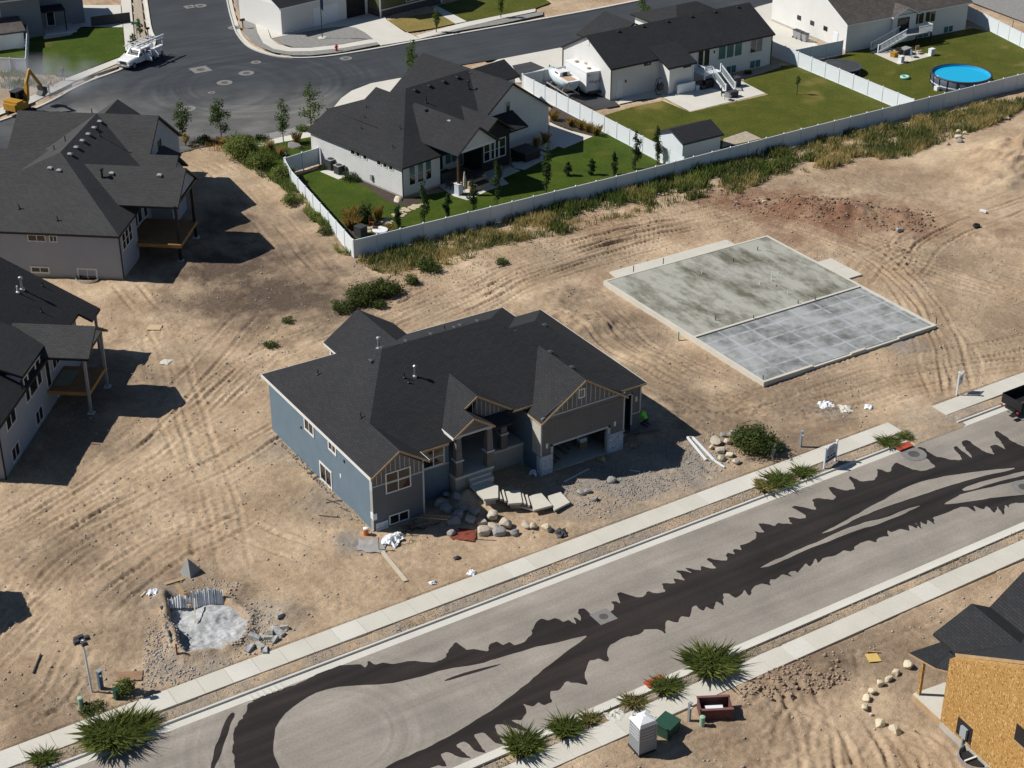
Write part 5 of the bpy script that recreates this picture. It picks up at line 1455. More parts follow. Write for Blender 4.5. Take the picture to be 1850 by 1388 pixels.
# ---- white house at the top right
ht = house('white_house', 'white stucco house with brown roof above the pool lawn', (99.89, 65.92), -3)
gable(ht, 'x', 0, 20.4, -2.95, 13.0, 3.6, 7.6, SHING3, WHITE)
gable(ht, 'y', -3.3, 3, 7.0, 11.4, 3.6, 4.65, SHING3, WHITE)
gwall(ht, 'x', .3, 20.0, -2.6, 12.6, -.2, 3.5, 7.3, WHITESTUCCO)
gwall(ht, 'y', -2.9, 1, 7.3, 11.1, -.2, 3.5, 4.4, WHITESTUCCO)
P('foundation', CONCW, ht, (.25, .299, -2.5, 12.5, -.2, .3))
for a in (6.55, 3.87, 1.2):
    window(ht, 'x-', .3, a, a + .65, 1.7, 2.15, 1, 1, BLACK, fr=.05)
P('side_door', WHITE, ht, (.24, .298, -1.0, -.1, .05, 2.0)); P('downpipe', WHITE, ht, (.2, .3, -2.7, -2.6, 0, 3.5))
window(ht, 'y-', -2.9, 8.2, 9.9, 1.55, 3.1, 1, 1, BLACK, DKGREY if False else None, name='dark_door')
window(ht, 'y-', -2.6, 10.9, 12.6, 1.9, 3.4, 2, 1); window(ht, 'y-', -2.6, 12.9, 14.5, 1.9, 3.4, 2, 1)
window(ht, 'y-', -2.6, 12.0, 13.7, .05, .75, 2, 1, gm=BLIND); window(ht, 'y-', -2.6, 16.3, 17.8, .05, .85, 2, 1, gm=BLIND)
P('wall_lamp', DKGREY, ht, (11.3, 11.45, -2.75, -2.601, 2.9, 3.2))
dk = J('deck_landing', GREYP, ht, (8.0, 12.2, -5.0, -2.95, 1.4, 1.55))
P('deck_post', mat('dark_wood2', (.06, .035, .025), .7, .2), dk, (12.0, 12.15, -4.95, -4.8, 0, 1.4), (9.6, 9.75, -4.95, -4.8, 0, 1.4))
P('deck_rail', WHITE, dk, (9.9, 12.2, -5.0, -4.93, 2.35, 2.45), (12.13, 12.2, -5.0, -3.0, 2.35, 2.45))
for i in range(14):
    P('baluster', WHITE, dk, (9.95 + i * .16, 10.0 + i * .16, -4.99, -4.95, 1.56, 2.35))
for i in range(9):
    P('stair_tread', GREYP, dk, (7.7 - i * .5, 8.0 - i * .5, -4.9, -3.6, 1.25 - i * .15, 1.3 - i * .15))
for y in (-4.95, -3.55):
    MB().bar((8.0, y, 2.4), (3.6, y, 1.0), .08, .1).build('stair_rail', WHITE, dk)
    MB().bar((8.0, y, 1.4), (3.6, y, .1), .06, .26).build('stringer', WHITE, dk)
    P('newel_post', WHITE, dk, (3.5, 3.62, y - .06, y + .06, 0, 1.15))
    for i in range(20):
        x = 7.8 - i * .2
        MB().bar((x, y, 1.38 - i * .06), (x, y, 2.3 - i * .063), .04, .04).build('baluster', WHITE, dk)

# ---- house clad in strand board at lower right
ho = house('framed_house', 'half-built house clad in golden strand board with black roof', (18.43, -35.44), -6)
roofshell(ho, [(.5, 2.15, 5.0), (.5, .1, 5.0), (.5, -5.6, 8.4), (14, -5.6, 8.4), (14, .1, 5.0), (3.1, .1, 5.0), (3.1, 2.15, 6.3), (3.1, -2.1, 6.3), (5.7, 2.15, 5.0), (5.7, .1, 5.0)],
          [(1, 5, 4, 3, 2)], SHING, None)
roofshell(ho, [(.5, 2.15, 5.02), (3.1, 2.15, 6.32), (3.1, -2.1, 6.32), (.5, .1, 5.02), (5.7, 2.15, 5.02), (5.7, .1, 5.02)], [(0, 1, 2, 3), (1, 4, 5, 2)], SHING, WOOD, edges={(0, 3), (0, 1), (1, 4)}, fh=.16)
gable(ho, 'y', -4.4, 2.2, 4.2, 9.4, 5.2, 7.4, SHING, WOOD, fh=.16); gable(ho, 'y', -5.2, 2.4, 7.0, 14.0, 6.0, 8.2, SHING, WOOD, fh=.16)
roofshell(ho, [(.5, -5.6, 8.4), (14, -5.6, 8.4), (14, -11.3, 5.0), (.5, -11.3, 5.0)], [(0, 3, 2, 1)], SHING, None)
MB().bar((.48, .1, 4.9), (.48, -5.6, 8.3), .04, .18).build('rake_board', WOOD, ho)
MB().bar((.48, -5.6, 8.3), (.48, -11.3, 4.9), .04, .18).build('rake_board', WOOD, ho)
b = MB(); b.extr([(-11.0, .3), (0, .3), (0, 4.85), (-5.6, 8.15), (-11.0, 4.85)], 'x', .0, 12); b.build('wall', OSB, ho)
P('foundation', CONCW, ho, (-.04, 12, -10.9, -.02, -.3, .32))
P('electric_panel_board', BLACK, ho, (-.04, -.002, -2.65, -1.4, .55, 1.7))
J('meter_box', mat('meter_grey', (.30, .34, .37), .5, .1), ho, (-.2, -.045, -2.35, -1.85, .75, 1.45)); P('meter_pipe', GREYP, ho, (-.16, -.06, -2.15, -2.05, -.2, .74))
P('window_hole', BLACK, ho, (-.03, -.002, -7.2, -5.75, 3.4, 4.5)); P('window_buck', WOOD, ho, (-.05, -.002, -7.3, -5.7, 3.3, 3.39))
P('porch_pad', CONC, ho, (.05, 3.5, .02, 2.6, -.1, .42)); P('porch_form', WOOD, ho, (.0, .049, .02, 2.62, -.1, .36))
P('porch_post', OSB, ho, (.25, .42, 2.3, 2.47, .42, 3.6)); P('porch_post', WOOD, ho, (3.2, 3.35, 2.3, 2.45, .42, 3.6))
P('porch_beam', WOOD, ho, (.2, 3.4, 2.28, 2.46, 3.5, 3.62))
roofshell(ho, [(-.6, 2.7, 3.62), (-.25, .7, 3.8), (.02, .0, 4.0), (.3, .0, 4.5), (3.6, .0, 4.5), (3.6, 2.7, 3.62)], [(0, 1, 2, 3, 4, 5)], SHING, WOOD, edges={(0, 1), (1, 2), (5, 0)}, fh=.14)
vent(ho, 6.3, -1.6, 6.4, m=DKGREY)
b = MB(); pts = [(-.05 - 1.0 * math.sin(PI * i / 10), -3.3 - 1.05 * math.cos(PI * i / 10)) for i in range(11)]
for (x0, y0), (x1, y1) in zip(pts[:-1], pts[1:]):
    b.bar((x0, y0, .05), (x1, y1, .05), .07, .5)
b.build('window_well', CHROME, ho); P('well_void', BLACK, ho, (-.75, -.05, -4.0, -2.6, -.1, .14)); P('well_bar', TRIM, ho, (-.9, -.05, -3.35, -3.25, .2, .26))

# ---- grey corner house at top left, with its little shed
tl = house('grey_house', 'grey-blue corner house at the top left beside the green lawn', (17.94, 123.05), -8)
GB = mat('greyblue_siding', (.20, .22, .245), .8, .08)
P('wall', GB, tl, (-16, 0, 0, 12, -.2, 5.2)); P('wall', GB, tl, (.001, 6.0, 3.4, 11, -.2, 4.6))
gable(tl, 'x', -16.4, .5, -.5, 12.5, 5.2, 8.0, SHING, TRIM); gable(tl, 'y', 2.8, 11, .2, 6.4, 4.4, 6.0, SHING, TRIM)
J('porch_roof', SHING, tl, (.2, 3.2, .5, 3.4, 2.75, 2.9)); P('porch_post', BLACK, tl, (3.0, 3.14, .6, .74, 0, 2.75)); P('porch_step', CONC2, tl, (.2, 4.2, -.2, 3.4, -.1, .2))
P('screen_wall', DKGREY, tl, (6.4, 11.5, 1.3, 1.45, 0, 1.3)); window(tl, 'y-', 3.4, 1.2, 2.1, .25, 2.4, 1, 1, name='front_door'); window(tl, 'y-', 0, -8, -5, 2.4, 4.0, 2, 1)
ts = thing('garden_shed', 'white shed with brown roof behind the fence at the far left', 'shed', (14.41, 119.54), R(-6))
P('wall', WHITE, ts, (-6.5, 0, 0, 3.4, -.1, 2.2)); roofshell(ts, [(-6.8, -.3, 2.2), (.3, -.3, 2.2), (.3, 3.7, 3.0), (-6.8, 3.7, 3.0)], [(0, 1, 2, 3)], SHING3, DKGREY)

# ---- olive house at top centre
tcn = house('olive_house', 'olive sided house with dark stone base at the top edge', (58.16, 107.18), 10)
P('wall', LAPGREEN, tcn, (0, 10.5, 0, 12, .9, 5.5)); P('stone_base', mat('dark_stone', (.075, .07, .068), .9, .3, 3, 20, .5, 12), tcn, (-.03, 10.53, -.06, 11.9, -.2, .9))
P('corner_board', WHITE, tcn, (-.1, .12, -.1, -.061, 0, 5.4), (10.4, 10.6, -.1, -.061, 0, 5.4)); P('band_board', WHITE, tcn, (0, 10.5, -.1, -.061, .88, 1.0))
gable(tcn, 'y', -.5, 12.5, -.5, 11.0, 5.5, 8.0, SHING, WHITE); window(tcn, 'y-', 0, 4.5, 6.9, 1.3, 3.6, 3, 1)
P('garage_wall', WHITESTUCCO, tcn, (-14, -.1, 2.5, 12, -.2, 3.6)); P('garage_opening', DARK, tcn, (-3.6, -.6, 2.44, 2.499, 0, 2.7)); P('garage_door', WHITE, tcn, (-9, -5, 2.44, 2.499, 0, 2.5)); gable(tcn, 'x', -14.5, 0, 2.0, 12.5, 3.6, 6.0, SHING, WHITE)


# ================================================================ fences
def fence(pts, label, n=None, h=1.83, pm=WHITE, step=2.44, name='vinyl_fence', first=True, last=True):
    """vinyl privacy fence: posts with caps, one panel object per bay"""
    x0, y0 = pts[0]
    root = thing(name, label, 'fence', (x0, y0, 0))
    post = MB().box(-.065, .065, -.065, .065, -.1, h + .05)
    post.add([(-.085, -.085, h + .05), (.085, -.085, h + .05), (.085, .085, h + .05), (-.085, .085, h + .05), (0, 0, h + .13)], [(3, 2, 1, 0), (0, 1, 4), (1, 2, 4), (2, 3, 4), (3, 0, 4)])
    pme = None
    for k in range(len(pts) - 1):
        ax, ay = pts[k]; bx, by = pts[k + 1]
        L = math.hypot(bx - ax, by - ay); a = math.atan2(by - ay, bx - ax)
        m = max(1, round(L / step)); w = L / m
        pan = MB()
        pan.box(.07, w - .07, -.022, .022, .12, h - .1)
        pan.box(.066, w - .066, -.04, .04, h - .1, h)
        pan.box(.066, w - .066, -.04, .04, .04, .12)
        nb = int((w - .14) / .3)
        me = None
        for i in range(m + 1):
            px = ax + (bx - ax) * i / m - x0; py = ay + (by - ay) * i / m - y0
            if not (i == m and k < len(pts) - 2):
                if pme is None:
                    o = post.build('post', WHITE, root); pme = o.data
                else:
                    o = bpy.data.objects.new('post', pme); COL.objects.link(o); o.parent = root
                o.location = (px, py, 0); o.rotation_euler = (0, 0, a)
            if i < m:
                if me is None:
                    o = pan.build('panel', pm, root); me = o.data
                else:
                    o = bpy.data.objects.new('panel', me); COL.objects.link(o); o.parent = root
                o.location = (px, py, 0); o.rotation_euler = (0, 0, a)
    return root
fence([(19.85, 41.05), (51.9, 41.0), (74.0, 41.5), (112, 41.95), (124, 42.1)], 'long white vinyl fence between the back yards and the dirt lots')
fence([(19.85, 41.2), (22.55, 59.9), (23.4, 63.2)], 'white vinyl side fence running back from the fence corner by the dirt lane')
fence([(23.6, 63.3), (27.75, 64.1)], 'short white fence and gate between side fence and white house', name='vinyl_gate')
fence([(58.5, 72.7), (58.25, 41.55)], 'white vinyl boundary fence beside the boat')
fence([(58.6, 72.9), (64.6, 72.8)], 'short white fence behind the boat and camper')
fence([(91.4, 67.1), (90.95, 42.15)], 'white vinyl fence between the two lawns on the right')
fence([(91.6, 63.0), (99.0, 62.8)], 'white fence beside the trampoline joining the top right house')
fence([(123.7, 68.0), (119.6, 51.0), (118.5, 42.3)], 'white fence down the far right side of the pool lawn')
fence([(46.44, 119.37), (43.97, 110.96)], 'white framed fence with grey infill at the corner lot, side run', pm=GREYP, step=1.6)
fence([(43.93, 110.70), (51.92, 112.22)], 'white framed fence with grey infill facing the driveway', pm=GREYP, step=1.5)
fence([(16.19, 123.58), (11.41, 109.57)], 'white fence beside the shed at the far left')
fence([(11.29, 109.39), (8.40, 111.96)], 'white fence along the weeds at the far left')

# ================================================================ the bare foundation slab
def slabmat(name, grid):
    m, t, b = _nodes(name)
    tc = t.nodes.new('ShaderNodeTexCoord')
    n1 = _n(t, 'ShaderNodeTexNoise', Scale=.30, Detail=10.0, Roughness=.66)
    n2 = _n(t, 'ShaderNodeTexNoise', Scale=1.5, Detail=6.0, Roughness=.65)
    mp = t.nodes.new('ShaderNodeMapping')
    mp.inputs['Scale'].default_value = (1.0, .42, 1) if not grid else (.7, .7, 1)
    t.links.new(tc.outputs['Object'], mp.inputs[0])
    for n in (n1, n2):
        t.links.new(mp.outputs[0], n.inputs['Vector'])
    ad = _n(t, 'ShaderNodeMath', operation='MULTIPLY_ADD')
    t.links.new(n2.outputs[0], ad.inputs[0]); ad.inputs[1].default_value = .45
    t.links.new(n1.outputs[0], ad.inputs[2])
    if grid:
        c = _mix(t, _ramp(t, ad.outputs[0], .56, .80), (.115, .12, .115), (.34, .35, .35))
        br = _n(t, 'ShaderNodeTexBrick', Scale=1.0)
        br.offset = 0.0
        br.inputs['Brick Width'].default_value = 2.6; br.inputs['Row Height'].default_value = 1.95
        br.inputs['Mortar Size'].default_value = .20; br.inputs['Mortar Smooth'].default_value = 1.0
        t.links.new(tc.outputs['Object'], br.inputs['Vector'])
        k = _n(t, 'ShaderNodeMath', operation='MULTIPLY')
        t.links.new(br.outputs['Fac'], k.inputs[0])
        t.links.new(_ramp(t, n2.outputs[0], .22, .55), k.inputs[1])
        n5 = _n(t, 'ShaderNodeTexNoise', Scale=.55, Detail=4.0)
        t.links.new(tc.outputs['Object'], n5.inputs['Vector'])
        k3 = _n(t, 'ShaderNodeMath', operation='MULTIPLY')
        t.links.new(k.outputs[0], k3.inputs[0]); t.links.new(_ramp(t, n5.outputs[0], .20, .50), k3.inputs[1])
        c = _mix(t, k3.outputs[0], c, (.38, .405, .43))
    else:
        c = _mix(t, _ramp(t, ad.outputs[0], .58, .78), (.120, .114, .080), (.36, .357, .312))
    t.links.new(c, b.inputs['Base Color'])
    b.inputs['Roughness'].default_value = .8
    MATS[name] = m
    return m
SC = [(36.14, 24.07), (54.99, 24.19), (54.95, 1.86), (35.99, 1.81)]
SX0, SX1 = (SC[0][0] + SC[3][0]) / 2, (SC[1][0] + SC[2][0]) / 2
SY0, SY1 = (SC[2][1] + SC[3][1]) / 2, (SC[0][1] + SC[1][1]) / 2
SD = (45.41, 11.12)[1]
fs = thing('foundation_slab', 'bare stained concrete house slab with garage bay on the dirt lot', 'foundation', (SX0, SY0, 0))
LX, LY, LD = SX1 - SX0, SY1 - SY0, SD - SY0
P('house_slab', slabmat('stained_slab', False), fs, (.22, LX - .22, LD + .12, LY - .22, -.2, .37))
P('garage_slab', slabmat('sealed_slab', True), fs, (.22, LX - .22, .24, LD - .12, -.2, .29))
P('footing', CONC, fs, (0, .219, 0, LY, -.3, .40), (LX - .219, LX, 0, LY, -.3, .40), (.22, LX - .22, LY - .219, LY, -.3, .40), (.22, LX - .22, LD - .119, LD + .119, -.3, .40),
  (.22, 5.2, 0, .239, -.3, .40), (9.3, 10.9, 0, .239, -.3, .37), (14.6, LX - .22, 0, .239, -.3, .40), (5.2, 9.3, .02, .239, -.3, .25), (10.9, 14.6, .02, .239, -.3, .25))
P('back_pad', CONC, fs, (1.9, 5.2, LY + .02, LY + 1.75, -.2, .12), (5.22, 8.6, LY + .02, LY + 1.75, -.2, .12), (8.62, 12.0, LY + .02, LY + 1.75, -.2, .12), (12.02, 15.4, LY + .02, LY + 1.75, -.2, .12))
P('side_pad', CONC, fs, (LX + .02, LX + 1.9, 13.4, 15.5, -.2, .2), (LX + .02, LX + 1.9, 11.3, 13.38, -.2, .2))
STUBS = [(51.99, 21.96), (48.50, 21.16), (44.48, 20.67), (50.39, 17.10), (49.36, 16.75), (48.87, 16.19), (47.50, 16.18), (48.41, 15.02), (48.30, 13.28), (39.66, 12.59), (42.65, 11.15), (47.74, 11.30), (49.52, 11.10), (55.33, 2.28), (39.71, 24.57), (42.99, 24.47), (36.36, 2.29)]
for (sx, sy), (m, h) in zip(STUBS, ((DKGREY, .5), (DKGREY, .5), (PLASTICW, .35), (PLASTICW, .25), (PLASTICW, .5), (PLASTICW, .3), (PLASTICW, .35), (RED, .25), (PLASTICW, .5), (DKGREY, .6), (DKGREY, .45), (DKGREY, .45), (DKGREY, .4), (DKGREY, .6), (DKGREY, .6), (DKGREY, .6), (DKGREY, .5))):
    MB().lathe([(.04, .2), (.04, .37 + h * .7), (.02, .40 + h * .7)], 8, sx - SX0, sy - SY0).build('stub_pipe', m, fs)

# ================================================================ small builders
def rockmesh(r, seed, sub=2, flat=.75):
    bm = bmesh.new()
    bmesh.ops.create_icosphere(bm, subdivisions=sub, radius=1.0)
    q = random.Random(seed)
    pl = [(Vector((q.gauss(0, 1), q.gauss(0, 1), q.gauss(0, 1))).normalized(), q.uniform(.45, .78)) for _ in range(11)]
    sx, sy, sz = q.uniform(.8, 1.25), q.uniform(.75, 1.1), flat * q.uniform(.8, 1.15)
    for v in bm.verts:
        p = v.co.copy()
        p = Vector([math.copysign(abs(c) ** .62, c) for c in p]); p *= .8
        for n, d in pl:
            e = p.dot(n) - d
            if e > 0:
                p -= n * e * .9
        p *= 1 + q.uniform(-.03, .03)
        v.co = Vector((p.x * sx, p.y * sy, p.z * sz)) * r
    me = bpy.data.meshes.new('rock')
    bm.to_mesh(me); bm.free()
    return me
_RK = [rockmesh(1.0, s) for s in range(14)]
def rock(x, y, r, m, label, group=None, name='boulder', z=None, sink=.35, seed=None, cat='boulder', tilt=.3):
    q = random.Random(int(x * 97 + y * 131) if seed is None else seed)
    me = _RK[q.randrange(len(_RK))].copy()
    me.materials.clear(); me.materials.append(m)
    o = bpy.data.objects.new(name, me)
    COL.objects.link(o)
    o.location = (x, y, (gz(x, y) if z is None else z) + r * (.7 - sink))
    o.rotation_euler = (q.uniform(-tilt, tilt), q.uniform(-tilt, tilt), q.uniform(0, 6.28))
    s = r
    o.scale = (s * q.uniform(.9, 1.2), s * q.uniform(.85, 1.1), s * q.uniform(.8, 1.05))
    return tag(o, label, cat, group)

def leafcloud(blobs, n, size, name, m, parent=None, seed=1, up=.3, hollow=.45):
    """many leaf sized faces through the volume of some ellipsoids (x,y,z,rx,ry,rz)"""
    g = np.random.default_rng(seed)
    w = np.array([b[3] * b[4] * b[5] for b in blobs]); w = w / w.sum()
    idx = g.choice(len(blobs), n, p=w)
    B = np.array(blobs)[idx]
    d = g.normal(size=(n, 3)); d /= np.linalg.norm(d, axis=1)[:, None]
    rad = hollow + (1 - hollow) * g.random(n) ** .6
    c = B[:, :3] + d * B[:, 3:] * rad[:, None] * (1 + .15 * g.normal(size=(n, 1)))
    t1 = g.normal(size=(n, 3)); t1 /= np.linalg.norm(t1, axis=1)[:, None]
    nn = d + up * np.array([0, 0, 1]) + .6 * g.normal(size=(n, 3))
    t1 = np.cross(nn, t1); t1 /= np.linalg.norm(t1, axis=1)[:, None] + 1e-9
    t2 = np.cross(nn, t1); t2 /= np.linalg.norm(t2, axis=1)[:, None] + 1e-9
    s = size * (.6 + .8 * g.random((n, 1)))
    v = np.empty((n, 4, 3))
    v[:, 0] = c - t1 * s * .5; v[:, 1] = c - t2 * s * .32; v[:, 2] = c + t1 * s * .5; v[:, 3] = c + t2 * s * .32
    me = bpy.data.meshes.new(name)
    me.vertices.add(4 * n); me.vertices.foreach_set('co', v.reshape(-1).astype(np.float32))
    me.loops.add(4 * n); me.loops.foreach_set('vertex_index', np.arange(4 * n, dtype=np.int32))
    me.polygons.add(n); me.polygons.foreach_set('loop_start', np.arange(0, 4 * n, 4, dtype=np.int32))
    me.update(calc_edges=True)
    a = me.attributes.new('tint', 'FLOAT', 'POINT')
    cl = .5 + .5 * np.sin(c[:, 0] * 3.1 + 1.3 * np.sin(c[:, 2] * 2.7) + c[:, 1] * 2.3)
    a.data.foreach_set('value', np.repeat(np.clip(.55 * g.random(n) + .45 * cl, 0, 1), 4).astype(np.float32))
    me.materials.append(m)
    o = bpy.data.objects.new(name, me)
    COL.objects.link(o)
    if parent is not None:
        o.parent = parent
    return o
LEAF = leafmat('tree_leaves', (.040, .080, .016), (.120, .170, .040))
LEAFD = leafmat('dark_leaves', (.024, .048, .016), (.065, .100, .030))
LEAFB = leafmat('bush_leaves', (.040, .068, .016), (.130, .160, .045))
LEAFG = leafmat('weed_leaves', (.075, .125, .028), (.240, .265, .075))
STRAW = leafmat('straw', (.28, .19, .07), (.52, .38, .16))
GOLD = leafmat('gold_grass', (.17, .12, .028), (.40, .29, .09))
MIXW = leafmat('mixed_weeds', (.085, .125, .034), (.50, .40, .17))
BARK = mat('bark', (.085, .062, .045), .95, .3, 4, 20, .6, 20)

def blades(pts, hts, wid, name, m, parent=None, seed=1, lean=.35, tint=None):
    """upright grass blades, two triangles each"""
    g = np.random.default_rng(seed)
    pts = np.asarray(pts, float); n = len(pts)
    h = np.asarray(hts, float)
    a = g.random(n) * 2 * PI
    w = wid * (.6 + .8 * g.random(n))
    dx = np.stack([np.cos(a) * w, np.sin(a) * w, np.zeros(n)], 1)
    b = g.random(n) * 2 * PI
    le = np.stack([np.cos(b), np.sin(b), np.zeros(n)], 1) * (lean * h * g.random(n))[:, None]
    v = np.empty((n, 4, 3))
    v[:, 0] = pts - dx; v[:, 1] = pts + dx
    v[:, 2] = pts + dx * .7 + le * .35 + np.stack([0 * h, 0 * h, h * .6], 1)
    v[:, 3] = pts + le + np.stack([0 * h, 0 * h, h], 1)
    me = bpy.data.meshes.new(name)
    me.vertices.add(4 * n); me.vertices.foreach_set('co', v.reshape(-1).astype(np.float32))
    ix = (np.arange(n)[:, None] * 4 + np.array([0, 1, 2, 0, 2, 3])).reshape(-1)
    me.loops.add(6 * n); me.loops.foreach_set('vertex_index', ix.astype(np.int32))
    me.polygons.add(2 * n); me.polygons.foreach_set('loop_start', np.arange(0, 6 * n, 3, dtype=np.int32))
    me.update(calc_edges=True)
    at = me.attributes.new('tint', 'FLOAT', 'POINT')
    tv = g.random(n) if tint is None else np.clip(tint + .25 * g.normal(size=n), 0, 1)
    at.data.foreach_set('value', np.repeat(tv, 4).astype(np.float32))
    me.materials.append(m)
    o = bpy.data.objects.new(name, me)
    COL.objects.link(o)
    if parent is not None:
        o.parent = parent
    return o

def clump(x, y, r, h, m, label, cat='grass clump', group=None, n=260, name='ornamental_grass', seed=None):
    g = np.random.default_rng(int(abs(x) * 31 + abs(y) * 17) if seed is None else seed)
    a = g.random(n) * 2 * PI; q = r * .45 * np.sqrt(g.random(n))
    p = np.stack([np.cos(a) * q, np.sin(a) * q, np.zeros(n)], 1)
    o = blades(p, h * (.55 + .5 * g.random(n)), .018, name, m, None, int(abs(x) * 7 + abs(y)), lean=r / h * 1.3)
    o.location = (x, y, gz(x, y) if label and 'weed' in label else max(0, gz(x, y)))
    o['kind'] = 'thing'
    return tag(o, label, cat, group)

def bush(x, y, r, h, label, m=None, n=900, size=.14, name='shrub', cat='shrub', group=None, seed=None, z=None):
    n = int(n * 1.8); h *= 1.2
    sd = int(abs(x) * 53 + abs(y) * 29) if seed is None else seed
    q = random.Random(sd)
    root = thing(name, label, cat, (x, y, gz(x, y) if z is None else z), 0, group)
    bl = [(0, 0, h * .45, r * .8, r * .8, h * .5)]
    for i in range(6):
        a = q.uniform(0, 6.28); d = r * q.uniform(.35, .75)
        bl.append((math.cos(a) * d, math.sin(a) * d, h * q.uniform(.25, .7), r * q.uniform(.3, .5), r * q.uniform(.3, .5), h * q.uniform(.25, .42)))
    leafcloud(bl, n, size * 1.1, 'foliage', m or LEAFB, root, sd, hollow=.3)
    b = MB()
    for i in range(5):
        a = q.uniform(0, 6.28)
        b.tube((0, 0, -.05), (math.cos(a) * r * .5, math.sin(a) * r * .5, h * .6), .02, .008, 5)
    b.build('stem', BARK, root)
    return root

def tree(x, y, h, r, label, m=None, n=1400, size=.2, base=.28, name='young_tree', seed=None, group=None, tr=.06, lean=0.0, z=None):
    sd = int(abs(x) * 41 + abs(y) * 23) if seed is None else seed
    q = random.Random(sd)
    root = thing(name, label, 'tree', (x, y, max(0, gz(x, y)) if z is None else z), 0, group)
    b = MB()
    top = (lean, 0, h * .92)
    b.tube((0, 0, -.1), (lean * .5, 0, h * .5), tr, tr * .7, 7).tube((lean * .5, 0, h * .5), top, tr * .7, tr * .2, 7)
    bl = []
    k = 11
    for i in range(k):
        f = i / (k - 1)
        zz = h * (base + (1 - base) * (.06 + .86 * f))
        rr = r * (math.sin(PI * (.16 + .74 * f)) ** .8)
        a = q.uniform(0, 6.28); d = rr * q.uniform(.2, .6)
        bl.append((lean * f + math.cos(a) * d, math.sin(a) * d, zz, rr * q.uniform(.5, .85), rr * q.uniform(.5, .85), h * .085 * q.uniform(.9, 1.5)))
        b.tube((lean * f * .8, 0, zz - h * .08), (lean * f + math.cos(a) * d * 1.3, math.sin(a) * d * 1.3, zz), tr * .3, tr * .1, 5)
    b.build('trunk', BARK, root)
    leafcloud(bl, n, size, 'crown', m or LEAF, root, sd, .4, .25)
    return root


# ================================================================ weeds and plants
def scatter(poly, dens, seed, clumpy=1.0, thr=-.1, cs=2.2):
    p = np.array(poly)
    g = np.random.default_rng(seed)
    (x0, y0), (x1, y1) = p.min(0), p.max(0)
    n = int((x1 - x0) * (y1 - y0) * dens)
    X = x0 + (x1 - x0) * g.random(n); Y = y0 + (y1 - y0) * g.random(n)
    k = inpoly(X, Y, p)
    X, Y = X[k], Y[k]
    nz = vnoise(X, Y, cs, 20 + seed) * .7 + vnoise(X, Y, cs * .35, 21 + seed) * .5
    k = nz * clumpy > thr + .25 * g.normal(size=len(X))
    return X[k], Y[k], nz[k]
def gzv(X, Y):
    i = np.clip(np.searchsorted(xs, X) - 1, 0, len(xs) - 2); j = np.clip(np.searchsorted(ys, Y) - 1, 0, len(ys) - 2)
    return GZ[j, i]
def weeds(poly, dens, hmin, hmax, m, label, seed, thr=-.1, wid=.03, lean=.5, cs=2.2, name='weeds'):
    X, Y, nz = scatter(poly, dens, seed, 1.0, thr, cs)
    g = np.random.default_rng(seed + 500)
    f = np.clip(.5 + .5 * nz, 0, 1)
    h = (hmin + (hmax - hmin) * f) * (.35 + .9 * g.random(len(X)))
    t = np.clip(.40 + .9 * vnoise(X, Y, 3.0, 40 + seed) + .5 * vnoise(X, Y, .8, 41 + seed), 0, 1)
    o = blades(np.stack([X, Y, gzv(X, Y) - .02], 1), h, wid, name, m, None, seed, lean, t)
    return tag(o, label, 'weeds', None, 'stuff')
weeds([(19.68, 40.74), (23.34, 41.07), (29.45, 41.30), (36.01, 41.89), (43.26, 43.09), (50.46, 43.75), (57.53, 43.81), (64.58, 43.49), (71.45, 42.64), (78.74, 42.03), (86.28, 41.40), (93.81, 40.48), (106.27, 39.72), (110.48, 39.37), (106.79, 36.02), (102.70, 36.40), (95.50, 34.55), (87.74, 34.35), (81.21, 32.63), (76.70, 34.53), (70.45, 34.39), (65.98, 36.12), (60.06, 34.21), (55.41, 35.44), (49.58, 34.96), (41.78, 35.08), (35.53, 35.18), (31.89, 35.24), (24.53, 34.83), (20.13, 36.20)], 95, .25, .95, MIXW, 'tall green and straw weeds along the outside of the long white fence', 1, .12, .04)
weeds([(35.65, 41.31), (42.86, 42.50), (50.03, 43.14), (57.25, 43.43), (64.18, 42.98), (70.91, 42.00), (72.76, 37.01), (66.58, 36.83), (60.99, 36.24), (56.27, 37.46), (49.60, 37.75), (39.82, 37.89)], 80, .4, 1.15, LEAFG, 'denser green weeds in the middle of the fence line strip', 2, .2, .04)
weeds([(78.17, 41.38), (85.42, 40.48), (93.03, 39.68), (105.26, 38.78), (102.98, 36.66), (94.73, 34.62), (86.39, 33.82), (81.78, 33.23), (77.25, 35.13), (72.76, 37.01)], 80, .3, .9, MIXW, 'weeds by the fence near the pallets', 3, -.2, .035)
weeds([(19.40, 40.19), (26.09, 39.63), (34.95, 40.17), (41.32, 40.16), (42.92, 36.74), (36.23, 36.26), (31.34, 36.32), (24.27, 36.41), (20.41, 36.72)], 90, .2, .6, MIXW, 'dry straw grass below the fence corner', 4, -.3, .03)
weeds([(21.34, 74.78), (24.04, 76.48), (26.24, 74.09), (26.46, 69.02), (24.29, 63.82), (22.69, 56.05), (20.83, 47.50), (19.75, 41.42), (18.95, 42.65), (20.37, 50.14), (20.67, 55.64), (21.13, 60.46), (20.81, 67.86)], 110, .3, .9, LEAFG, 'green weeds on the bank beside the side fence', 5, -.15, .035)
weeds([(18.27, 78.10), (22.16, 76.65), (23.36, 73.51), (21.47, 72.17), (17.93, 75.76)], 90, .3, .7, STRAW, 'straw coloured weeds by the cul-de-sac edge', 6, 0, .03)
weeds([(9.40, 113.87), (12.14, 109.66), (14.27, 105.87), (13.19, 101.79), (9.85, 102.73), (6.88, 105.77)], 60, .3, .9, MIXW, 'weeds outside the fence at the far left', 7, -.2, .035)
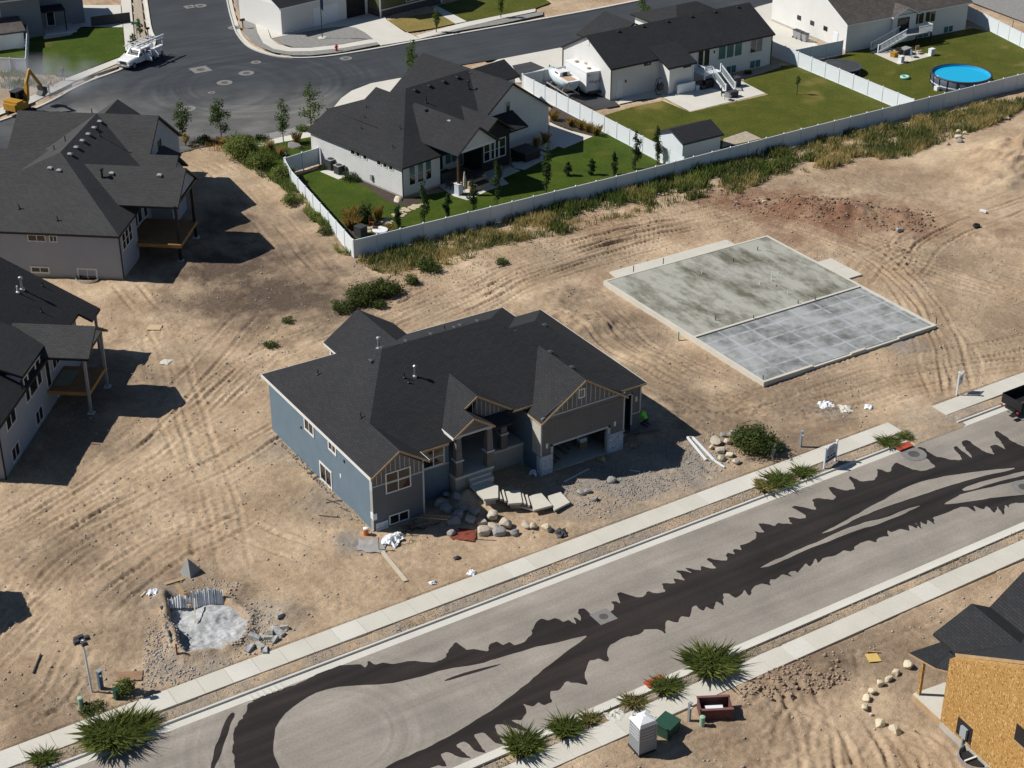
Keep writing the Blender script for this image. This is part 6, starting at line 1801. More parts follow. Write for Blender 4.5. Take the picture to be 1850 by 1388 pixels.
weeds(strip(-10.9, -9.9, -28, 39), 30, .05, .28, MIXW, 'sparse weeds in the verge by the house side sidewalk', 8, .25, .02, .6, 1.6)
weeds(strip(-24.9, -24.15, -14, 40), 40, .08, .35, MIXW, 'sparse weeds in the near side verge', 9, .15, .02, .6, 1.6)
weeds([(19.12, 39.66), (28.48, 39.63), (40.19, 38.45), (51.75, 36.06), (58.64, 35.98), (64.79, 32.97), (55.52, 32.04), (41.71, 31.29), (30.27, 32.63), (21.95, 32.32), (19.45, 33.90)], 14, .08, .3, MIXW, 'thin scattered weeds at the edge of the dirt', 10, .1, .025)
weeds([(-27.41, -4.19), (-23.54, -4.80), (-19.78, -7.78), (-22.37, -9.14), (-27.16, -9.55), (-28.76, -8.54)], 12, .05, .25, MIXW, 'low dry weeds on the dirt near the light pole', 11, .15, .02)

for i, (x, y, r, h, lab, m, n, s) in enumerate((
        (16.25, 32.59, 1.9, 1.5, 'large green bush on the dirt behind the blue house', LEAFB, 1900, .16), (18.90, 32.90, 1.6, 1.2, 'wide green bush right of the large bush', LEAFB, 1400, .16),
        (13.96, 31.83, 1.3, .7, 'low bush at the left end of the bush group', LEAFB, 700, .14), (21.65, 33.60, .9, .7, 'small bush right of the bush group', LEAFB, 500, .13),
        (16.86, 30.65, .8, .6, 'small bush in front of the bush group', LEAFB, 400, .13), (24.31, 34.97, 1.3, .9, 'round green bush near the dry grass below the fence', LEAFB, 800, .15),
        (30.62, 32.70, .7, .5, 'little green bush right of the round bush', LEAFB, 300, .13), (5.75, 28.91, .7, .5, 'small isolated weed bush beside a stake on the dirt', LEAFB, 300, .12),
        (8.92, 32.35, .6, .4, 'tiny bush on the pale dirt above the isolated bush', LEAFB, 220, .12),
        (21.55, 70.20, 2.4, 2.3, 'big blue-green bush at the end of the dirt lane', LEAFG, 2400, .18), (22.28, 66.93, 1.6, 1.4, 'green bush between the lane and the front lawn', LEAFG, 1200, .17),
        (22.49, 61.36, 1.5, 1.5, 'leafy bush against the gate end of the side fence', LEAFG, 1200, .16), (20.31, 55.53, 1.1, .9, 'green bush halfway down the side fence bank', LEAFG, 700, .15),
        (20.90, 50.60, .9, .7, 'pale leafy bush near the lower side fence', LEAFG, 500, .2), (20.08, 47.20, .9, .6, 'straggly bush below the lower side fence', LEAFB, 450, .13),
        (29.01, -5.44, 2.0, 1.8, 'dense round green bush beside the boulder pile', LEAFB, 3000, .15), (-20.86, -7.40, .75, .9, 'green weed bush next to the meter pedestal', LEAFG, 600, .12),
        (-22.99, -7.87, .8, .45, 'low weed beside the pale green tube', LEAFB, 400, .11), (4.24, -25.90, .25, .6, 'narrow weed between toilet and green utility box', LEAFG, 150, .1),
        (-22.86, -10.97, 1.3, .7, 'long weed patch on the verge at lower left', LEAFG, 1000, .11), (-21.61, -10.90, .9, .6, 'weed patch right of the long verge weed', LEAFB, 600, .11), (-20.65, -10.80, .55, .3, 'small verge weed at lower left', LEAFG, 260, .1),
        (-26.91, -10.62, .6, .4, 'weed at the bottom edge of the lower left verge', LEAFG, 300, .1),
        (27.77, -10.02, .85, .45, 'round weed on the verge left of the sale board', LEAFG, 460, .11), (26.29, -10.17, .6, .4, 'dark weed on the verge left of the round weed', LEAFB, 300, .11), (29.98, -10.00, .65, .35, 'verge weed just left of the sale board', LEAFG, 320, .11),
        (38.24, -10.15, .7, .3, 'low weed on the verge near the red drain mat', LEAFB, 360, .1), (39.94, -10.03, .8, .4, 'weed where the sidewalk stops', LEAFG, 360, .1),
        (10.38, -24.17, 1.15, .75, 'big grassy weed on the near verge', LEAFG, 900, .12), (6.78, -24.43, .7, .5, 'weed beside the red drain inlet on the near verge', LEAFG, 420, .11), (4.39, -24.40, .6, .35, 'weed patch on the near verge behind the toilet', LEAFG, 300, .1),
        (-3.28, -24.18, .85, .7, 'green weed clump at the near kerb', LEAFG, 560, .12), (-0.38, -24.32, .75, .55, 'weed clump on the near verge right of the kerb clump', LEAFG, 460, .12), (1.25, -24.25, .5, .35, 'small weed on the near verge', LEAFG, 240, .1),
        (19.97, 76.45, 1.0, .8, 'grey-green shrub between the two small trees by the cul-de-sac', LEAFD, 500, .15), (25.62, 73.94, 1.0, .7, 'rounded shrub on the rock bed', LEAFD, 500, .14), (30.86, 74.20, 1.1, .7, 'rounded green shrub at the right end of the rock bed', LEAF, 500, .14),
        (28.55, 58.36, 1.2, .9, 'grey-green shrub beside the air conditioners', LEAFD, 700, .12), (27.60, 62.71, .8, .7, 'small shrub in the corner by the gate', LEAFD, 360, .12),
        (24.55, 47.85, .8, 2.1, 'dark pointed evergreen in the fenced corner', LEAFD, 900, .14), (28.67, 69.34, 1.6, .4, 'low planting among rocks left of the white house', LEAFD, 500, .12),
        (84.42, 63.20, .6, .5, 'small dark shrub under the basement window', LEAFD, 260, .12))):
    if 'verge' in lab or 'kerb' in lab or 'drain' in lab:      # spiky tufts rather than round shrubs
        for k in range(1):
            clump(x, y, r * 1.5, h * 1.3, MIXW if i % 3 == 0 else LEAFG, lab, 'weed', None, int(n * 1.5), 'weed_tuft')
    else:
        bush(x, y, r, h, lab, m, n, s)

for lab, h, r, q, n in (('young tree left of the pair by the cul-de-sac', 4.6, 1.1, (18.27, 77.81), 1200), ('young tree right of the pair by the cul-de-sac', 4.9, 1.2, (21.85, 75.84), 1500), ('slim tree on the front lawn left of the white house', 5.0, 1.0, (27.38, 72.02), 900), ('taller tree at the corner of the white house', 6.4, 1.3, (30.69, 71.82), 1100),
                        ('small street tree on the parched lawn', 3.2, .55, (61.13, 97.51), 500), ('small tree behind the white house ridge', 5.5, 1.0, (48.62, 81.52), 1000), ('small tree behind the long black roof', 6.0, 1.1, (83.01, 82.33), 1000), ('little tree by the street sign', 2.6, .6, (28.14, 115.83), 400), ('little tree beside the white truck', 2.2, .6, (25.55, 111.45), 350), ('sapling at the top edge right of the olive house', 3.5, .6, (71.63, 98.67), 500),
                        ('thin sapling in the lawn behind the deck stairs', 2.4, .35, (84.47, 54.25), 130), ('reddish sapling under the left cul-de-sac tree', 1.5, .5, (17.99, 76.56), 300)):
    tree(q[0], q[1], h, r, lab, STRAW if 'reddish' in lab else LEAF, n, .19, .22 if 'thin' not in lab else .5)
for i, (q, h, lab) in enumerate((((29.35, 44.62), 4.6, 'columnar tree beside the flagstone path'), ((31.99, 44.61), 2.6, 'short columnar tree second along the fence'), ((34.90, 44.79), 3.4, 'columnar tree in front of the closed parasol'), ((37.73, 44.86), 5.2, 'tall columnar tree in front of the black wall'), ((43.48, 44.74), 5.4, 'tall columnar tree in front of the hot tub'), ((54.87, 45.26), 4.4, 'dark columnar tree left of the boundary fence end'), ((57.61, 45.18), 4.3, 'dark columnar tree beside the garden shed'), ((52.06, 45.14), 2.6, 'short columnar tree near the boundary fence'), ((50.08, 46.38), 1.8, 'small columnar sapling by the long fence'), ((26.74, 45.05), 2.4, 'thin columnar tree at the bend of the flagstone path'), ((47.94, 47.46), 1.6, 'very small columnar sapling by the long fence'))):
    tree(q[0], q[1], h, .62 if h > 3 else .45, lab, LEAFD, 1100, .17, .05, 'columnar_tree', tr=.04)
for q, r, h, lab, m in (((23.55, 49.05), .9, 1.3, 'golden grass clump at the fence corner, back one', GOLD), ((24.42, 48.94), .7, 1.5, 'golden grass beside the dark evergreen', GOLD), ((22.85, 47.50), 1.0, 1.2, 'golden grass clump nearest the fence corner', GOLD), ((25.98, 47.81), .6, 1.5, 'golden feather grass standing alone on the lawn', GOLD), ((25.55, 44.95), .7, .6, 'low golden grass behind the round table', GOLD),
                        ((55.79, 61.96), .6, 1.3, 'first golden grass along the boundary fence from the house', GOLD), ((56.39, 59.40), .55, 1.1, 'second golden grass along the boundary fence', GOLD), ((56.65, 58.01), .55, 1.2, 'third golden grass along the boundary fence', GOLD), ((56.91, 56.93), .55, 1.2, 'fourth golden grass along the boundary fence', GOLD), ((57.09, 55.61), .6, 1.3, 'fifth golden grass along the boundary fence, nearest the lawn', GOLD),
                        ((49.64, 56.16), .5, 1.2, 'dry grass clump behind the hot tub, left', STRAW), ((51.21, 56.64), .55, 1.3, 'dry grass clump behind the hot tub, right', STRAW), ((25.10, 70.54), .5, 1.2, 'feathery straw grass at the front lawn edge', STRAW), ((28.41, 70.83), .6, 1.4, 'feathery straw grass on the front lawn by the sidewalk', STRAW), ((25.26, 68.10), .5, 1.3, 'feathery straw grass beside the landscape rocks', STRAW), ((26.46, -9.20), .4, .4, 'dry tuft on the sidewalk edge', STRAW), ((21.77, 75.03), .7, .8, 'straw tuft below the right cul-de-sac tree', STRAW)):
    clump(q[0], q[1], r, h, m, lab)


# ================================================================ boulders and stones
GW = 'boulders of the retaining wall by the blue house'
for i, (px, r, m, lab, z) in enumerate((
        ((6.91, -1.99), .52, ROCKG, 'flat-topped grey boulder at the top of the retaining wall', None), ((6.18, -2.49), .48, ROCKM, 'mossy tan boulder at the left of the sunlit wall', None), ((6.73, -3.26), .45, ROCKM, 'pale smooth boulder second from the left in the sunlit wall', None), ((7.21, -3.99), .40, ROCKM, 'upright tan boulder in the middle of the sunlit wall', None), ((8.07, -4.21), .55, ROCKM, 'large angular tan boulder on the right of the sunlit wall', None), ((7.70, -2.91), .5, ROCKM, 'half-buried brown boulder behind the sunlit wall', None),
        ((7.18, -4.80), .48, ROCKG, 'dark grey boulder in the bottom course of the wall', None), ((6.30, -4.15), .5, ROCKM, 'brown boulder in the bottom course beside the black stake', None), ((8.12, -5.34), .42, ROCKG, 'low grey boulder at the right of the bottom course', None), ((9.16, -5.00), .32, ROCKM, 'small boulder where the wall thins out', None), ((9.59, -5.34), .36, ROCKM, 'tan boulder fifth from the wall end', None), ((10.20, -6.14), .45, ROCKW, 'cream flat boulder near the wall end', None),
        ((5.84, -1.53), .55, ROCKG, 'shaded boulder left of the sunlit wall', None), ((5.13, -2.15), .5, ROCKG, 'shaded boulder low in the dark end of the wall', None), ((5.53, -0.47), .5, ROCKG, 'shaded boulder below the front window', None), ((6.56, -1.11), .4, ROCKG, 'shaded boulder above the mossy one', None), ((6.70, 0.11), .42, ROCKG, 'blue-shadowed boulder beside the porch base', None), ((6.38, 0.98), .4, ROCKG, 'dark boulder close to the house wall', None), ((5.56, 0.39), .5, ROCKG, 'boulder leaning at the window side of the wall', None), ((4.33, -3.12), .35, ROCKG, 'shaded boulder at the foot of the dark end', None))):
    rock(px[0], px[1], r * 1.2, m, lab, GW)
for px, r, m, lab in (((27.19, -3.19), .5, ROCKM, 'large tan boulder at the back of the boulder pile'), ((27.99, -3.70), .45, ROCKM, 'tall boulder beside the bush in the pile'), ((29.03, -2.99), .5, ROCKG, 'grey boulder at the top of the pile'), ((26.51, -3.66), .36, ROCKM, 'leftmost boulder of the pile'), ((26.83, -4.30), .45, ROCKM, 'bright boulder in the middle of the pile'), ((27.02, -5.08), .42, ROCKW, 'orange-tan boulder at the right of the pile'), ((26.22, -5.23), .46, ROCKM, 'lowest boulder of the pile'), ((26.82, -6.16), .46, ROCKM, 'boulder under the front of the bush'), ((28.37, -4.27), .35, ROCKM, 'boulder half hidden by the bush'), ((28.31, -2.71), .3, ROCKG, 'small grey boulder behind the pile')):
    rock(px[0], px[1], r, m, lab, 'boulder pile beside the round bush')
for i, (px, r) in enumerate((((20.70, -30.41), .42), ((19.61, -30.54), .36), ((18.87, -30.74), .34), ((17.98, -30.91), .38), ((17.14, -31.13), .35), ((16.45, -31.43), .36), ((15.79, -31.99), .34), ((15.55, -33.51), .42), ((15.88, -34.42), .46), ((15.71, -32.62), .18))):
    rock(px[0], px[1], r, ROCKW, ['cream boulder at the porch end of the arc', 'second cream boulder of the arc from the porch', 'third cream boulder of the arc from the porch', 'fourth cream boulder of the arc from the porch', 'fifth cream boulder of the arc from the porch', 'sixth cream boulder of the arc from the porch', 'leftmost cream boulder where the arc turns', 'cream boulder second from the lower end of the arc', 'cream boulder at the lower end of the arc', 'small stone in the gap of the boulder arc'][i], 'cream boulders edging the strand board house')
for i, (px, r, m, lab) in enumerate((((17.59, -3.42), .45, ROCKG, 'grey rubble heap on the gravel before the garage'), ((14.80, -3.57), .4, ROCKG, 'two grey stones right of the walk'), ((15.38, -3.64), .32, ROCKG, 'grey stone next to the two stones right of the walk'), ((15.12, -4.82), .36, ROCKG, 'lone grey stone nearest the sidewalk'),
        ((90.76, 34.88), .5, ROCKW, 'pale boulder at the back of the weed edge heap'), ((91.22, 34.26), .4, ROCKW, 'pale boulder at the right of the weed edge heap'), ((89.75, 33.88), .5, ROCKM, 'tan boulder in the middle of the weed edge heap'), ((88.92, 32.78), .5, ROCKG, 'grey boulder at the front of the weed edge heap'), ((87.46, 33.06), .3, ROCKG, 'small stone left of the weed edge heap'), ((66.70, 18.66), .4, ROCKG, 'dark rock lying on the red-brown dirt'), ((60.51, 31.18), .35, ROCKW, 'pale stone at the edge of the weeds'), ((57.88, 32.29), .4, ROCKG, 'flat grey stone below the weeds'),
        ((25.93, 70.27), .6, ROCKG, 'grey landscape rock on the front lawn, left'), ((27.58, 70.03), .8, ROCKG, 'big grey landscape rock on the front lawn'), ((26.04, 68.64), .5, ROCKG, 'low landscape rock on the front lawn'), ((29.95, 51.08), .7, ROCKW, 'large pale rock at the white house corner'), ((-3.96, -10.66), .14, ROCKG, 'fist sized stone beside the sidewalk'))):
    rock(px[0], px[1], r, m, lab)
# loose stones strewn over the dirt
def pebbles(poly, n, r0, r1, m, label, seed):
    g = np.random.default_rng(seed)
    p = np.array(poly); (x0, y0), (x1, y1) = p.min(0), p.max(0)
    X = x0 + (x1 - x0) * g.random(n * 5); Y = y0 + (y1 - y0) * g.random(n * 5)
    k = inpoly(X, Y, p) & (vnoise(X, Y, 3.0, 70 + seed) + .6 * vnoise(X, Y, .9, 80 + seed) + .4 * g.normal(size=len(X)) > .1); X, Y = X[k][:n], Y[k][:n]
    Z = gzv(X, Y)
    k = Z > -.1
    X, Y, Z = X[k], Y[k], Z[k]; n = len(X)
    r = r0 + (r1 - r0) * g.random(n) ** 3
    base = np.array([(1, 0, 0), (0, 1, 0), (-1, 0, 0), (0, -1, 0), (0, 0, .75), (0, 0, -.5)])
    V = base[None] * r[:, None, None] * (.7 + .6 * g.random((n, 6, 1)))
    a = g.random(n) * 6.28
    c, s = np.cos(a)[:, None], np.sin(a)[:, None]
    V = np.stack([V[..., 0] * c - V[..., 1] * s + X[:, None], V[..., 0] * s + V[..., 1] * c + Y[:, None], V[..., 2] + Z[:, None] + r[:, None] * .2], -1)
    F = np.array([(0, 1, 4), (1, 2, 4), (2, 3, 4), (3, 0, 4), (1, 0, 5), (2, 1, 5), (3, 2, 5), (0, 3, 5)])
    ix = (np.arange(n)[:, None, None] * 6 + F[None]).reshape(-1)
    me = bpy.data.meshes.new('loose_stones')
    me.vertices.add(6 * n); me.vertices.foreach_set('co', V.reshape(-1).astype(np.float32))
    me.loops.add(len(ix)); me.loops.foreach_set('vertex_index', ix.astype(np.int32))
    me.polygons.add(len(ix) // 3); me.polygons.foreach_set('loop_start', np.arange(0, len(ix), 3, dtype=np.int32))
    me.update(calc_edges=True); me.materials.append(m)
    o = bpy.data.objects.new('loose_stones', me); COL.objects.link(o)
    return tag(o, label, 'stones', None, 'stuff')
STN = mat('loose_stone', (.37, .33, .28), .9, .45, 6, 20)
pebbles([(-45, -8), (70, -7), (70, 40), (20, 40), (10, 45), (-30, 45)], 9000, .02, .13, STN, 'small stones strewn over the graded dirt', 1)
pebbles([(-10, -45), (60, -45), (60, -26.6), (-10, -26.7)], 2500, .02, .12, STN, 'small stones on the dirt on the near side of the street', 2)
pebbles([(-19.08, -5.73), (-15.66, 1.55), (-14.23, 2.20), (-12.14, 1.55), (-10.57, -0.33), (-10.48, -4.30), (-9.79, -6.81), (-12.02, -8.62), (-15.31, -8.49), (-18.51, -8.35), (-20.39, -7.17)], 2600, .03, .12, mat('mixed_gravel', (.36, .33, .30), .9, .5, 9, 20), 'mixed gravel around the concrete washout pit', 3)
pebbles([(13, -7), (28, -6), (28, 0), (21.5, 0), (13, -.8)], 2600, .03, .10, mat('blue_gravel', (.30, .295, .28), .9, .4, 9, 20), 'grey driveway gravel in front of the open garage', 4)
pebbles(strip(-10.95, -9.85, -30, 39), 3500, .02, .07, STN, 'gravel in the verge along the far sidewalk', 5)
pebbles(strip(-24.9, -24.1, -14, 56), 2200, .02, .07, STN, 'gravel in the verge along the near sidewalk', 6)
pebbles([(25.22, 75.00), (29.51, 75.16), (32.15, 75.34), (31.56, 73.76), (27.77, 73.40), (24.52, 73.28)], 500, .08, .25, ROCKG, 'grey cobbles in the bed along the cul-de-sac', 7)
pebbles([(58.64, 35.98), (63.83, 31.84), (68.46, 25.54), (73.02, 21.02), (70.05, 16.51), (63.78, 20.45), (60.16, 25.87), (56.44, 31.46)], 900, .04, .22, mat('clod', (.24, .15, .10), .95, .3), 'red-brown clods on the excavated mound', 8)
pebbles([(14.11, -24.70), (18.17, -27.26), (16.91, -29.65), (12.16, -29.10), (9.97, -27.12)], 700, .04, .18, mat('clod2', (.30, .22, .16), .95, .3), 'dirt clods below the near sidewalk', 9)

# ================================================================ concrete washout pit
def patch(poly, step, zf, name, m, label, cat):
    p = np.array(poly); (x0, y0), (x1, y1) = p.min(0), p.max(0)
    X, Y = np.meshgrid(np.arange(x0, x1, step), np.arange(y0, y1, step))
    ins = inpoly(X, Y, p)
    Z = zf(X, Y)
    i = -np.ones(X.shape, int); i[ins] = np.arange(ins.sum())
    q = np.stack([i[:-1, :-1], i[:-1, 1:], i[1:, 1:], i[1:, :-1]], -1).reshape(-1, 4)
    q = q[(q >= 0).all(1)]
    b = MB().add(np.stack([X[ins], Y[ins], Z[ins]], 1).tolist(), q.tolist())
    return tag(b.build(name, m, None, True, uv=False), label, cat)
SLUDGE = mat('washout_concrete', (.36, .37, .375), .8, .45, 1.1, 5, .9, 7)
patch([(-15.27, 0.22), (-13.73, -0.54), (-11.96, -1.87), (-11.51, -3.22), (-11.25, -4.44), (-10.93, -5.27), (-11.28, -6.28), (-11.38, -7.24), (-12.25, -7.89), (-12.93, -7.65), (-13.91, -7.82), (-14.45, -7.29), (-15.35, -7.30), (-15.77, -6.46), (-16.41, -6.15), (-16.52, -4.80), (-16.01, -3.30), (-15.91, -1.93)], .12, lambda X, Y: -.42 + .30 * np.clip((X + 14.5) / 3.0, -.6, 1.3) + .16 * vnoise(X, Y, 1.3, 61) + .12 * np.abs(vnoise(X, Y, .55, 62)) + .06 * vnoise(X, Y, .25, 63), 'washout_concrete', SLUDGE, 'lumpy grey washout concrete filling the dirt pit', 'concrete')
def pleat(p0, p1, z0, z1, n, amp, label, dark=False):
    b = MB(); vs = []; fs = []
    dx, dy = p1[0] - p0[0], p1[1] - p0[1]; L = math.hypot(dx, dy)
    nx, ny = -dy / L, dx / L
    q = random.Random(n)
    for i in range(n * 2 + 1):
        t = i / (n * 2); a = (amp if i % 2 else -amp) * q.uniform(.2, 1.9)
        zz = z1 + q.uniform(-.16, .12) + .12 * math.sin(t * 7 + n)
        vs.append((p0[0] + dx * t + nx * a * .6, p0[1] + dy * t + ny * a * .6, z0)); vs.append((p0[0] + dx * t + nx * a + nx * .25, p0[1] + dy * t + ny * a + ny * .25, zz))
    m = len(vs)
    vs += [(x + nx * .012, y + ny * .012, z) for x, y, z in vs]
    for i in range(n * 2):
        fs.append((2 * i, 2 * i + 2, 2 * i + 3, 2 * i + 1)); fs.append((m + 2 * i + 1, m + 2 * i + 3, m + 2 * i + 2, m + 2 * i))
    b.add(vs, fs)
    return tag(b.build('plastic_sheet', PLASTICW, None), label, 'plastic sheet', 'plastic liner of the washout pit')
pleat((-13.96, -1.08), (-12.10, -2.04), -.25, .95, 16, .06, 'tall white pleated plastic sheet at the back right of the pit')
pleat((-15.39, -0.24), (-13.96, -1.08), -.25, .45, 10, .05, 'lower pleated plastic sheet at the back left of the pit')
pleat((-16.58, -4.96), (-15.57, -0.67), -.3, .35, 12, .06, 'shaded plastic sheet down the left side of the pit')
for i, (px, a, s) in enumerate((((-10.80, -6.49), .3, .42), ((-10.47, -6.90), -.4, .5), ((-11.30, -7.08), .9, .35), ((-11.02, -7.46), .2, .32), ((-9.97, -6.70), -.2, .3), ((-11.98, -8.16), .4, .36), ((-9.86, -5.73), .1, .28), ((-11.98, -6.56), -.3, .45), ((-12.11, -7.58), .6, .4), ((-12.71, -7.40), .2, .42))):
    o = MB().add([(-s, -s * .45, 0), (s, -s * .5, 0), (s * .9, s * .4, 0), (-s * .85, s * .5, 0), (-s * .9, -s * .4, .22), (s * .85, -s * .45, .26), (s * .8, s * .35, .2), (-s * .8, s * .4, .24)], [(3, 2, 1, 0), (4, 5, 6, 7), (0, 1, 5, 4), (1, 2, 6, 5), (2, 3, 7, 6), (3, 0, 4, 7)]).build('concrete_chunk', SLUDGE if i % 2 else CONCW, None)
    o.location = (px[0], px[1], gz(*px)); o.rotation_euler = (.15 * math.sin(i), .2 * math.cos(i), a * 3)
    tag(o, ['broken concrete slab piece standing at the right of the pit', 'largest broken concrete piece right of the pit', 'concrete piece low on the right rim', 'small concrete piece below the largest one', 'concrete piece at the far right of the rubble', 'pale concrete block nearest the sidewalk', 'concrete piece at the top of the rubble', 'grey lump on the pit edge, left of the rubble', 'grey lump at the front of the rubble', 'grey lump in the front corner of the pit'][i], 'concrete chunk', 'broken concrete by the washout pit')
py = MB().add([(-.62, -.5, 0), (.6, -.45, 0), (.55, .55, 0), (-.5, .6, 0), (-.1, .05, 1.15)], [(3, 2, 1, 0), (0, 1, 4), (1, 2, 4), (2, 3, 4), (3, 0, 4)]).build('pyramid_stone', mat('blue_grey_stone', (.29, .30, .295), .9, .1, 2, 12, .4, 12), None)
py.location = (-12.53, 2.37, gz(-12.53, 2.37)); py.rotation_euler = (0, 0, .5)
tag(py, 'grey pyramid shaped stone standing above the washout pit', 'stone')

def lumber(p0, p1, w, h, m, label, z0=None, z1=None, name='plank', group=None):
    a = gz(*p0) + h * .6 + .03 if z0 is None else z0
    b_ = gz(*p1) + h * .6 + .03 if z1 is None else z1
    o = MB().bar((p0[0], p0[1], a), (p1[0], p1[1], b_), w, h).build(name, m, None)
    return tag(o, label, 'plank', group)
PALEW = mat('weathered_board', (.50, .44, .34), .85, .12, 2, 20)
lumber((-0.69, -2.46), (-1.03, -6.36), .3, .06, PALEW, 'long pale board pointing from the blue house corner to the sidewalk')
lumber((-14.57, 1.81), (-13.25, 1.87), .28, .05, WOOD, 'yellow plank lying behind the pit')
lumber((-16.42, 1.37), (-15.92, 1.76), .12, .05, PALEW, 'short grey stick left of the yellow plank')
lumber((-14.11, 0.79), (-14.02, -1.11), .3, .05, WOOD, 'brown plank sloping down over the plastic into the pit', .5, -.05)
lumber((-14.42, -2.86), (-13.73, -1.23), .08, .08, PALEW, 'white stick standing on the washout concrete', -.1, .5)
lumber((-16.82, -5.80), (-16.81, -5.76), .09, .09, mat('rusty', (.22, .07, .03), .9, .3), 'rusty stake on the pit edge', 0, 1.05)
lumber((25.77, -1.63), (25.12, -4.79), .16, .12, WHITE, 'left white pipe of the two beside the boulder pile')
lumber((26.12, -1.84), (25.60, -5.10), .16, .12, WHITE, 'middle white pipe beside the boulder pile')
lumber((25.60, -5.10), (25.67, -6.27), .12, .1, WHITE, 'short white pipe end nearest the sidewalk')
lumber((25.78, -1.46), (26.15, -1.93), .14, .1, WOOD, 'wood block across the tops of the white pipes')
lumber((14.69, -1.55), (17.25, -1.03), .1, .05, WHITE, 'thin white strip lying at the shadow edge by the garage')
lumber((19.60, -2.85), (20.11, -3.45), .06, .04, WHITE, 'short white stick on the gravel')
lumber((-24.86, -2.59), (-23.85, -0.99), .08, .08, DKGREY, 'curved dark hose piece on the dirt at lower left', name='hose')
lumber((-20.64, -5.61), (-19.29, -6.27), .9, .05, mat('brown_cardboard', (.27, .17, .10), .9, .25), 'flattened brown cardboard by the washout gravel', name='cardboard')
lumber((-1.59, 37.80), (-0.63, 37.12), .95, .03, mat('tan_ply', (.50, .38, .24), .9, .1), 'square of tan plywood on the dirt between the grey houses', name='plywood')
lumber((19.11, -28.55), (19.86, -28.84), .8, .03, mat('yellow_osb', (.60, .43, .14), .85, .15), 'bright strand board offcut on the dirt', name='board_offcut')
lumber((19.52, -28.10), (20.26, -28.51), .1, .06, WOOD, 'pine stick beside the bright offcut')
lumber((22.17, 1.65), (24.75, 0.77), 1.25, .03, mat('dusty_ply', (.23, .19, .15), .9, .15), 'sheet of plywood the kneeling worker is on', .09 + gz(23.2, .9), .09 + gz(24.6, .9), 'plywood')

# ================================================================ construction clutter at the blue house corner
ld = thing('ladder', 'ladder lying at the front wall of the blue house', 'ladder', (4.03, -1.18, gz(4.03, -1.18)), R(-62))
for y in (-.2, .2):
    MB().bar((-1.3, y, .1), (1.3, y, .75), .05, .08).build('rail', TAN, ld)
for i in range(7):
    MB().bar((-1.1 + i * .36, -.2, .15 + i * .09), (-1.1 + i * .36, .2, .15 + i * .09), .04, .04).build('rung', TAN, ld)
def rag(x, y, r, m, label, name, cat, seed, h=.2, n=7):
    """crumpled sheet with thickness"""
    q = random.Random(seed)
    b = MB(); vs = []; fs = []
    for i in range(n):
        for j in range(n):
            u, v = (i / (n - 1) - .5) * 2, (j / (n - 1) - .5) * 2
            d = max(0, 1 - .5 * (u * u + v * v))
            vs.append((u * r * q.uniform(.75, 1.1), v * r * q.uniform(.6, .95), q.uniform(.02, h) * d + .02))
    k = len(vs)
    vs += [(a, c, z - .02) for a, c, z in vs]
    for i in range(n - 1):
        for j in range(n - 1):
            a = i * n + j
            fs.append((a, a + n, a + n + 1, a + 1)); fs.append((k + a + 1, k + a + n + 1, k + a + n, k + a))
    b.add(vs, fs)
    o = b.build(name, m, None); o.location = (x, y, gz(x, y)); o.rotation_euler = (0, 0, q.uniform(0, 6))
    return tag(o, label, cat)
rag(0.50, -1.64, .75, PLASTICW, 'heap of white plastic bags in front of the blue house', 'plastic_bags', 'bags', 1, .45, 9)
rag(-0.95, -1.45, 1.0, ROCKG, 'spread of grey mortar dust at the house corner', 'mortar_spill', 'mortar', 2, .06)
rag(1.25, -1.21, .35, PLASTICW, 'crumpled white wrapper beside the bags', 'wrapper', 'wrapper', 3)
rag(38.26, -3.06, .6, PLASTICW, 'large crumpled white plastic on the dirt below the slab', 'plastic_scrap', 'plastic', 4, .35, 8)
rag(39.07, -4.40, .6, CONC, 'grey crumpled sheet next to the large white plastic', 'plastic_scrap', 'plastic', 5, .25)
rag(40.82, -5.14, .4, PLASTICW, 'small white scrap right of the crumpled plastic', 'plastic_scrap', 'plastic', 6, .2)
rag(3.14, -7.79, .35, PLASTICW, 'white litter at the sidewalk edge', 'litter', 'litter', 7, .2)
rag(0.39, -7.41, .25, PLASTICW, 'white paper cup shaped litter on the dirt', 'litter', 'litter', 8, .2)
rag(3.22, -5.78, .25, DKGREY, 'dark scrap on the dirt before the wall', 'litter', 'litter', 9, .2)
rag(10.77, -7.07, .5, DKGREY, 'black bag at the end of the boulder wall', 'black_bag', 'bag', 10, .4)
rag(18.74, -0.50, .35, TAN, 'crumpled brown bag outside the garage', 'paper_bag', 'bag', 11, .5)
rag(21.76, -0.27, .3, TAN, 'orange-brown bag in the garage shadow', 'paper_bag', 'bag', 12, .4)
rag(13.42, 0.56, .35, PLASTICW, 'white block leaning near the stone pier', 'white_block', 'block', 13, .5)
rag(5.08, -3.68, .9, mat('red_tarp', (.20, .05, .03), .8, .3), 'red-brown tarp under the black stake', 'tarp', 'tarp', 14, .1)
rag(-15.65, 1.00, .4, PLASTICW, 'bunched plastic at the left rim of the pit', 'plastic_scrap', 'plastic', 15, .4)
rag(-2.66, 31.08, .5, CONC, 'pale cement spill beside the tan plywood', 'cement_spill', 'cement', 16, .05)
rag(2.84, -24.75, .6, CONC2, 'white cement crust by the toilet on the verge', 'cement_spill', 'cement', 17, .1)
q = random.Random(11)
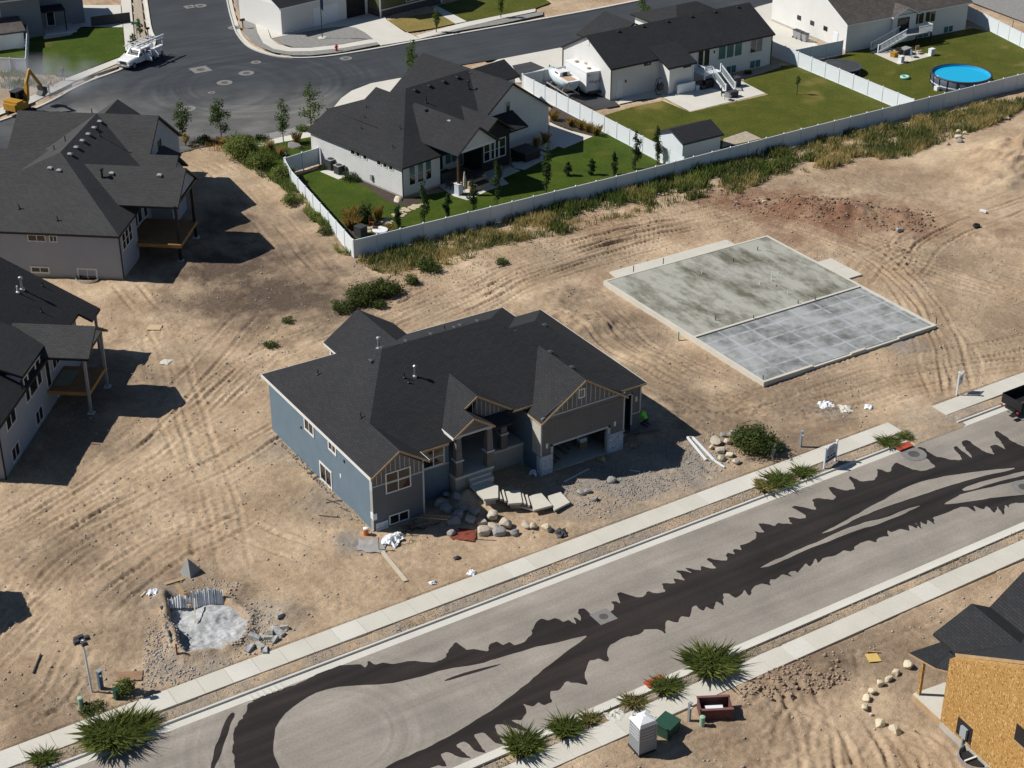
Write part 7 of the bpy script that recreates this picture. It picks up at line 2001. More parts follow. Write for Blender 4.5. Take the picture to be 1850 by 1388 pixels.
for i in range(9):
    a = (1.33, -1.44); pts = [(a[0] + q.uniform(-1.2, .4), a[1] + q.uniform(-.9, .6))]
    for k in range(7):
        pts.append((pts[-1][0] + q.uniform(.0, .7), pts[-1][1] + q.uniform(-.35, .3)))
    o = MB().path([(x, y, gz(x, y) + .05 + .18 * math.sin(j * .9 + i) ** 2) for j, (x, y) in enumerate(pts)], .022, 5).build('wire_tangle', BLACK, None)
    tag(o, 'loose black wire tangled on the dirt before the blue house', 'wire', 'tangled black wires')
for i in range(5):
    a = (-0.46, 3.75); b_ = (a[0] + q.uniform(-1.0, 1.0), a[1] + q.uniform(-1.0, 1.0)); c = (b_[0] + q.uniform(-1.2, 1.2), b_[1] + q.uniform(-1.2, 1.2))
    lumber(b_, c, .04, .04, BARK, 'thin dead branch on the dirt beside the blue wall', name='branch', group='dead branches')
st = thing('survey_stake', 'orange topped stake at the blue house corner', 'stake', (-0.78, -2.15, gz(-0.78, -2.15)))
P('stick', WOOD, st, (-.03, .03, -.03, .03, -.1, .9)); P('flag_top', mat('orange_paint', (.75, .20, .03), .6, .1), st, (-.04, .04, -.04, .04, .9, 1.1))
jug = thing('water_cooler', 'orange drink cooler at the foot of the blue corner', 'cooler', (-0.67, -0.06, gz(-0.67, -0.06)))
MB().lathe([(.16, 0), (.19, .05), (.19, .42), (.17, .45)], 12).build('tank', MATS['orange_paint'], jug); MB().lathe([(.18, .452), (.18, .53), (.1, .56)], 12).build('lid', PLASTICW, jug)
bs = lumber((5.57, -4.48), (5.58, -4.46), .06, .06, BLACK, 'thin black stake at the retaining wall', .0, 1.3, 'stake')
tp = MB().lathe([(.06, 0), (.06, 1.1), (.045, 1.12)], 10).build('drain_pipe_stub', mat('teal_pipe', (.06, .28, .24), .5, .1), None); tp.location = (12.9, 1.3, gz(12.9, 1.3)); tag(tp, 'teal pipe standing below the porch wall', 'pipe')
tp2 = lumber((35.25, 11.99), (35.29, 12.04), .12, .12, PALEGREEN, 'pale green pipe stub beside the slab', .0, .7, 'pipe_stub')

# ================================================================ utility fixtures
def pedestal(x, y, h, m, label, w=.16, meter=True, rz=.3):
    t = thing('meter_pedestal', label, 'utility post', (x, y, gz(x, y)), rz)
    J('post', m, t, (-w / 2, w / 2, -w * .4, w * .4, -.1, h))
    if meter:
        MB().lathe([(.09, h - .32), (.09, h - .2)], 10, 0, -w * .4 - .06).build('meter', PLASTICW, t)
        P('hood', GREYP, t, (-w * .6, w * .6, -w * .75, w * .42, h, h + .06))
    return t
BLUEP = mat('blue_grey_post', (.10, .15, .22), .6, .2)
pedestal(-21.83, -6.11, 1.35, BLUEP, 'blue meter pedestal beside the light pole', .26)
pedestal(32.38, -6.90, 1.35, GREYP, 'grey meter post right of the round bush', .2)
pedestal(29.68, -6.91, .95, GREYP, 'short grey meter post behind the round bush', .22)
pedestal(6.25, -27.37, 1.3, GREYP, 'grey meter post beside the planter box', .18)
for px, r, h, lab in (((-23.47, -7.25), .16, .62, 'pale green tube on the dirt at lower left'), ((6.62, -28.12), .16, .55, 'pale green tube beside the planter box')):
    t = thing('utility_tube', lab, 'utility tube', (px[0], px[1], gz(*px)))
    MB().lathe([(r, -.05), (r, h), (r * .9, h + .04)], 14).build('body', PALEGREEN, t); MB().lathe([(r * 1.06, h + .041), (r * 1.06, h + .1), (r * .5, h + .13)], 14).build('cap', PALEGREEN, t)
for px, s, h, lab in (((4.57, -27.44), .62, .68, 'dark green utility box right of the portable toilet'), ((30.86, -6.57), .22, .4, 'little green utility box behind the round bush'), ((-21.38, -7.56), .15, .65, 'narrow green utility box in the weed by the pedestal')):
    t = thing('utility_box', lab, 'utility box', (px[0], px[1], gz(*px)), .35)
    P('cabinet', GREENP, t, (-s, s, -s * .85, s * .85, 0, h)); b = MB().add([(-s * 1.05, -s * .9, h), (s * 1.05, -s * .9, h), (s * 1.05, s * .9, h + .08), (-s * 1.05, s * .9, h + .08), (-s * 1.05, -s * .9, h + .05), (s * 1.05, -s * .9, h + .05), (s * 1.05, s * .9, h + .14), (-s * 1.05, s * .9, h + .14)], [(3, 2, 1, 0), (4, 5, 6, 7), (0, 1, 5, 4), (1, 2, 6, 5), (2, 3, 7, 6), (3, 0, 4, 7)]); b.build('lid', GREENP, t)
# flood light pole
fl = thing('light_pole', 'white pole topped with floodlights at lower left', 'light pole', (-22.42, -6.14, gz(-22.42, -6.14)))
MB().tube((0, 0, -.2), (-.1, 0, 3.9), .07, .06, 10).build('pole', WHITE, fl)
for i, (dx, dy) in enumerate(((-.35, 0), (.3, .1), (0, -.35), (.05, .35), (-.25, .3))):
    h_ = MB().bar((-.1, 0, 3.85), (-.1 + dx, dy, 3.9), .05, .05).build('lamp_arm', GREYP, fl)
    MB().add([(dx - .3, dy - .16, 3.8), (dx + .1, dy - .16, 3.8), (dx + .1, dy + .16, 3.8), (dx - .3, dy + .16, 3.8), (dx - .24, dy - .12, 4.02), (dx + .04, dy - .12, 4.02), (dx + .04, dy + .12, 4.02), (dx - .24, dy + .12, 4.02)], [(3, 2, 1, 0), (4, 5, 6, 7), (0, 1, 5, 4), (1, 2, 6, 5), (2, 3, 7, 6), (3, 0, 4, 7)]).build('lamp_head', DKGREY, fl)
# portable toilet
pt = thing('portable_toilet', 'grey portable toilet with white roof by the near sidewalk', 'toilet', (2.53, -27.81, gz(2.53, -27.81)), R(-4))
GRP = mat('toilet_grey', (.23, .25, .27), .45, .08)
P('cabin', GRP, pt, (-.55, .55, -.55, .55, .1, 2.0)); P('base', BLACK, pt, (-.6, .6, -.6, .6, 0, .1))
MB().add([(-.6, -.6, 2.0), (.6, -.6, 2.0), (.6, .6, 2.0), (-.6, .6, 2.0), (-.5, -.5, 2.2), (.5, -.5, 2.2), (.5, .5, 2.2), (-.5, .5, 2.2), (-.12, -.12, 2.38), (.12, -.12, 2.38), (.12, .12, 2.38), (-.12, .12, 2.38)], [(3, 2, 1, 0), (8, 9, 10, 11)] + [(i, (i + 1) % 4, 4 + (i + 1) % 4, 4 + i) for i in range(4)] + [(4 + i, 4 + (i + 1) % 4, 8 + (i + 1) % 4, 8 + i) for i in range(4)]).build('roof', PLASTICW, pt)
for sx in (-1, 1):
    P('corner_post', MATS['grey_paint'], pt, (sx * .56 - .03, sx * .56 + .03, -.585, -.525, .1, 2.0))
for i in range(4):
    P('vent_slat', GREYTRIM, pt, (-.46, .46, -.575, -.552, 1.05 + i * .22, 1.10 + i * .22)); P('vent_slat', GREYTRIM, pt, (-.575, -.552, -.46, .46, 1.05 + i * .22, 1.11 + i * .22))
P('door', GREYP, pt, (.552, .575, -.42, .42, .15, 1.9)); P('vent_pipe', PLASTICW, pt, (-.5, -.42, .40, .48, 2.02, 2.5))
# open wooden box
bxp = thing('planter_box', 'weathered maroon wooden box with scrap inside', 'box', (7.91, -27.65, gz(7.91, -27.65)), R(-28))
for q4 in ((-.95, .95, -.62, -.56, 0, .75), (-.95, .95, .56, .62, 0, .75), (-.95, -.89, -.559, .559, 0, .75), (.89, .95, -.559, .559, 0, .75)):
    P('side_board', BROWNBOX, bxp, q4)
P('bottom', BROWNBOX, bxp, (-.88, .88, -.55, .55, 0, .08)); P('top_rim', mat('maroon_rim', (.20, .09, .08), .8, .3), bxp, (-1.0, 1.0, -.68, -.5, .752, .8), (-1.0, 1.0, .5, .68, .752, .8))
rag2 = MB().box(-.6, .5, -.3, .25, .1, .4).build('scrap', PLASTICW, bxp)
# red rubber mats over the storm drains
for px, lab in (((6.65, -23.47), 'red mat over the storm drain on the near kerb'), ((38.85, -11.11), 'red mat over the storm drain on the far kerb')):
    o = MB().box(-.7, .7, -.3, .3, 0, .03).build('drain_mat', mat('red_mat', (.42, .07, .035), .8, .2), None); o.location = (px[0], px[1], .15); o.rotation_euler = (.06, 0, .02); tag(o, lab, 'drain mat')
g = thing('storm_drain', 'pale concrete storm drain grate by the looping wet band', 'drain', (-13.46, -11.72, .02), .011)
for i in range(6):
    P('grate_bar', CONC2, g, (-1.2 + i * .4, -1.05 + i * .4, -.3, .3, 0, .03))
# manholes with concrete collars
def manhole(x, y, r, label, sq=False):
    t = thing('manhole_cover', label, 'manhole', (x, y, .012))
    c = MB()
    if sq: c.box(-r, r, -r, r, 0, .012)
    else: c.lathe([(r, 0), (r, .012)], 28)
    c.build('collar', mat('worn_collar', (.19, .187, .18), .9, .2, 2, 14), t)
    MB().lathe([(r * .45, .012), (r * .45, .022)], 22).build('lid', mat('iron_lid', (.12, .11, .10), .7, .2, metal=.4), t)
manhole(7.84, -16.36, .65, 'square manhole patch in the wet band', True); manhole(38.83, -12.18, .95, 'pale round manhole collar near the far kerb'); manhole(42.30, -19.77, .9, 'round manhole collar at the right edge of the street')
for px, r, lab in (((40.16, 124.86), 1.0, 'manhole at the top of the side street'), ((39.99, 113.23), 1.0, 'manhole touching the corner kerb'), ((36.36, 98.66), .75, 'small manhole near the corner kerb'), ((33.64, 95.48), 1.1, 'manhole at the mouth of the cul-de-sac'), ((29.99, 93.61), 1.1, 'manhole in the middle of the cul-de-sac'), ((27.27, 91.13), .5, 'small valve cover in the cul-de-sac'), ((22.72, 87.46), 1.15, 'manhole nearest the grey roof'), ((46.36, 94.16), .9, 'manhole in the street below the hydrant')):
    manhole(px[0], px[1], r * .85, lab)
manhole(38.80, 125.18, .7, 'square patch beside the top manhole', True); manhole(29.51, 99.65, 1.1, 'pale square patch in the cul-de-sac', True)

# ================================================================ signs
def flat_text(s, x, y, z, size, m, parent, rx=PI / 2, rz=0.0, name='lettering'):
    c = bpy.data.curves.new(name, 'FONT'); c.body = s; c.size = size; c.align_x = 'CENTER'; c.align_y = 'CENTER'; c.extrude = .002
    o = bpy.data.objects.new(name, c); COL.objects.link(o); o.location = (x, y, z); o.rotation_euler = (rx, 0, rz); c.materials.append(m)
    bpy.context.view_layer.update()
    me = bpy.data.meshes.new_from_object(o.evaluated_get(bpy.context.evaluated_depsgraph_get()))
    o2 = bpy.data.objects.new(name, me); COL.objects.link(o2); o2.location = o.location; o2.rotation_euler = o.rotation_euler; o2.parent = parent
    bpy.data.objects.remove(o)
    return o2
NAVY = mat('navy_print', (.03, .05, .16), .5, .1)
SGW = mat('sign_white', (.55, .57, .62), .5, .05)
sg = thing('sale_board', 'white posted board with navy band by the far sidewalk', 'sign', (32.47, -10.04, .05), R(14))
for x in (-.72, .72):
    P('post', WHITE, sg, (x - .06, x + .06, -.06, .06, -.1, 1.75)); P('post_cap', WHITE, sg, (x - .08, x + .08, -.08, .08, 1.752, 1.82))
P('panel', SGW, sg, (-.659, .659, -.03, .03, .35, 1.55)); MB().extr([(-.6, 1.551), (.6, 1.551), (.35, 1.72), (-.35, 1.72)], 'y', -.03, .03).build('panel_crest', SGW, sg)
P('printed_band', NAVY, sg, (-.62, .62, -.034, -.0305, .42, .62)); P('printed_photo', NAVY, sg, (-.5, -.15, -.034, -.0305, .72, .9), (-.08, .2, -.034, -.0305, .72, .9), (.27, .55, -.034, -.0305, .72, .9))
for k, (w_, zz) in enumerate(((.4, 1.42), (.5, 1.28), (.32, 1.14), (.45, 1.02))):
    P('printed_line', NAVY, sg, (-w_, w_, -.034, -.0305, zz, zz + .05))
rs = thing('realtor_sign', 'white hanging post sign near the far right of the dirt lot', 'sign', (47.97, -7.44, gz(47.97, -7.44)), R(20))
P('post', WHITE, rs, (-.06, .06, -.06, .06, -.1, 2.0)); P('post_cap', WHITE, rs, (-.09, .09, -.09, .09, 2.002, 2.08)); P('arm', WHITE, rs, (.061, .95, -.04, .04, 1.7, 1.78)); P('panel', SGW, rs, (.15, .9, -.015, .015, .75, 1.62)); P('printed_mark', NAVY, rs, (.4, .65, -.02, -.0155, 1.15, 1.35))
ss = thing('street_sign', 'green street name sign beside the corner lawn', 'sign', (26.67, 112.83, 0), R(8))
MB().tube((0, 0, 0), (0, 0, 3.0), .04, .04, 8).build('post', GREYP, ss); P('name_plate', mat('sign_green', (.03, .28, .16), .5, .1), ss, (-.6, .6, -.02, .02, 2.75, 2.98))
mb = thing('mailbox', 'black mailbox on the kerb near the street sign', 'mailbox', (29.08, 115.48, 0)); P('post', BLACK, mb, (-.05, .05, -.05, .05, 0, 1.0)); MB().extr([(-.12, 1.0), (.12, 1.0), (.12, 1.15), (.06, 1.24), (-.06, 1.24), (-.12, 1.15)], 'x', -.25, .25).build('box', BLACK, mb)
mb2 = thing('mailbox', 'dark mailbox at the corner kerb across the street', 'mailbox', (40.84, 112.43, 0)); P('post', BLACK, mb2, (-.05, .05, -.05, .05, 0, 1.0)); MB().extr([(-.14, 1.0), (.14, 1.0), (.14, 1.2), (.06, 1.28), (-.06, 1.28), (-.14, 1.2)], 'x', -.3, .3).build('box', DKGREY, mb2)
fh = thing('fire_hydrant', 'red fire hydrant on the gravel strip', 'hydrant', (46.75, 97.44, .05))
MB().lathe([(.2, 0), (.2, .06), (.14, .08), (.14, .55), (.18, .57), (.18, .62), (.13, .72), (.06, .78), (.04, .85)], 14).build('barrel', RED, fh)
for s in (-1, 1):
    MB().tube((0, 0, .45), (s * .24, 0, .45), .07, .07, 10).build('outlet', RED, fh)
fp = thing('flagpole', 'black flagpole on the gravel bed with a drooping flag', 'flagpole', (47.61, 103.09, .05))
MB().lathe([(.55, 0), (.55, .06), (.5, .08)], 22).build('footing', CONC2, fp); MB().tube((0, 0, .05), (0, 0, 6.5), .06, .045, 10).build('pole', BLACK, fp)
MB().add([(.05, 0, 5.6), (.22, .06, 5.4), (.35, -.04, 5.0), (.05, 0, 3.8), (.2, .08, 3.6), (.32, -.03, 3.4), (.05, .02, 5.6), (.22, .08, 5.4), (.35, -.02, 5.0), (.05, .02, 3.8), (.2, .10, 3.6), (.32, -.01, 3.4)], [(0, 1, 4, 3), (1, 2, 5, 4), (9, 10, 7, 6), (10, 11, 8, 7), (0, 6, 7, 1), (3, 4, 10, 9), (2, 8, 11, 5)]).build('flag', NAVY, fp)


# ================================================================ vehicles
def loft(mb, secs):
    """skin a list of equal length sections (lists of points)"""
    n = len(secs[0]); vs = [p for s in secs for p in s]; fs = []
    for k in range(len(secs) - 1):
        for i in range(n):
            j = (i + 1) % n
            fs.append((k * n + i, k * n + j, (k + 1) * n + j, (k + 1) * n + i))
    fs += [tuple(range(n))[::-1], tuple(range((len(secs) - 1) * n, len(secs) * n))]
    return mb.add(vs, fs)
def wheel(parent, x, y, z, r, w, side):
    t = MB(); prof = [(r * .55, -w / 2), (r * .93, -w / 2), (r, -w * .3), (r, w * .3), (r * .93, w / 2), (r * .55, w / 2)]
    n = 18; vs = []; fs = []
    for a in range(n):
        c, s = math.cos(2 * PI * a / n), math.sin(2 * PI * a / n)
        vs += [(q[0] * c, q[1], q[0] * s) for q in prof]
    for a in range(n):
        b = (a + 1) % n
        for i in range(len(prof)):
            j = (i + 1) % len(prof)
            fs.append((a * 6 + i, a * 6 + j, b * 6 + j, b * 6 + i))
    o = t.add(vs, fs).build('wheel', RUBBER, parent, True); o.location = (x, y, z)
    MB().tube((0, -w * .42, 0), (0, w * .42, 0), r * .56, r * .56, 14).build('rim', CHROME, o)
    return o
PWHITE = mat('white_car_paint', (.76, .77, .78), .3, .03, spec=.5)
tk = thing('service_truck', 'white crew cab service truck with open doors beside the corner lawn', 'truck', (24.32, 106.02, .0), 0)
a = (22.06, 104.91); b_ = (27.24, 107.89)
tk.rotation_euler = (0, 0, math.atan2(a[1] - b_[1], a[0] - b_[0]))
# x forward, about 6.6 m long
J('frame', BLACK, tk, (-3.2, 2.9, -.5, .5, .4, .62))
hood = MB(); loft(hood, [[(x, -w, z0), (x, w, z0), (x, w, z1 - .12), (x, w - .15, z1), (x, -w + .15, z1), (x, -w, z1 - .12)] for x, w, z0, z1 in ((1.35, .98, .6, 1.32), (2.2, .98, .6, 1.28), (2.9, .95, .6, 1.2), (3.1, .88, .62, 1.1))]).build('hood', PWHITE, tk)
cab = MB(); loft(cab, [[(x, -w, .55), (x, w, .55), (x, w, 1.28), (x, w - iw, zt), (x, -w + iw, zt), (x, -w, 1.28)] for x, w, iw, zt in ((1.36, .98, .02, 1.3), (.75, .98, .14, 1.95), (.4, .98, .16, 2.02), (-1.0, .98, .16, 2.0), (-1.1, .98, .14, 1.92))]); cabo = cab.build('cab', PWHITE, tk)
MB().add([(1.33, -.84, 1.36), (1.33, .84, 1.36), (.82, .74, 1.9), (.82, -.74, 1.9)], [(0, 1, 2, 3)]).build('windscreen', GLASS, cabo)
for s in (-1, 1):
    for x0, x1 in ((.62, -.05), (-.12, -.9)):
        v = [(x0, s * .965, 1.34), (x1, s * .965, 1.34), (x1, s * .875, 1.84), (x0 - .12, s * .875, 1.84)]
        MB().add([(p[0], p[1] + s * .012, p[2]) for p in v], [(0, 1, 2, 3) if s < 0 else (3, 2, 1, 0)]).build('side_window', GLASS, cabo)
    P('mirror', BLACK, tk, (1.0, 1.12, min(s * 1.02, s * 1.28), max(s * 1.02, s * 1.28), 1.35, 1.65))
    P('headlight', mat('lamp_lens', (.6, .62, .65), .2, .05), tk, (3.09, 3.14, min(s * .5, s * .85), max(s * .5, s * .85), .88, 1.06))
    for x in (2.25, -1.75):
        wheel(tk, x, s * .86, .42, .42, .28, s)
J('grille', BLACK, tk, (3.10, 3.15, -.48, .48, .72, 1.05)); J('bumper', CHROME, tk, (3.0, 3.25, -.95, .95, .48, .7))
J('plate', WHITE, tk, (3.252, 3.26, -.15, .15, .52, .66))
# utility body with ladder rack
J('service_body', PWHITE, tk, (-3.4, -1.2, -1.02, -.55, .62, 1.5), (-3.4, -1.2, .55, 1.02, .62, 1.5), (-3.4, -1.2, -.55, .55, .62, .85))
for s in (-1, 1):
    for x in (-3.3, -1.3, .9):
        P('rack_post', WHITE, tk, (x - .03, x + .03, s * .97 - .03, s * .97 + .03, 1.5 if x < 0 else 1.3, 2.35))
    P('rack_rail', WHITE, tk, (-3.6, 1.5, s * .97 - .04, s * .97 + .04, 2.35, 2.43))
for i in range(7):
    P('rack_bar', WHITE, tk, (-3.4 + i * .8, -3.34 + i * .8, -.93, .93, 2.36, 2.42))
MB().tube((-4.0, .7, 2.55), (1.2, .7, 2.55), .12, .12, 10).build('conduit_tube', PLASTICW, tk)
d = P('open_door', PWHITE, tk, (.1, .16, 1.0, 2.0, .6, 1.3)); J('door_frame', PWHITE, d, (.1, .16, 1.0, 1.05, 1.3, 1.85), (.1, .16, 1.95, 2.0, 1.3, 1.7), (.1, .16, 1.0, 2.0, 1.8, 1.86))
P('open_door', PWHITE, tk, (-1.35, -1.3, 1.03, 1.9, .65, 1.5))

ex = thing('excavator', 'small yellow excavator working in the dust at the left edge', 'excavator', (6.24, 95.83, .05), R(30))
for s in (-1, 1):
    t_ = MB(); n = 16; prof = []
    for i in range(n):
        w = 2 * PI * i / n; prof.append((1.15 * max(-1, min(1, 1.25 * math.cos(w))) + .0, .33 + .33 * math.sin(w)))
    t_.extr(prof, 'y', s * 1.05 - .22, s * 1.05 + .22); 
    # profile is (x, z): extruded along y
    t_.build('track', RUBBER, ex)
J('house', YELLOW, ex, (-1.5, .35, -.95, .95, .8, 1.55), (-1.5, -.4, -.95, .95, 1.55, 1.85)); J('undercarriage', DKGREY, ex, (-.8, .8, -.83, .83, .35, .79)); J('counterweight', YELLOW, ex, (-1.75, -1.501, -.85, .85, .85, 1.6))
c_ = J('cab', YELLOW, ex, (-.38, 1.0, .05, .95, .8, 1.5)); P('cab_post', BLACK, c_, (.9, .99, .05, .13, 1.5, 2.5), (.9, .99, .87, .95, 1.5, 2.5), (-.38, -.3, .05, .13, 1.5, 2.5), (-.38, -.3, .87, .95, 1.5, 2.5)); P('cab_roof', DKGREY, c_, (-.45, 1.05, 0, 1.0, 2.5, 2.6)); P('cab_glass', GLASS, c_, (-.29, .89, .09, .1, 1.52, 2.48), (-.29, .89, .91, .92, 1.52, 2.48), (.94, .95, .135, .865, 1.52, 2.48))
MB().bar((.7, -.35, 1.2), (1.0, -.35, 3.3), .26, .42).bar((.98, -.35, 3.2), (1.75, -.35, 4.6), .24, .36).build('boom', YELLOW, ex); MB().bar((1.65, -.35, 4.7), (3.3, -.35, 2.3), .22, .3).build('stick', YELLOW, ex)
MB().tube((1.1, -.35, 1.3), (1.35, -.35, 3.1), .07, .07, 8).build('hydraulic_ram', CHROME, ex)
MB().extr([(3.0, 2.4), (3.75, 2.1), (3.85, 1.45), (3.2, 1.1), (2.7, 1.4), (3.1, 1.8)], 'y', -.75, .05).build('bucket', DKGREY, ex)

# dump trailer cut by the right edge
tr = thing('dump_trailer', 'black dump trailer at the right edge by the far kerb', 'trailer', (49.51, -11.87, .0), .011)
J('bed', BLACK, tr, (-.3, 5, -1.0, 1.0, .75, .85), (-.3, 5, -1.0, -.94, .85, 1.55), (-.3, 5, .94, 1.0, .85, 1.55), (-.3, -.24, -.94, .94, .85, 1.5))
for i in range(7):
    P('side_rib', BLACK, tr, (-.2 + i * .8, -.1 + i * .8, -1.06, -1.001, .8, 1.5))
J('top_rail', DKGREY, tr, (-.35, 5, -1.08, -.92, 1.551, 1.63)); J('chassis', BLACK, tr, (-.4, 5.5, -.5, .5, .5, .7)); P('fender', BLACK, tr, (1.5, 3.6, -1.35, -1.07, .82, .9))
for x in (2.0, 3.0):
    for s in (-1, 1):
        wheel(tr, x, s * 1.2, .36, .36, .22, s)
for s in (-1, 1):
    P('tail_light', RED, tr, (-.45, -.4, s * .8 - .1, s * .8 + .1, .55, .68))
P('ramp', BLACK, tr, (-.9, -.35, -.8, -.4, .35, .42)); P('stripe', PLASTICW, tr, (.4, 1.6, -1.075, -1.062, .95, 1.1))

# sail boat on its trailer and the camper behind it
bt = thing('sail_boat', 'white sailboat with pale blue hull parked behind the fence', 'boat', (61.89, 69.62, .05), 0)
p0 = (63.03, 75.23); p1 = (62.14, 66.74)
bt.rotation_euler = (0, 0, math.atan2(p0[1] - p1[1], p0[0] - p1[0]))
def hullsec(x, w, zk, zd):
    return [(x, 0, zk), (x, w * .6, zk + .25), (x, w * .95, zk + .75), (x, w, zd), (x, -w, zd), (x, -w * .95, zk + .75), (x, -w * .6, zk + .25)]
HULL = mat('pale_blue_hull', (.42, .55, .62), .35, .06)
loft(MB(), [hullsec(-2.9, .75, 1.05, 1.95), hullsec(-1.8, 1.05, .8, 1.92), hullsec(0, 1.15, .7, 1.95), hullsec(1.5, .85, .85, 2.05), hullsec(2.5, .42, 1.1, 2.15), hullsec(3.1, .05, 1.6, 2.22)]).build('hull', HULL, bt, True)
dkp = [(-2.95, -.8), (-1.8, -1.08), (0, -1.18), (1.5, -.9), (2.5, -.46), (3.15, 0), (2.5, .46), (1.5, .9), (0, 1.18), (-1.8, 1.08), (-2.95, .8)]
MB().prism(dkp, 1.97, 2.12).build('deck', PWHITE, bt)
cb = MB(); loft(cb, [[(x, -w, 2.121), (x, w, 2.121), (x, w * .8, z), (x, -w * .8, z)] for x, w, z in ((-.8, .75, 2.6), (.5, .72, 2.58), (1.6, .5, 2.38), (2.0, .3, 2.2))]); cbo = cb.build('cabin', PWHITE, bt)
P('cockpit', TAN, bt, (-2.6, -.9, -.6, .6, 2.121, 2.14)); P('companionway', DKGREY, bt, (-.86, -.801, -.28, .28, 2.15, 2.62)); P('hatch', GREYP, cbo, (.5, 1.0, -.25, .25, 2.56, 2.62))
for s in (-1, 1):
    P('cabin_window', DKGREY, cbo, (-.3, .4, s * .68 - .03, s * .68 + .03, 2.3, 2.45)); P('trailer_rail', GREYP, bt, (-3.0, 3.2, s * .7 - .05, s * .7 + .05, .45, .58)); wheel(bt, -1.2, s * 1.0, .33, .33, .2, s); wheel(bt, -.4, s * 1.0, .33, .33, .2, s)
P('trailer_bunk', GREYP, bt, (-1.7, -1.6, -.75, .75, .581, .98), (1.2, 1.3, -.75, .75, .581, .95)); P('trailer_cross', GREYP, bt, (-2.6, -2.5, -.64, .64, .45, .56), (2.8, 2.9, -.64, .64, .45, .56))
cp = thing('camper_trailer', 'white camper trailer parked between the boat and the house', 'camper', (64.57, 68.96, .05), bt.rotation_euler[2])
J('body', PWHITE, cp, (-2.6, 2.5, -1.1, 1.1, .75, 2.85)); J('body_skirt', HULL, cp, (-2.55, 2.45, -1.08, 1.08, .45, .749)); J('roof', PLASTICW, cp, (-2.65, 2.55, -1.15, 1.15, 2.851, 2.95))
for x, y in ((-1.5, .2), (.2, -.4), (1.3, .3)):
    vent(cp, x, y, 3.0, m=TAN)
J('rear_panel', SGW, cp, (-2.63, -2.601, -1.0, 1.0, .9, 2.7)); P('window', GLASS, cp, (-1.6, -.7, -1.13, -1.101, 1.6, 2.2), (.6, 1.6, -1.13, -1.101, 1.6, 2.2)); P('marker_light', RED, cp, (-2.66, -2.632, -.9, -.7, 2.5, 2.6), (-2.66, -2.632, .7, .9, 2.5, 2.6))
tt = flat_text('Allegro', -2.635, .0, 1.75, .55, BLACK, cp, PI / 2, -PI / 2)
for s in (-1, 1):
    wheel(cp, 0, s * 1.0, .36, .36, .22, s); wheel(cp, -.8, s * 1.0, .36, .36, .22, s)
P('hitch', BLACK, cp, (2.5, 3.7, -.06, .06, .45, .58)); P('propane_tank', WHITE, cp, (2.7, 3.0, -.3, -.05, .6, 1.1), (2.7, 3.0, .05, .3, .6, 1.1)); P('rear_bumper', BLACK, cp, (-3.0, -2.64, -.9, .9, .4, .6))

# ================================================================ back yard things
pl = thing('swimming_pool', 'round above-ground pool with bright blue water', 'pool', (103.25, 46.85, .03))
n = 40; PR = 3.5; PH = 1.3
b = MB(); b.lathe([(PR, 0), (PR, PH), (PR - .08, PH + .03), (PR - .16, PH), (PR - .16, .1)], n, cap=False).build('wall', mat('pool_liner_outside', (.055, .07, .10), .5, .15), pl, True)
MB().lathe([(PR - .165, .05), (PR - .165, PH - .02)], n, cap=False).build('liner', mat('pool_liner', (.03, .36, .62), .5, .1), pl, True)
MB().lathe([(PR + .02, .38), (PR + .02, .5)], n, cap=False).build('band', PLASTICW, pl, True)
def watermat():
    m, t, bb_ = _nodes('pool_water')
    bb_.inputs['Base Color'].default_value = (.012, .42, .70, 1); bb_.inputs['Roughness'].default_value = .08; bb_.inputs['Specular IOR Level'].default_value = .5
    MATS['pool_water'] = m
    return m
MB().lathe([(0.001, PH - .22), (PR - .17, PH - .22)], n, cap=False).build('water', watermat(), pl)
for i in range(20):
    w = 2 * PI * i / 20; MB().tube((PR * math.cos(w) * 1.015, PR * math.sin(w) * 1.015, 0), (PR * math.cos(w) * 1.015, PR * math.sin(w) * 1.015, PH), .04, .04, 6).build('upright', BLACK, pl)
MB().lathe([(PR + .05, PH - .02), (PR + .05, PH + .06), (PR - .15, PH + .06), (PR - .15, PH - .02)], n, cap=False).build('rim', DKGREY, pl, True)
J('filter_pump', PLASTICW, pl, (-PR - .7, -PR - .3, -.4, .1, 0, .5)); P('skimmer', PLASTICW, pl, (-PR + .12, -PR + .45, .6, .95, PH - .25, PH + .03))
tp_ = thing('trampoline', 'round black trampoline beside the white fence', 'trampoline', (94.27, 57.68, .03))
MB().lathe([(.001, .82), (2.1, .82), (2.1, .80), (.001, .80)], 32, cap=False).build('mat', DKGREY, tp_); MB().lathe([(2.1, .84), (2.45, .84), (2.45, .79), (2.1, .79)], 32, cap=False).build('pad', mat('trampoline_pad', (.05, .07, .09), .6, .2), tp_)
for i in range(6):
    w = PI * i / 3; MB().tube((2.3 * math.cos(w), 2.3 * math.sin(w), 0), (2.3 * math.cos(w), 2.3 * math.sin(w), .8), .04, .04, 6).build('leg', GREYP, tp_)
rg = MB(); vs = []; fs = []
for i in range(20):
    for j in range(8):
        w, u = 2 * PI * i / 20, 2 * PI * j / 8; vs.append(((.42 + .16 * math.cos(u)) * math.cos(w), (.42 + .16 * math.cos(u)) * math.sin(w), .16 + .16 * math.sin(u)))
for i in range(20):
    for j in range(8):
        fs.append((i * 8 + j, ((i + 1) % 20) * 8 + j, ((i + 1) % 20) * 8 + (j + 1) % 8, i * 8 + (j + 1) % 8))
o = rg.add(vs, fs).build('swim_ring', mat('mint_plastic', (.35, .65, .55), .5, .1), None, True); o.location = (99.17, 51.86, .03); tag(o, 'mint inflatable ring on the pool lawn', 'swim ring')
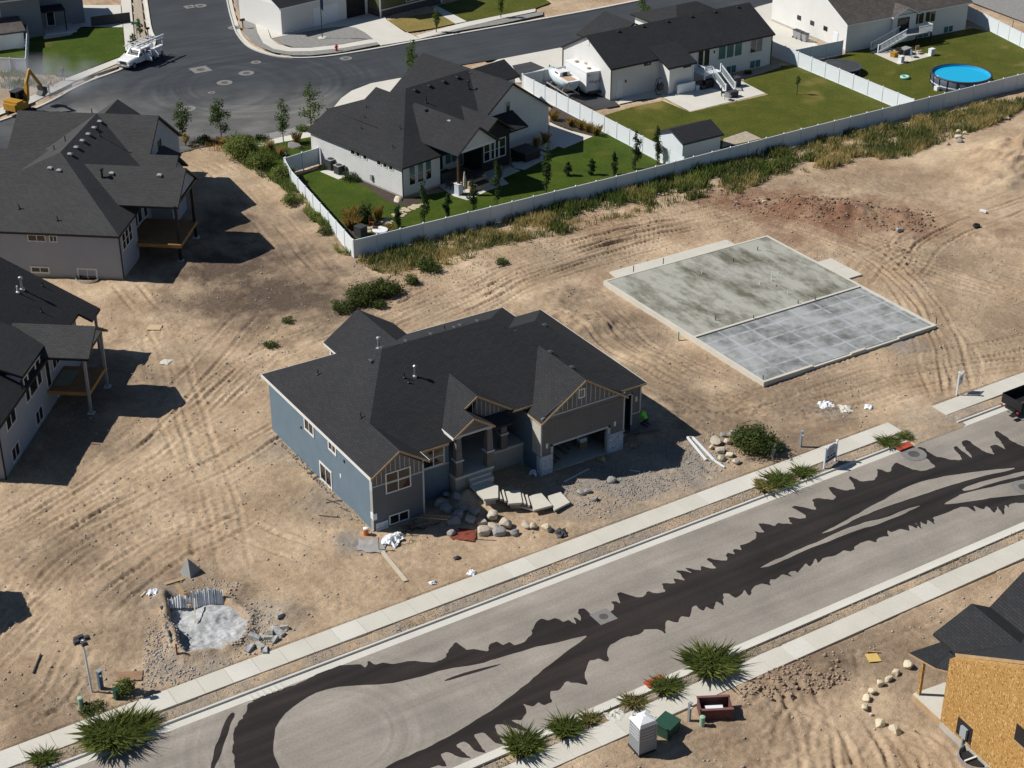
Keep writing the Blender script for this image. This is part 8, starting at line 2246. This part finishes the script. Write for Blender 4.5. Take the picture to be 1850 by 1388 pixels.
o = MB().lathe([(.02, 0), (.11, .06), (.15, .15), (.11, .25), (.02, .3)], 12).build('ball', PLASTICW, None, True); o.location = (121.06, 53.75, .03); tag(o, 'white ball near the right hand fence', 'ball')
for i, px in enumerate(((98.72, 71.00), (98.67, 70.26), (98.65, 69.24))):
    t = thing('wheelie_bin', ['grey wheelie bin furthest from the fence', 'middle grey wheelie bin', 'grey wheelie bin nearest the fence'][i], 'bin', (px[0], px[1], .05), .1, 'bins beside the top right house')
    MB().add([(-.26, -.3, .05), (.26, -.3, .05), (.26, .3, .05), (-.26, .3, .05), (-.32, -.38, 1.0), (.32, -.38, 1.0), (.32, .38, 1.0), (-.32, .38, 1.0)], [(3, 2, 1, 0), (4, 5, 6, 7), (0, 1, 5, 4), (1, 2, 6, 5), (2, 3, 7, 6), (3, 0, 4, 7)]).build('body', GREYP, t)
    P('lid', DKGREY, t, (-.35, .35, -.42, .42, 1.002, 1.07)); P('wheel', BLACK, t, (-.3, -.24, .25, .45, 0, .2), (.24, .3, .25, .45, 0, .2))
def chair(x, y, m, label, rz=0.0, s=1.0):
    t = thing('patio_chair', label, 'chair', (x, y, .055), rz)
    P('seat', m, t, (-.3 * s, .3 * s, -.3 * s, .3 * s, .35, .45)); P('backrest', m, t, (-.3 * s, .3 * s, .24 * s, .3 * s, .451, .95))
    P('leg', m, t, *[(a - .03, a + .03, c - .03, c + .03, 0, .35) for a in (-.26 * s, .26 * s) for c in (-.26 * s, .26 * s)])
def boxy(x, y, w, d, h, m, label, name, cat, rz=0.0, top=None, z=.055):
    t = thing(name, label, cat, (x, y, z), rz)
    P('body', m, t, (-w / 2, w / 2, -d / 2, d / 2, 0, h)); P('lid', top or m, t, (-w / 2 - .03, w / 2 + .03, -d / 2 - .03, d / 2 + .03, h + .001, h + .07))
    return t
chair(107.24, 57.93, TAN, 'tan patio chair on the cluttered pad'); boxy(103.91, 58.71, .9, .6, .5, YELLOW, 'yellow toy box on the cluttered pad', 'toy_box', 'toy box', .3); boxy(105.80, 58.84, 1.5, .9, .65, DKGREY, 'dark table on the cluttered pad', 'patio_table', 'table', .2, GREYP)
boxy(108.20, 56.67, .7, .5, .75, PLASTICW, 'white storage box at the right corner of the cluttered pad', 'storage_box', 'box', .1); boxy(103.09, 56.62, .6, .5, .7, PLASTICW, 'white storage box at the front corner of the cluttered pad', 'storage_box', 'box', .1); chair(105.69, 57.26, BLUEP, 'blue chair on the cluttered pad', 1.2); chair(105.01, 59.00, DKGREY, 'dark chair beside the yellow toy box', 2.2)
gl = thing('basketball_hoop', 'thin portable hoop by the right hand fence', 'hoop', (122.91, 57.32, .03)); MB().tube((0, 0, 0), (0, 0, 1.9), .04, .04, 6).build('pole', BLACK, gl); P('base', DKGREY, gl, (-.4, .4, -.3, .3, 0, .15)); P('backboard', RED, gl, (-.35, .35, -.05, 0, .35, .75))
# patio behind the long white house
gr = boxy(77.25, 61.68, 1.2, .6, .9, BLACK, 'black barbecue under the deck stairs', 'barbecue', 'barbecue'); boxy(80.31, 60.44, 1.1, .8, 1.0, DKGREY, 'dark covered grill right of the deck stairs', 'covered_grill', 'grill'); boxy(77.69, 57.63, 1.1, .7, .6, DKGREY, 'dark fire table on the concrete patio', 'fire_table', 'table'); chair(76.98, 58.41, BLACK, 'black chair beside the fire table', 1.0); chair(76.49, 57.04, GREYP, 'low grey lounge chair at the patio edge', 2.0)
hc = thing('hanging_chair', 'black hanging egg chair against the white wall', 'chair', (70.78, 62.66, .045)); MB().path([(.5, 0, 0), (-.3, 0, .1), (-.6, 0, 1.0), (-.4, 0, 1.9), (.1, 0, 2.1), (.3, 0, 1.9)], .04).build('stand', BLACK, hc); MB().lathe([(.1, .5), (.42, .65), (.45, 1.1), (.3, 1.5), (.05, 1.7)], 12, .15, 0).build('basket', DKGREY, hc)
boxy(73.40, 62.03, 1.2, .15, 1.0, PLASTICW, 'white panel leaning under the roof edge', 'leaning_partition', 'partition')
for i, px in enumerate(((75.63, 61.79), (76.31, 61.57))):
    boxy(px[0], px[1], .5, .5, .45, PLASTICW if i == 0 else DKGREY, ['white bucket under the deck', 'dark bucket under the deck'][i], 'bucket', 'bucket')
# yard of the white house with black wall
for i, px in enumerate(((28.13, 62.04), (28.24, 60.50))):
    t = thing('air_conditioner', ['larger air conditioner next to the gate', 'smaller air conditioner nearer the shrub'][i], 'air conditioner', (px[0], px[1], .1), R(12)); s = .45 - .05 * i; h = 1.05 - .2 * i
    P('cabinet', DKGREY, t, (-s, s, -s, s, 0, h)); P('corner_cap', GREYP, t, (-s - .02, s + .02, -s - .02, s + .02, h + .001, h + .06)); MB().lathe([(s * .8, h + .062), (s * .8, h + .08), (s * .2, h + .1)], 16).build('fan_guard', BLACK, t)
o = MB().box(-1.5, 1.5, -.6, .6, -.1, .09).build('equipment_pad', CONC2, None); o.location = (27.72, 60.66, 0); o.rotation_euler = (0, 0, R(-78)); tag(o, 'concrete pad under the air conditioners', 'pad')
ht_ = thing('hot_tub', 'dark covered hot tub beside the white gable wall', 'hot tub', (47.00, 54.11, .055), R(12)); P('cabinet', mat('tub_wood', (.03, .028, .028), .6, .2), ht_, (-1.1, 1.1, -1.1, 1.1, 0, .85)); P('cover', DKGREY, ht_, (-1.15, -.01, -1.15, 1.15, .852, .98), (.01, 1.15, -1.15, 1.15, .852, .98)); P('step', BLACK, ht_, (-1.6, -1.12, -.4, .4, 0, .3))
SLATE = mat('dark_slate', (.05, .052, .056), .8, .2)
for i, px in enumerate(((43.92, 51.82), (43.28, 51.63), (42.65, 51.44), (42.03, 51.24), (41.40, 51.05), (50.06, 55.09), (50.68, 55.33), (51.25, 55.61), (49.06, 54.26))):
    o = MB().box(-.75, .75, -.35, .35, 0, .05).build('stepping_slab', CONC if i % 1 == 0 else SLATE, None); o.location = (px[0], px[1], .05); o.rotation_euler = (0, 0, R(12 + 90)); tag(o, ['first stepping slab from the hot tub pad', 'second stepping slab from the hot tub pad', 'third stepping slab from the hot tub pad', 'fourth stepping slab from the hot tub pad', 'stepping slab nearest the porch patio', 'stepping slab right of the hot tub, second', 'stepping slab right of the hot tub, third', 'stepping slab furthest right of the hot tub', 'stepping slab touching the hot tub'][i], 'stepping slab', 'stepping slabs by the black wall')
um = thing('parasol', 'closed patterned parasol on the porch patio', 'parasol', (36.25, 48.62, .055)); MB().tube((0, 0, 0), (0, 0, 2.5), .03, .03, 8).build('pole', WHITE, um); MB().lathe([(.05, .75), (.16, 1.0), (.15, 1.7), (.07, 2.4), (.02, 2.5)], 10).build('folded_canopy', mat('striped_canopy', (.50, .42, .32), .9, .45, 3, 9), um); MB().lathe([(.3, 0), (.3, .08), (.06, .12)], 14).build('base', DKGREY, um)
sf = thing('outdoor_sofa', 'wicker corner sofa on the porch patio', 'sofa', (38.49, 49.45, .055), R(12)); P('seat', TAN, sf, (-1.1, 1.1, -.4, .4, 0, .42)); P('backrest', TAN, sf, (-1.1, 1.1, .401, .6, 0, .8)); P('cushion', DKGREY, sf, (-1.0, -.02, -.38, .38, .421, .55), (.02, 1.0, -.38, .38, .421, .55))
chair(39.63, 50.05, TAN, 'wicker chair right of the corner sofa', .4); boxy(39.48, 51.68, 1.4, .9, .7, DKGREY, 'dark dining table under the porch', 'patio_table', 'table', .2); chair(39.03, 52.36, DKGREY, 'dark chair under the porch roof', 1.5); boxy(36.35, 52.88, 1.3, .7, 1.0, DKGREY, 'covered grill against the white wall by the porch', 'covered_grill', 'grill', .2); chair(35.89, 50.89, DKGREY, 'dark chair left of the stone porch pier', 1.9)
rt = thing('round_table', 'round white table in the fenced corner', 'table', (24.18, 44.06, .05)); MB().lathe([(.75, .68), (.75, .74)], 24).build('top', PLASTICW, rt); MB().lathe([(.3, 0), (.08, .1), (.08, .68)], 12).build('pedestal', GREYP, rt)
RUST = mat('rust_brown', (.16, .055, .025), .85, .25)
chair(24.86, 46.80, RUST, 'rust-brown chair behind the round table', .5, .9); chair(24.04, 44.65, RUST, 'rust-brown chair in front of the round table', 2.6, .9); boxy(22.78, 45.31, .9, .9, .9, DKGREY, 'dark covered barbecue in the fence corner', 'covered_grill', 'grill', .3)
# flagstone path
FLAG = mat('flagstone', (.46, .38, .28), .9, .22, 2, 12, .4, 14)
fp_ = thing('flagstone_path', 'tan flagstone path curving to the round table', 'path', (0, 0, 0)); fp_['kind'] = 'structure'
line = dense([(31.57, 49.00), (30.52, 48.76), (29.08, 48.19), (27.82, 47.52), (26.66, 46.80), (25.53, 46.52), (24.51, 46.45), (23.88, 46.28)], 2)
q = random.Random(9)
for (x, y) in line[::1]:
    for k in range(2):
        ox, oy = q.uniform(-.55, .55), q.uniform(-.45, .45)
        pts = [(x + ox + .32 * q.uniform(.7, 1.2) * math.cos(w), y + oy + .3 * q.uniform(.7, 1.2) * math.sin(w)) for w in [i * PI / 3 + q.uniform(-.2, .2) for i in range(6)]]
        MB().prism(pts, .0, .05 + q.uniform(0, .02)).build('flagstone', FLAG, fp_)
for px, rz, lab in (((98.97, 38.57), .6, 'weathered pallet tipped on the weeds'), ((98.76, 35.70), .9, 'flat pallet on the bare ground by the weeds')):
    t = thing('pallet', lab, 'pallet', (px[0], px[1], gz(*px) + .05), rz)
    if 'tipped' in lab: t.rotation_euler = (.5, .1, rz)
    for i in range(6):
        P('slat', PALEW, t, (-.6, .6, -.5 + i * .18, -.38 + i * .18, .12, .15))
    for y in (-.45, 0, .42):
        P('runner', PALEW, t, (-.6, .6, y, y + .08, 0, .119))
o = MB().lathe([(.3, 0), (.36, .08), (.36, .2), (.3, .28), (.2, .28), (.2, .0)], 16, cap=False).build('tyre', RUBBER, None); o.location = (73.82, 15.59, gz(73.82, 15.59)); tag(o, 'old black tyre on the brown dirt at right', 'tyre')
lumber((76.94, 18.15), (77.13, 17.50), .25, .2, PLASTICW, 'white jug lying on the dirt at right', name='jug')

# ================================================================ people
def person(x, y, z, rz, J_, label, shirt, pants, hat=None, s=1.0):
    """one continuous skinned body; J_ gives joint positions in metres"""
    names = list(J_); ix = {n: i for i, n in enumerate(names)}
    rad = dict(pelvis=.15, waist=.14, chest=.165, neck=.06, head=.10, crown=.085, nose=.02)
    for s_ in 'lr':
        rad.update({'sh' + s_: .075, 'el' + s_: .05, 'wr' + s_: .035, 'pm' + s_: .04, 'hp' + s_: .11, 'kn' + s_: .07, 'an' + s_: .048, 'to' + s_: .04})
        for f in range(5): rad['f%d%s' % (f, s_)] = .01
    ed = [('pelvis', 'waist'), ('waist', 'chest'), ('chest', 'neck'), ('neck', 'head'), ('head', 'crown'), ('head', 'nose')]
    for s_ in 'lr':
        ed += [('chest', 'sh' + s_), ('sh' + s_, 'el' + s_), ('el' + s_, 'wr' + s_), ('wr' + s_, 'pm' + s_), ('pelvis', 'hp' + s_), ('hp' + s_, 'kn' + s_), ('kn' + s_, 'an' + s_), ('an' + s_, 'to' + s_)] + [('pm' + s_, 'f%d%s' % (f, s_)) for f in range(5)]
    me = bpy.data.meshes.new('person')
    me.from_pydata([J_[n] for n in names], [(ix[a], ix[b]) for a, b in ed], [])
    o = bpy.data.objects.new('person', me); COL.objects.link(o)
    md = o.modifiers.new('skin', 'SKIN'); sv = me.skin_vertices[0].data
    for n in names:
        sv[ix[n]].radius = (rad[n], rad[n]); sv[ix[n]].use_root = n == 'pelvis'
    sb = o.modifiers.new('sub', 'SUBSURF'); sb.levels = 1; sb.render_levels = 1
    dg = bpy.context.evaluated_depsgraph_get(); nm = bpy.data.meshes.new_from_object(o.evaluated_get(dg))
    o.modifiers.clear(); o.data = nm; nm.materials.clear()
    for m in (SKIN, shirt, pants, hat or HAIRM, BLACK): nm.materials.append(m)
    grp = {}
    for n in names:
        grp[n] = 1 if n in ('waist', 'chest', 'shl', 'shr', 'ell', 'elr') else 2 if n in ('pelvis', 'hpl', 'hpr', 'knl', 'knr', 'anl', 'anr') else 4 if n in ('tol', 'tor') else 3 if n == 'crown' else 0
    P_ = np.array([J_[n] for n in names]); gi = np.array([grp[n] for n in names])
    for p in nm.polygons:
        d = np.linalg.norm(P_ - np.array(p.center), axis=1); p.material_index = int(gi[d.argmin()]); p.use_smooth = True
    o.location = (x, y, z); o.rotation_euler = (0, 0, rz); o.scale = (s, s, s)
    return tag(o, label, 'person')
def hand(J_, s_, p, d):
    J_['pm' + s_] = p
    for f in range(5):
        a = (f - 2) * .018
        J_['f%d%s' % (f, s_)] = (p[0] + d[0] * (.09 - .012 * abs(f - 2)) + a, p[1] + d[1] * .09 + (.03 if f == 0 else 0), p[2] + d[2] * .09)
def standing():
    J_ = dict(pelvis=(0, 0, .95), waist=(0, 0, 1.12), chest=(0, 0, 1.36), neck=(0, .0, 1.52), head=(0, -.02, 1.64), crown=(0, 0, 1.75), nose=(0, -.12, 1.65))
    for s_, k in (('l', -1), ('r', 1)):
        J_.update({'sh' + s_: (k * .2, 0, 1.42), 'el' + s_: (k * .27, -.05, 1.15), 'wr' + s_: (k * .25, -.2, .95), 'hp' + s_: (k * .1, 0, .9), 'kn' + s_: (k * .12, -.05, .5), 'an' + s_: (k * .13, 0, .08), 'to' + s_: (k * .14, -.16, .04)})
        hand(J_, s_, (k * .24, -.25, .88), (0, -.4, -.9))
    return J_
kn = dict(pelvis=(0, .1, .42), waist=(0, -.02, .58), chest=(0, -.2, .82), neck=(0, -.32, .95), head=(0, -.4, 1.04), crown=(0, -.42, 1.15), nose=(0, -.5, .99))
for s_, k in (('l', -1), ('r', 1)):
    kn.update({'sh' + s_: (k * .2, -.22, .85), 'el' + s_: (k * .28, -.4, .6), 'wr' + s_: (k * .2, -.55, .38), 'hp' + s_: (k * .12, .08, .4), 'kn' + s_: (k * .2, -.28, .12), 'an' + s_: (k * .16, .18, .1), 'to' + s_: (k * .16, .32, .05)})
    hand(kn, s_, (k * .18, -.6, .31), (0, -.5, -.8))
wz = gz(23.98, 1.25) + .1
person(23.98, 1.25, wz, R(200), kn, 'worker in bright green shirt kneeling right of the garage', HIVIS, DENIM, GREYP, 1.12)
sj = standing(); person(26.80, 104.98, .0, R(60), sj, 'person in dark clothes standing behind the open truck doors', GREYSHIRT, DENIM)
sj = standing(); person(14.12, 104.42, .05, R(-40), sj, 'person in dark shirt standing in the dust by the sidewalk', GREYSHIRT, DENIM)
sj = standing(); sj['chest'] = (0, -.2, 1.28); sj['neck'] = (0, -.32, 1.4); sj['head'] = (0, -.4, 1.46); sj['crown'] = (0, -.45, 1.56); sj['nose'] = (0, -.5, 1.42)
for s_, k in (('l', -1), ('r', 1)):
    sj['sh' + s_] = (k * .2, -.22, 1.3); sj['el' + s_] = (k * .25, -.4, 1.08); sj['wr' + s_] = (k * .2, -.5, .9); hand(sj, s_, (k * .18, -.55, .83), (0, -.4, -.9))
person(11.14, 100.89, .05, R(80), sj, 'person bending beside the excavator bucket', TAN, DENIM, MATS['orange_paint'])
o = MB().lathe([(.3, 0), (.3, .02), (.06, .04), (.03, .55), (.02, .6)], 12).build('tool_bucket', PLASTICW, None); o.location = (23.19, 1.29, gz(23.19, 1.29) + .1); o.scale = (.7, .7, .5); tag(o, 'pale tool on the plywood in front of the kneeling worker', 'tool')

# ================================================================ dust hanging round the excavator
def dustmat():
    m = bpy.data.materials.new('dust'); m.use_nodes = True; t = m.node_tree; t.nodes.clear()
    out = t.nodes.new('ShaderNodeOutputMaterial'); v = t.nodes.new('ShaderNodeVolumePrincipled'); v.inputs['Color'].default_value = (.86, .90, .96, 1)
    tc = t.nodes.new('ShaderNodeTexCoord'); nz = _n(t, 'ShaderNodeTexNoise', Scale=.28, Detail=4.0); t.links.new(tc.outputs['Object'], nz.inputs['Vector'])
    gr_ = t.nodes.new('ShaderNodeTexGradient'); gr_.gradient_type = 'SPHERICAL'; mp = t.nodes.new('ShaderNodeMapping'); mp.inputs['Scale'].default_value = (1 / 11., 1 / 8., 1 / 4.); t.links.new(tc.outputs['Object'], mp.inputs[0]); t.links.new(mp.outputs[0], gr_.inputs[0])
    k = _n(t, 'ShaderNodeMath', operation='MULTIPLY'); t.links.new(_ramp(t, nz.outputs[0], .4, .72), k.inputs[0]); t.links.new(gr_.outputs['Fac'], k.inputs[1])
    k2 = _n(t, 'ShaderNodeMath', operation='MULTIPLY'); t.links.new(k.outputs[0], k2.inputs[0]); k2.inputs[1].default_value = .34; t.links.new(k2.outputs[0], v.inputs['Density']); t.links.new(v.outputs[0], out.inputs['Volume'])
    return m
bm = bmesh.new(); bmesh.ops.create_icosphere(bm, subdivisions=3, radius=1.0)
for v in bm.verts: v.co = (v.co.x * 11, v.co.y * 8, max(-.05, v.co.z * 4))
me = bpy.data.meshes.new('dust_cloud'); bm.to_mesh(me); bm.free(); me.materials.append(dustmat())
o = bpy.data.objects.new('dust_cloud', me); COL.objects.link(o); o.location = (9.77, 102.09, .3); o.rotation_euler = (0, 0, R(-15)); tag(o, 'pale dust drifting round the excavator', 'dust', None, 'stuff')
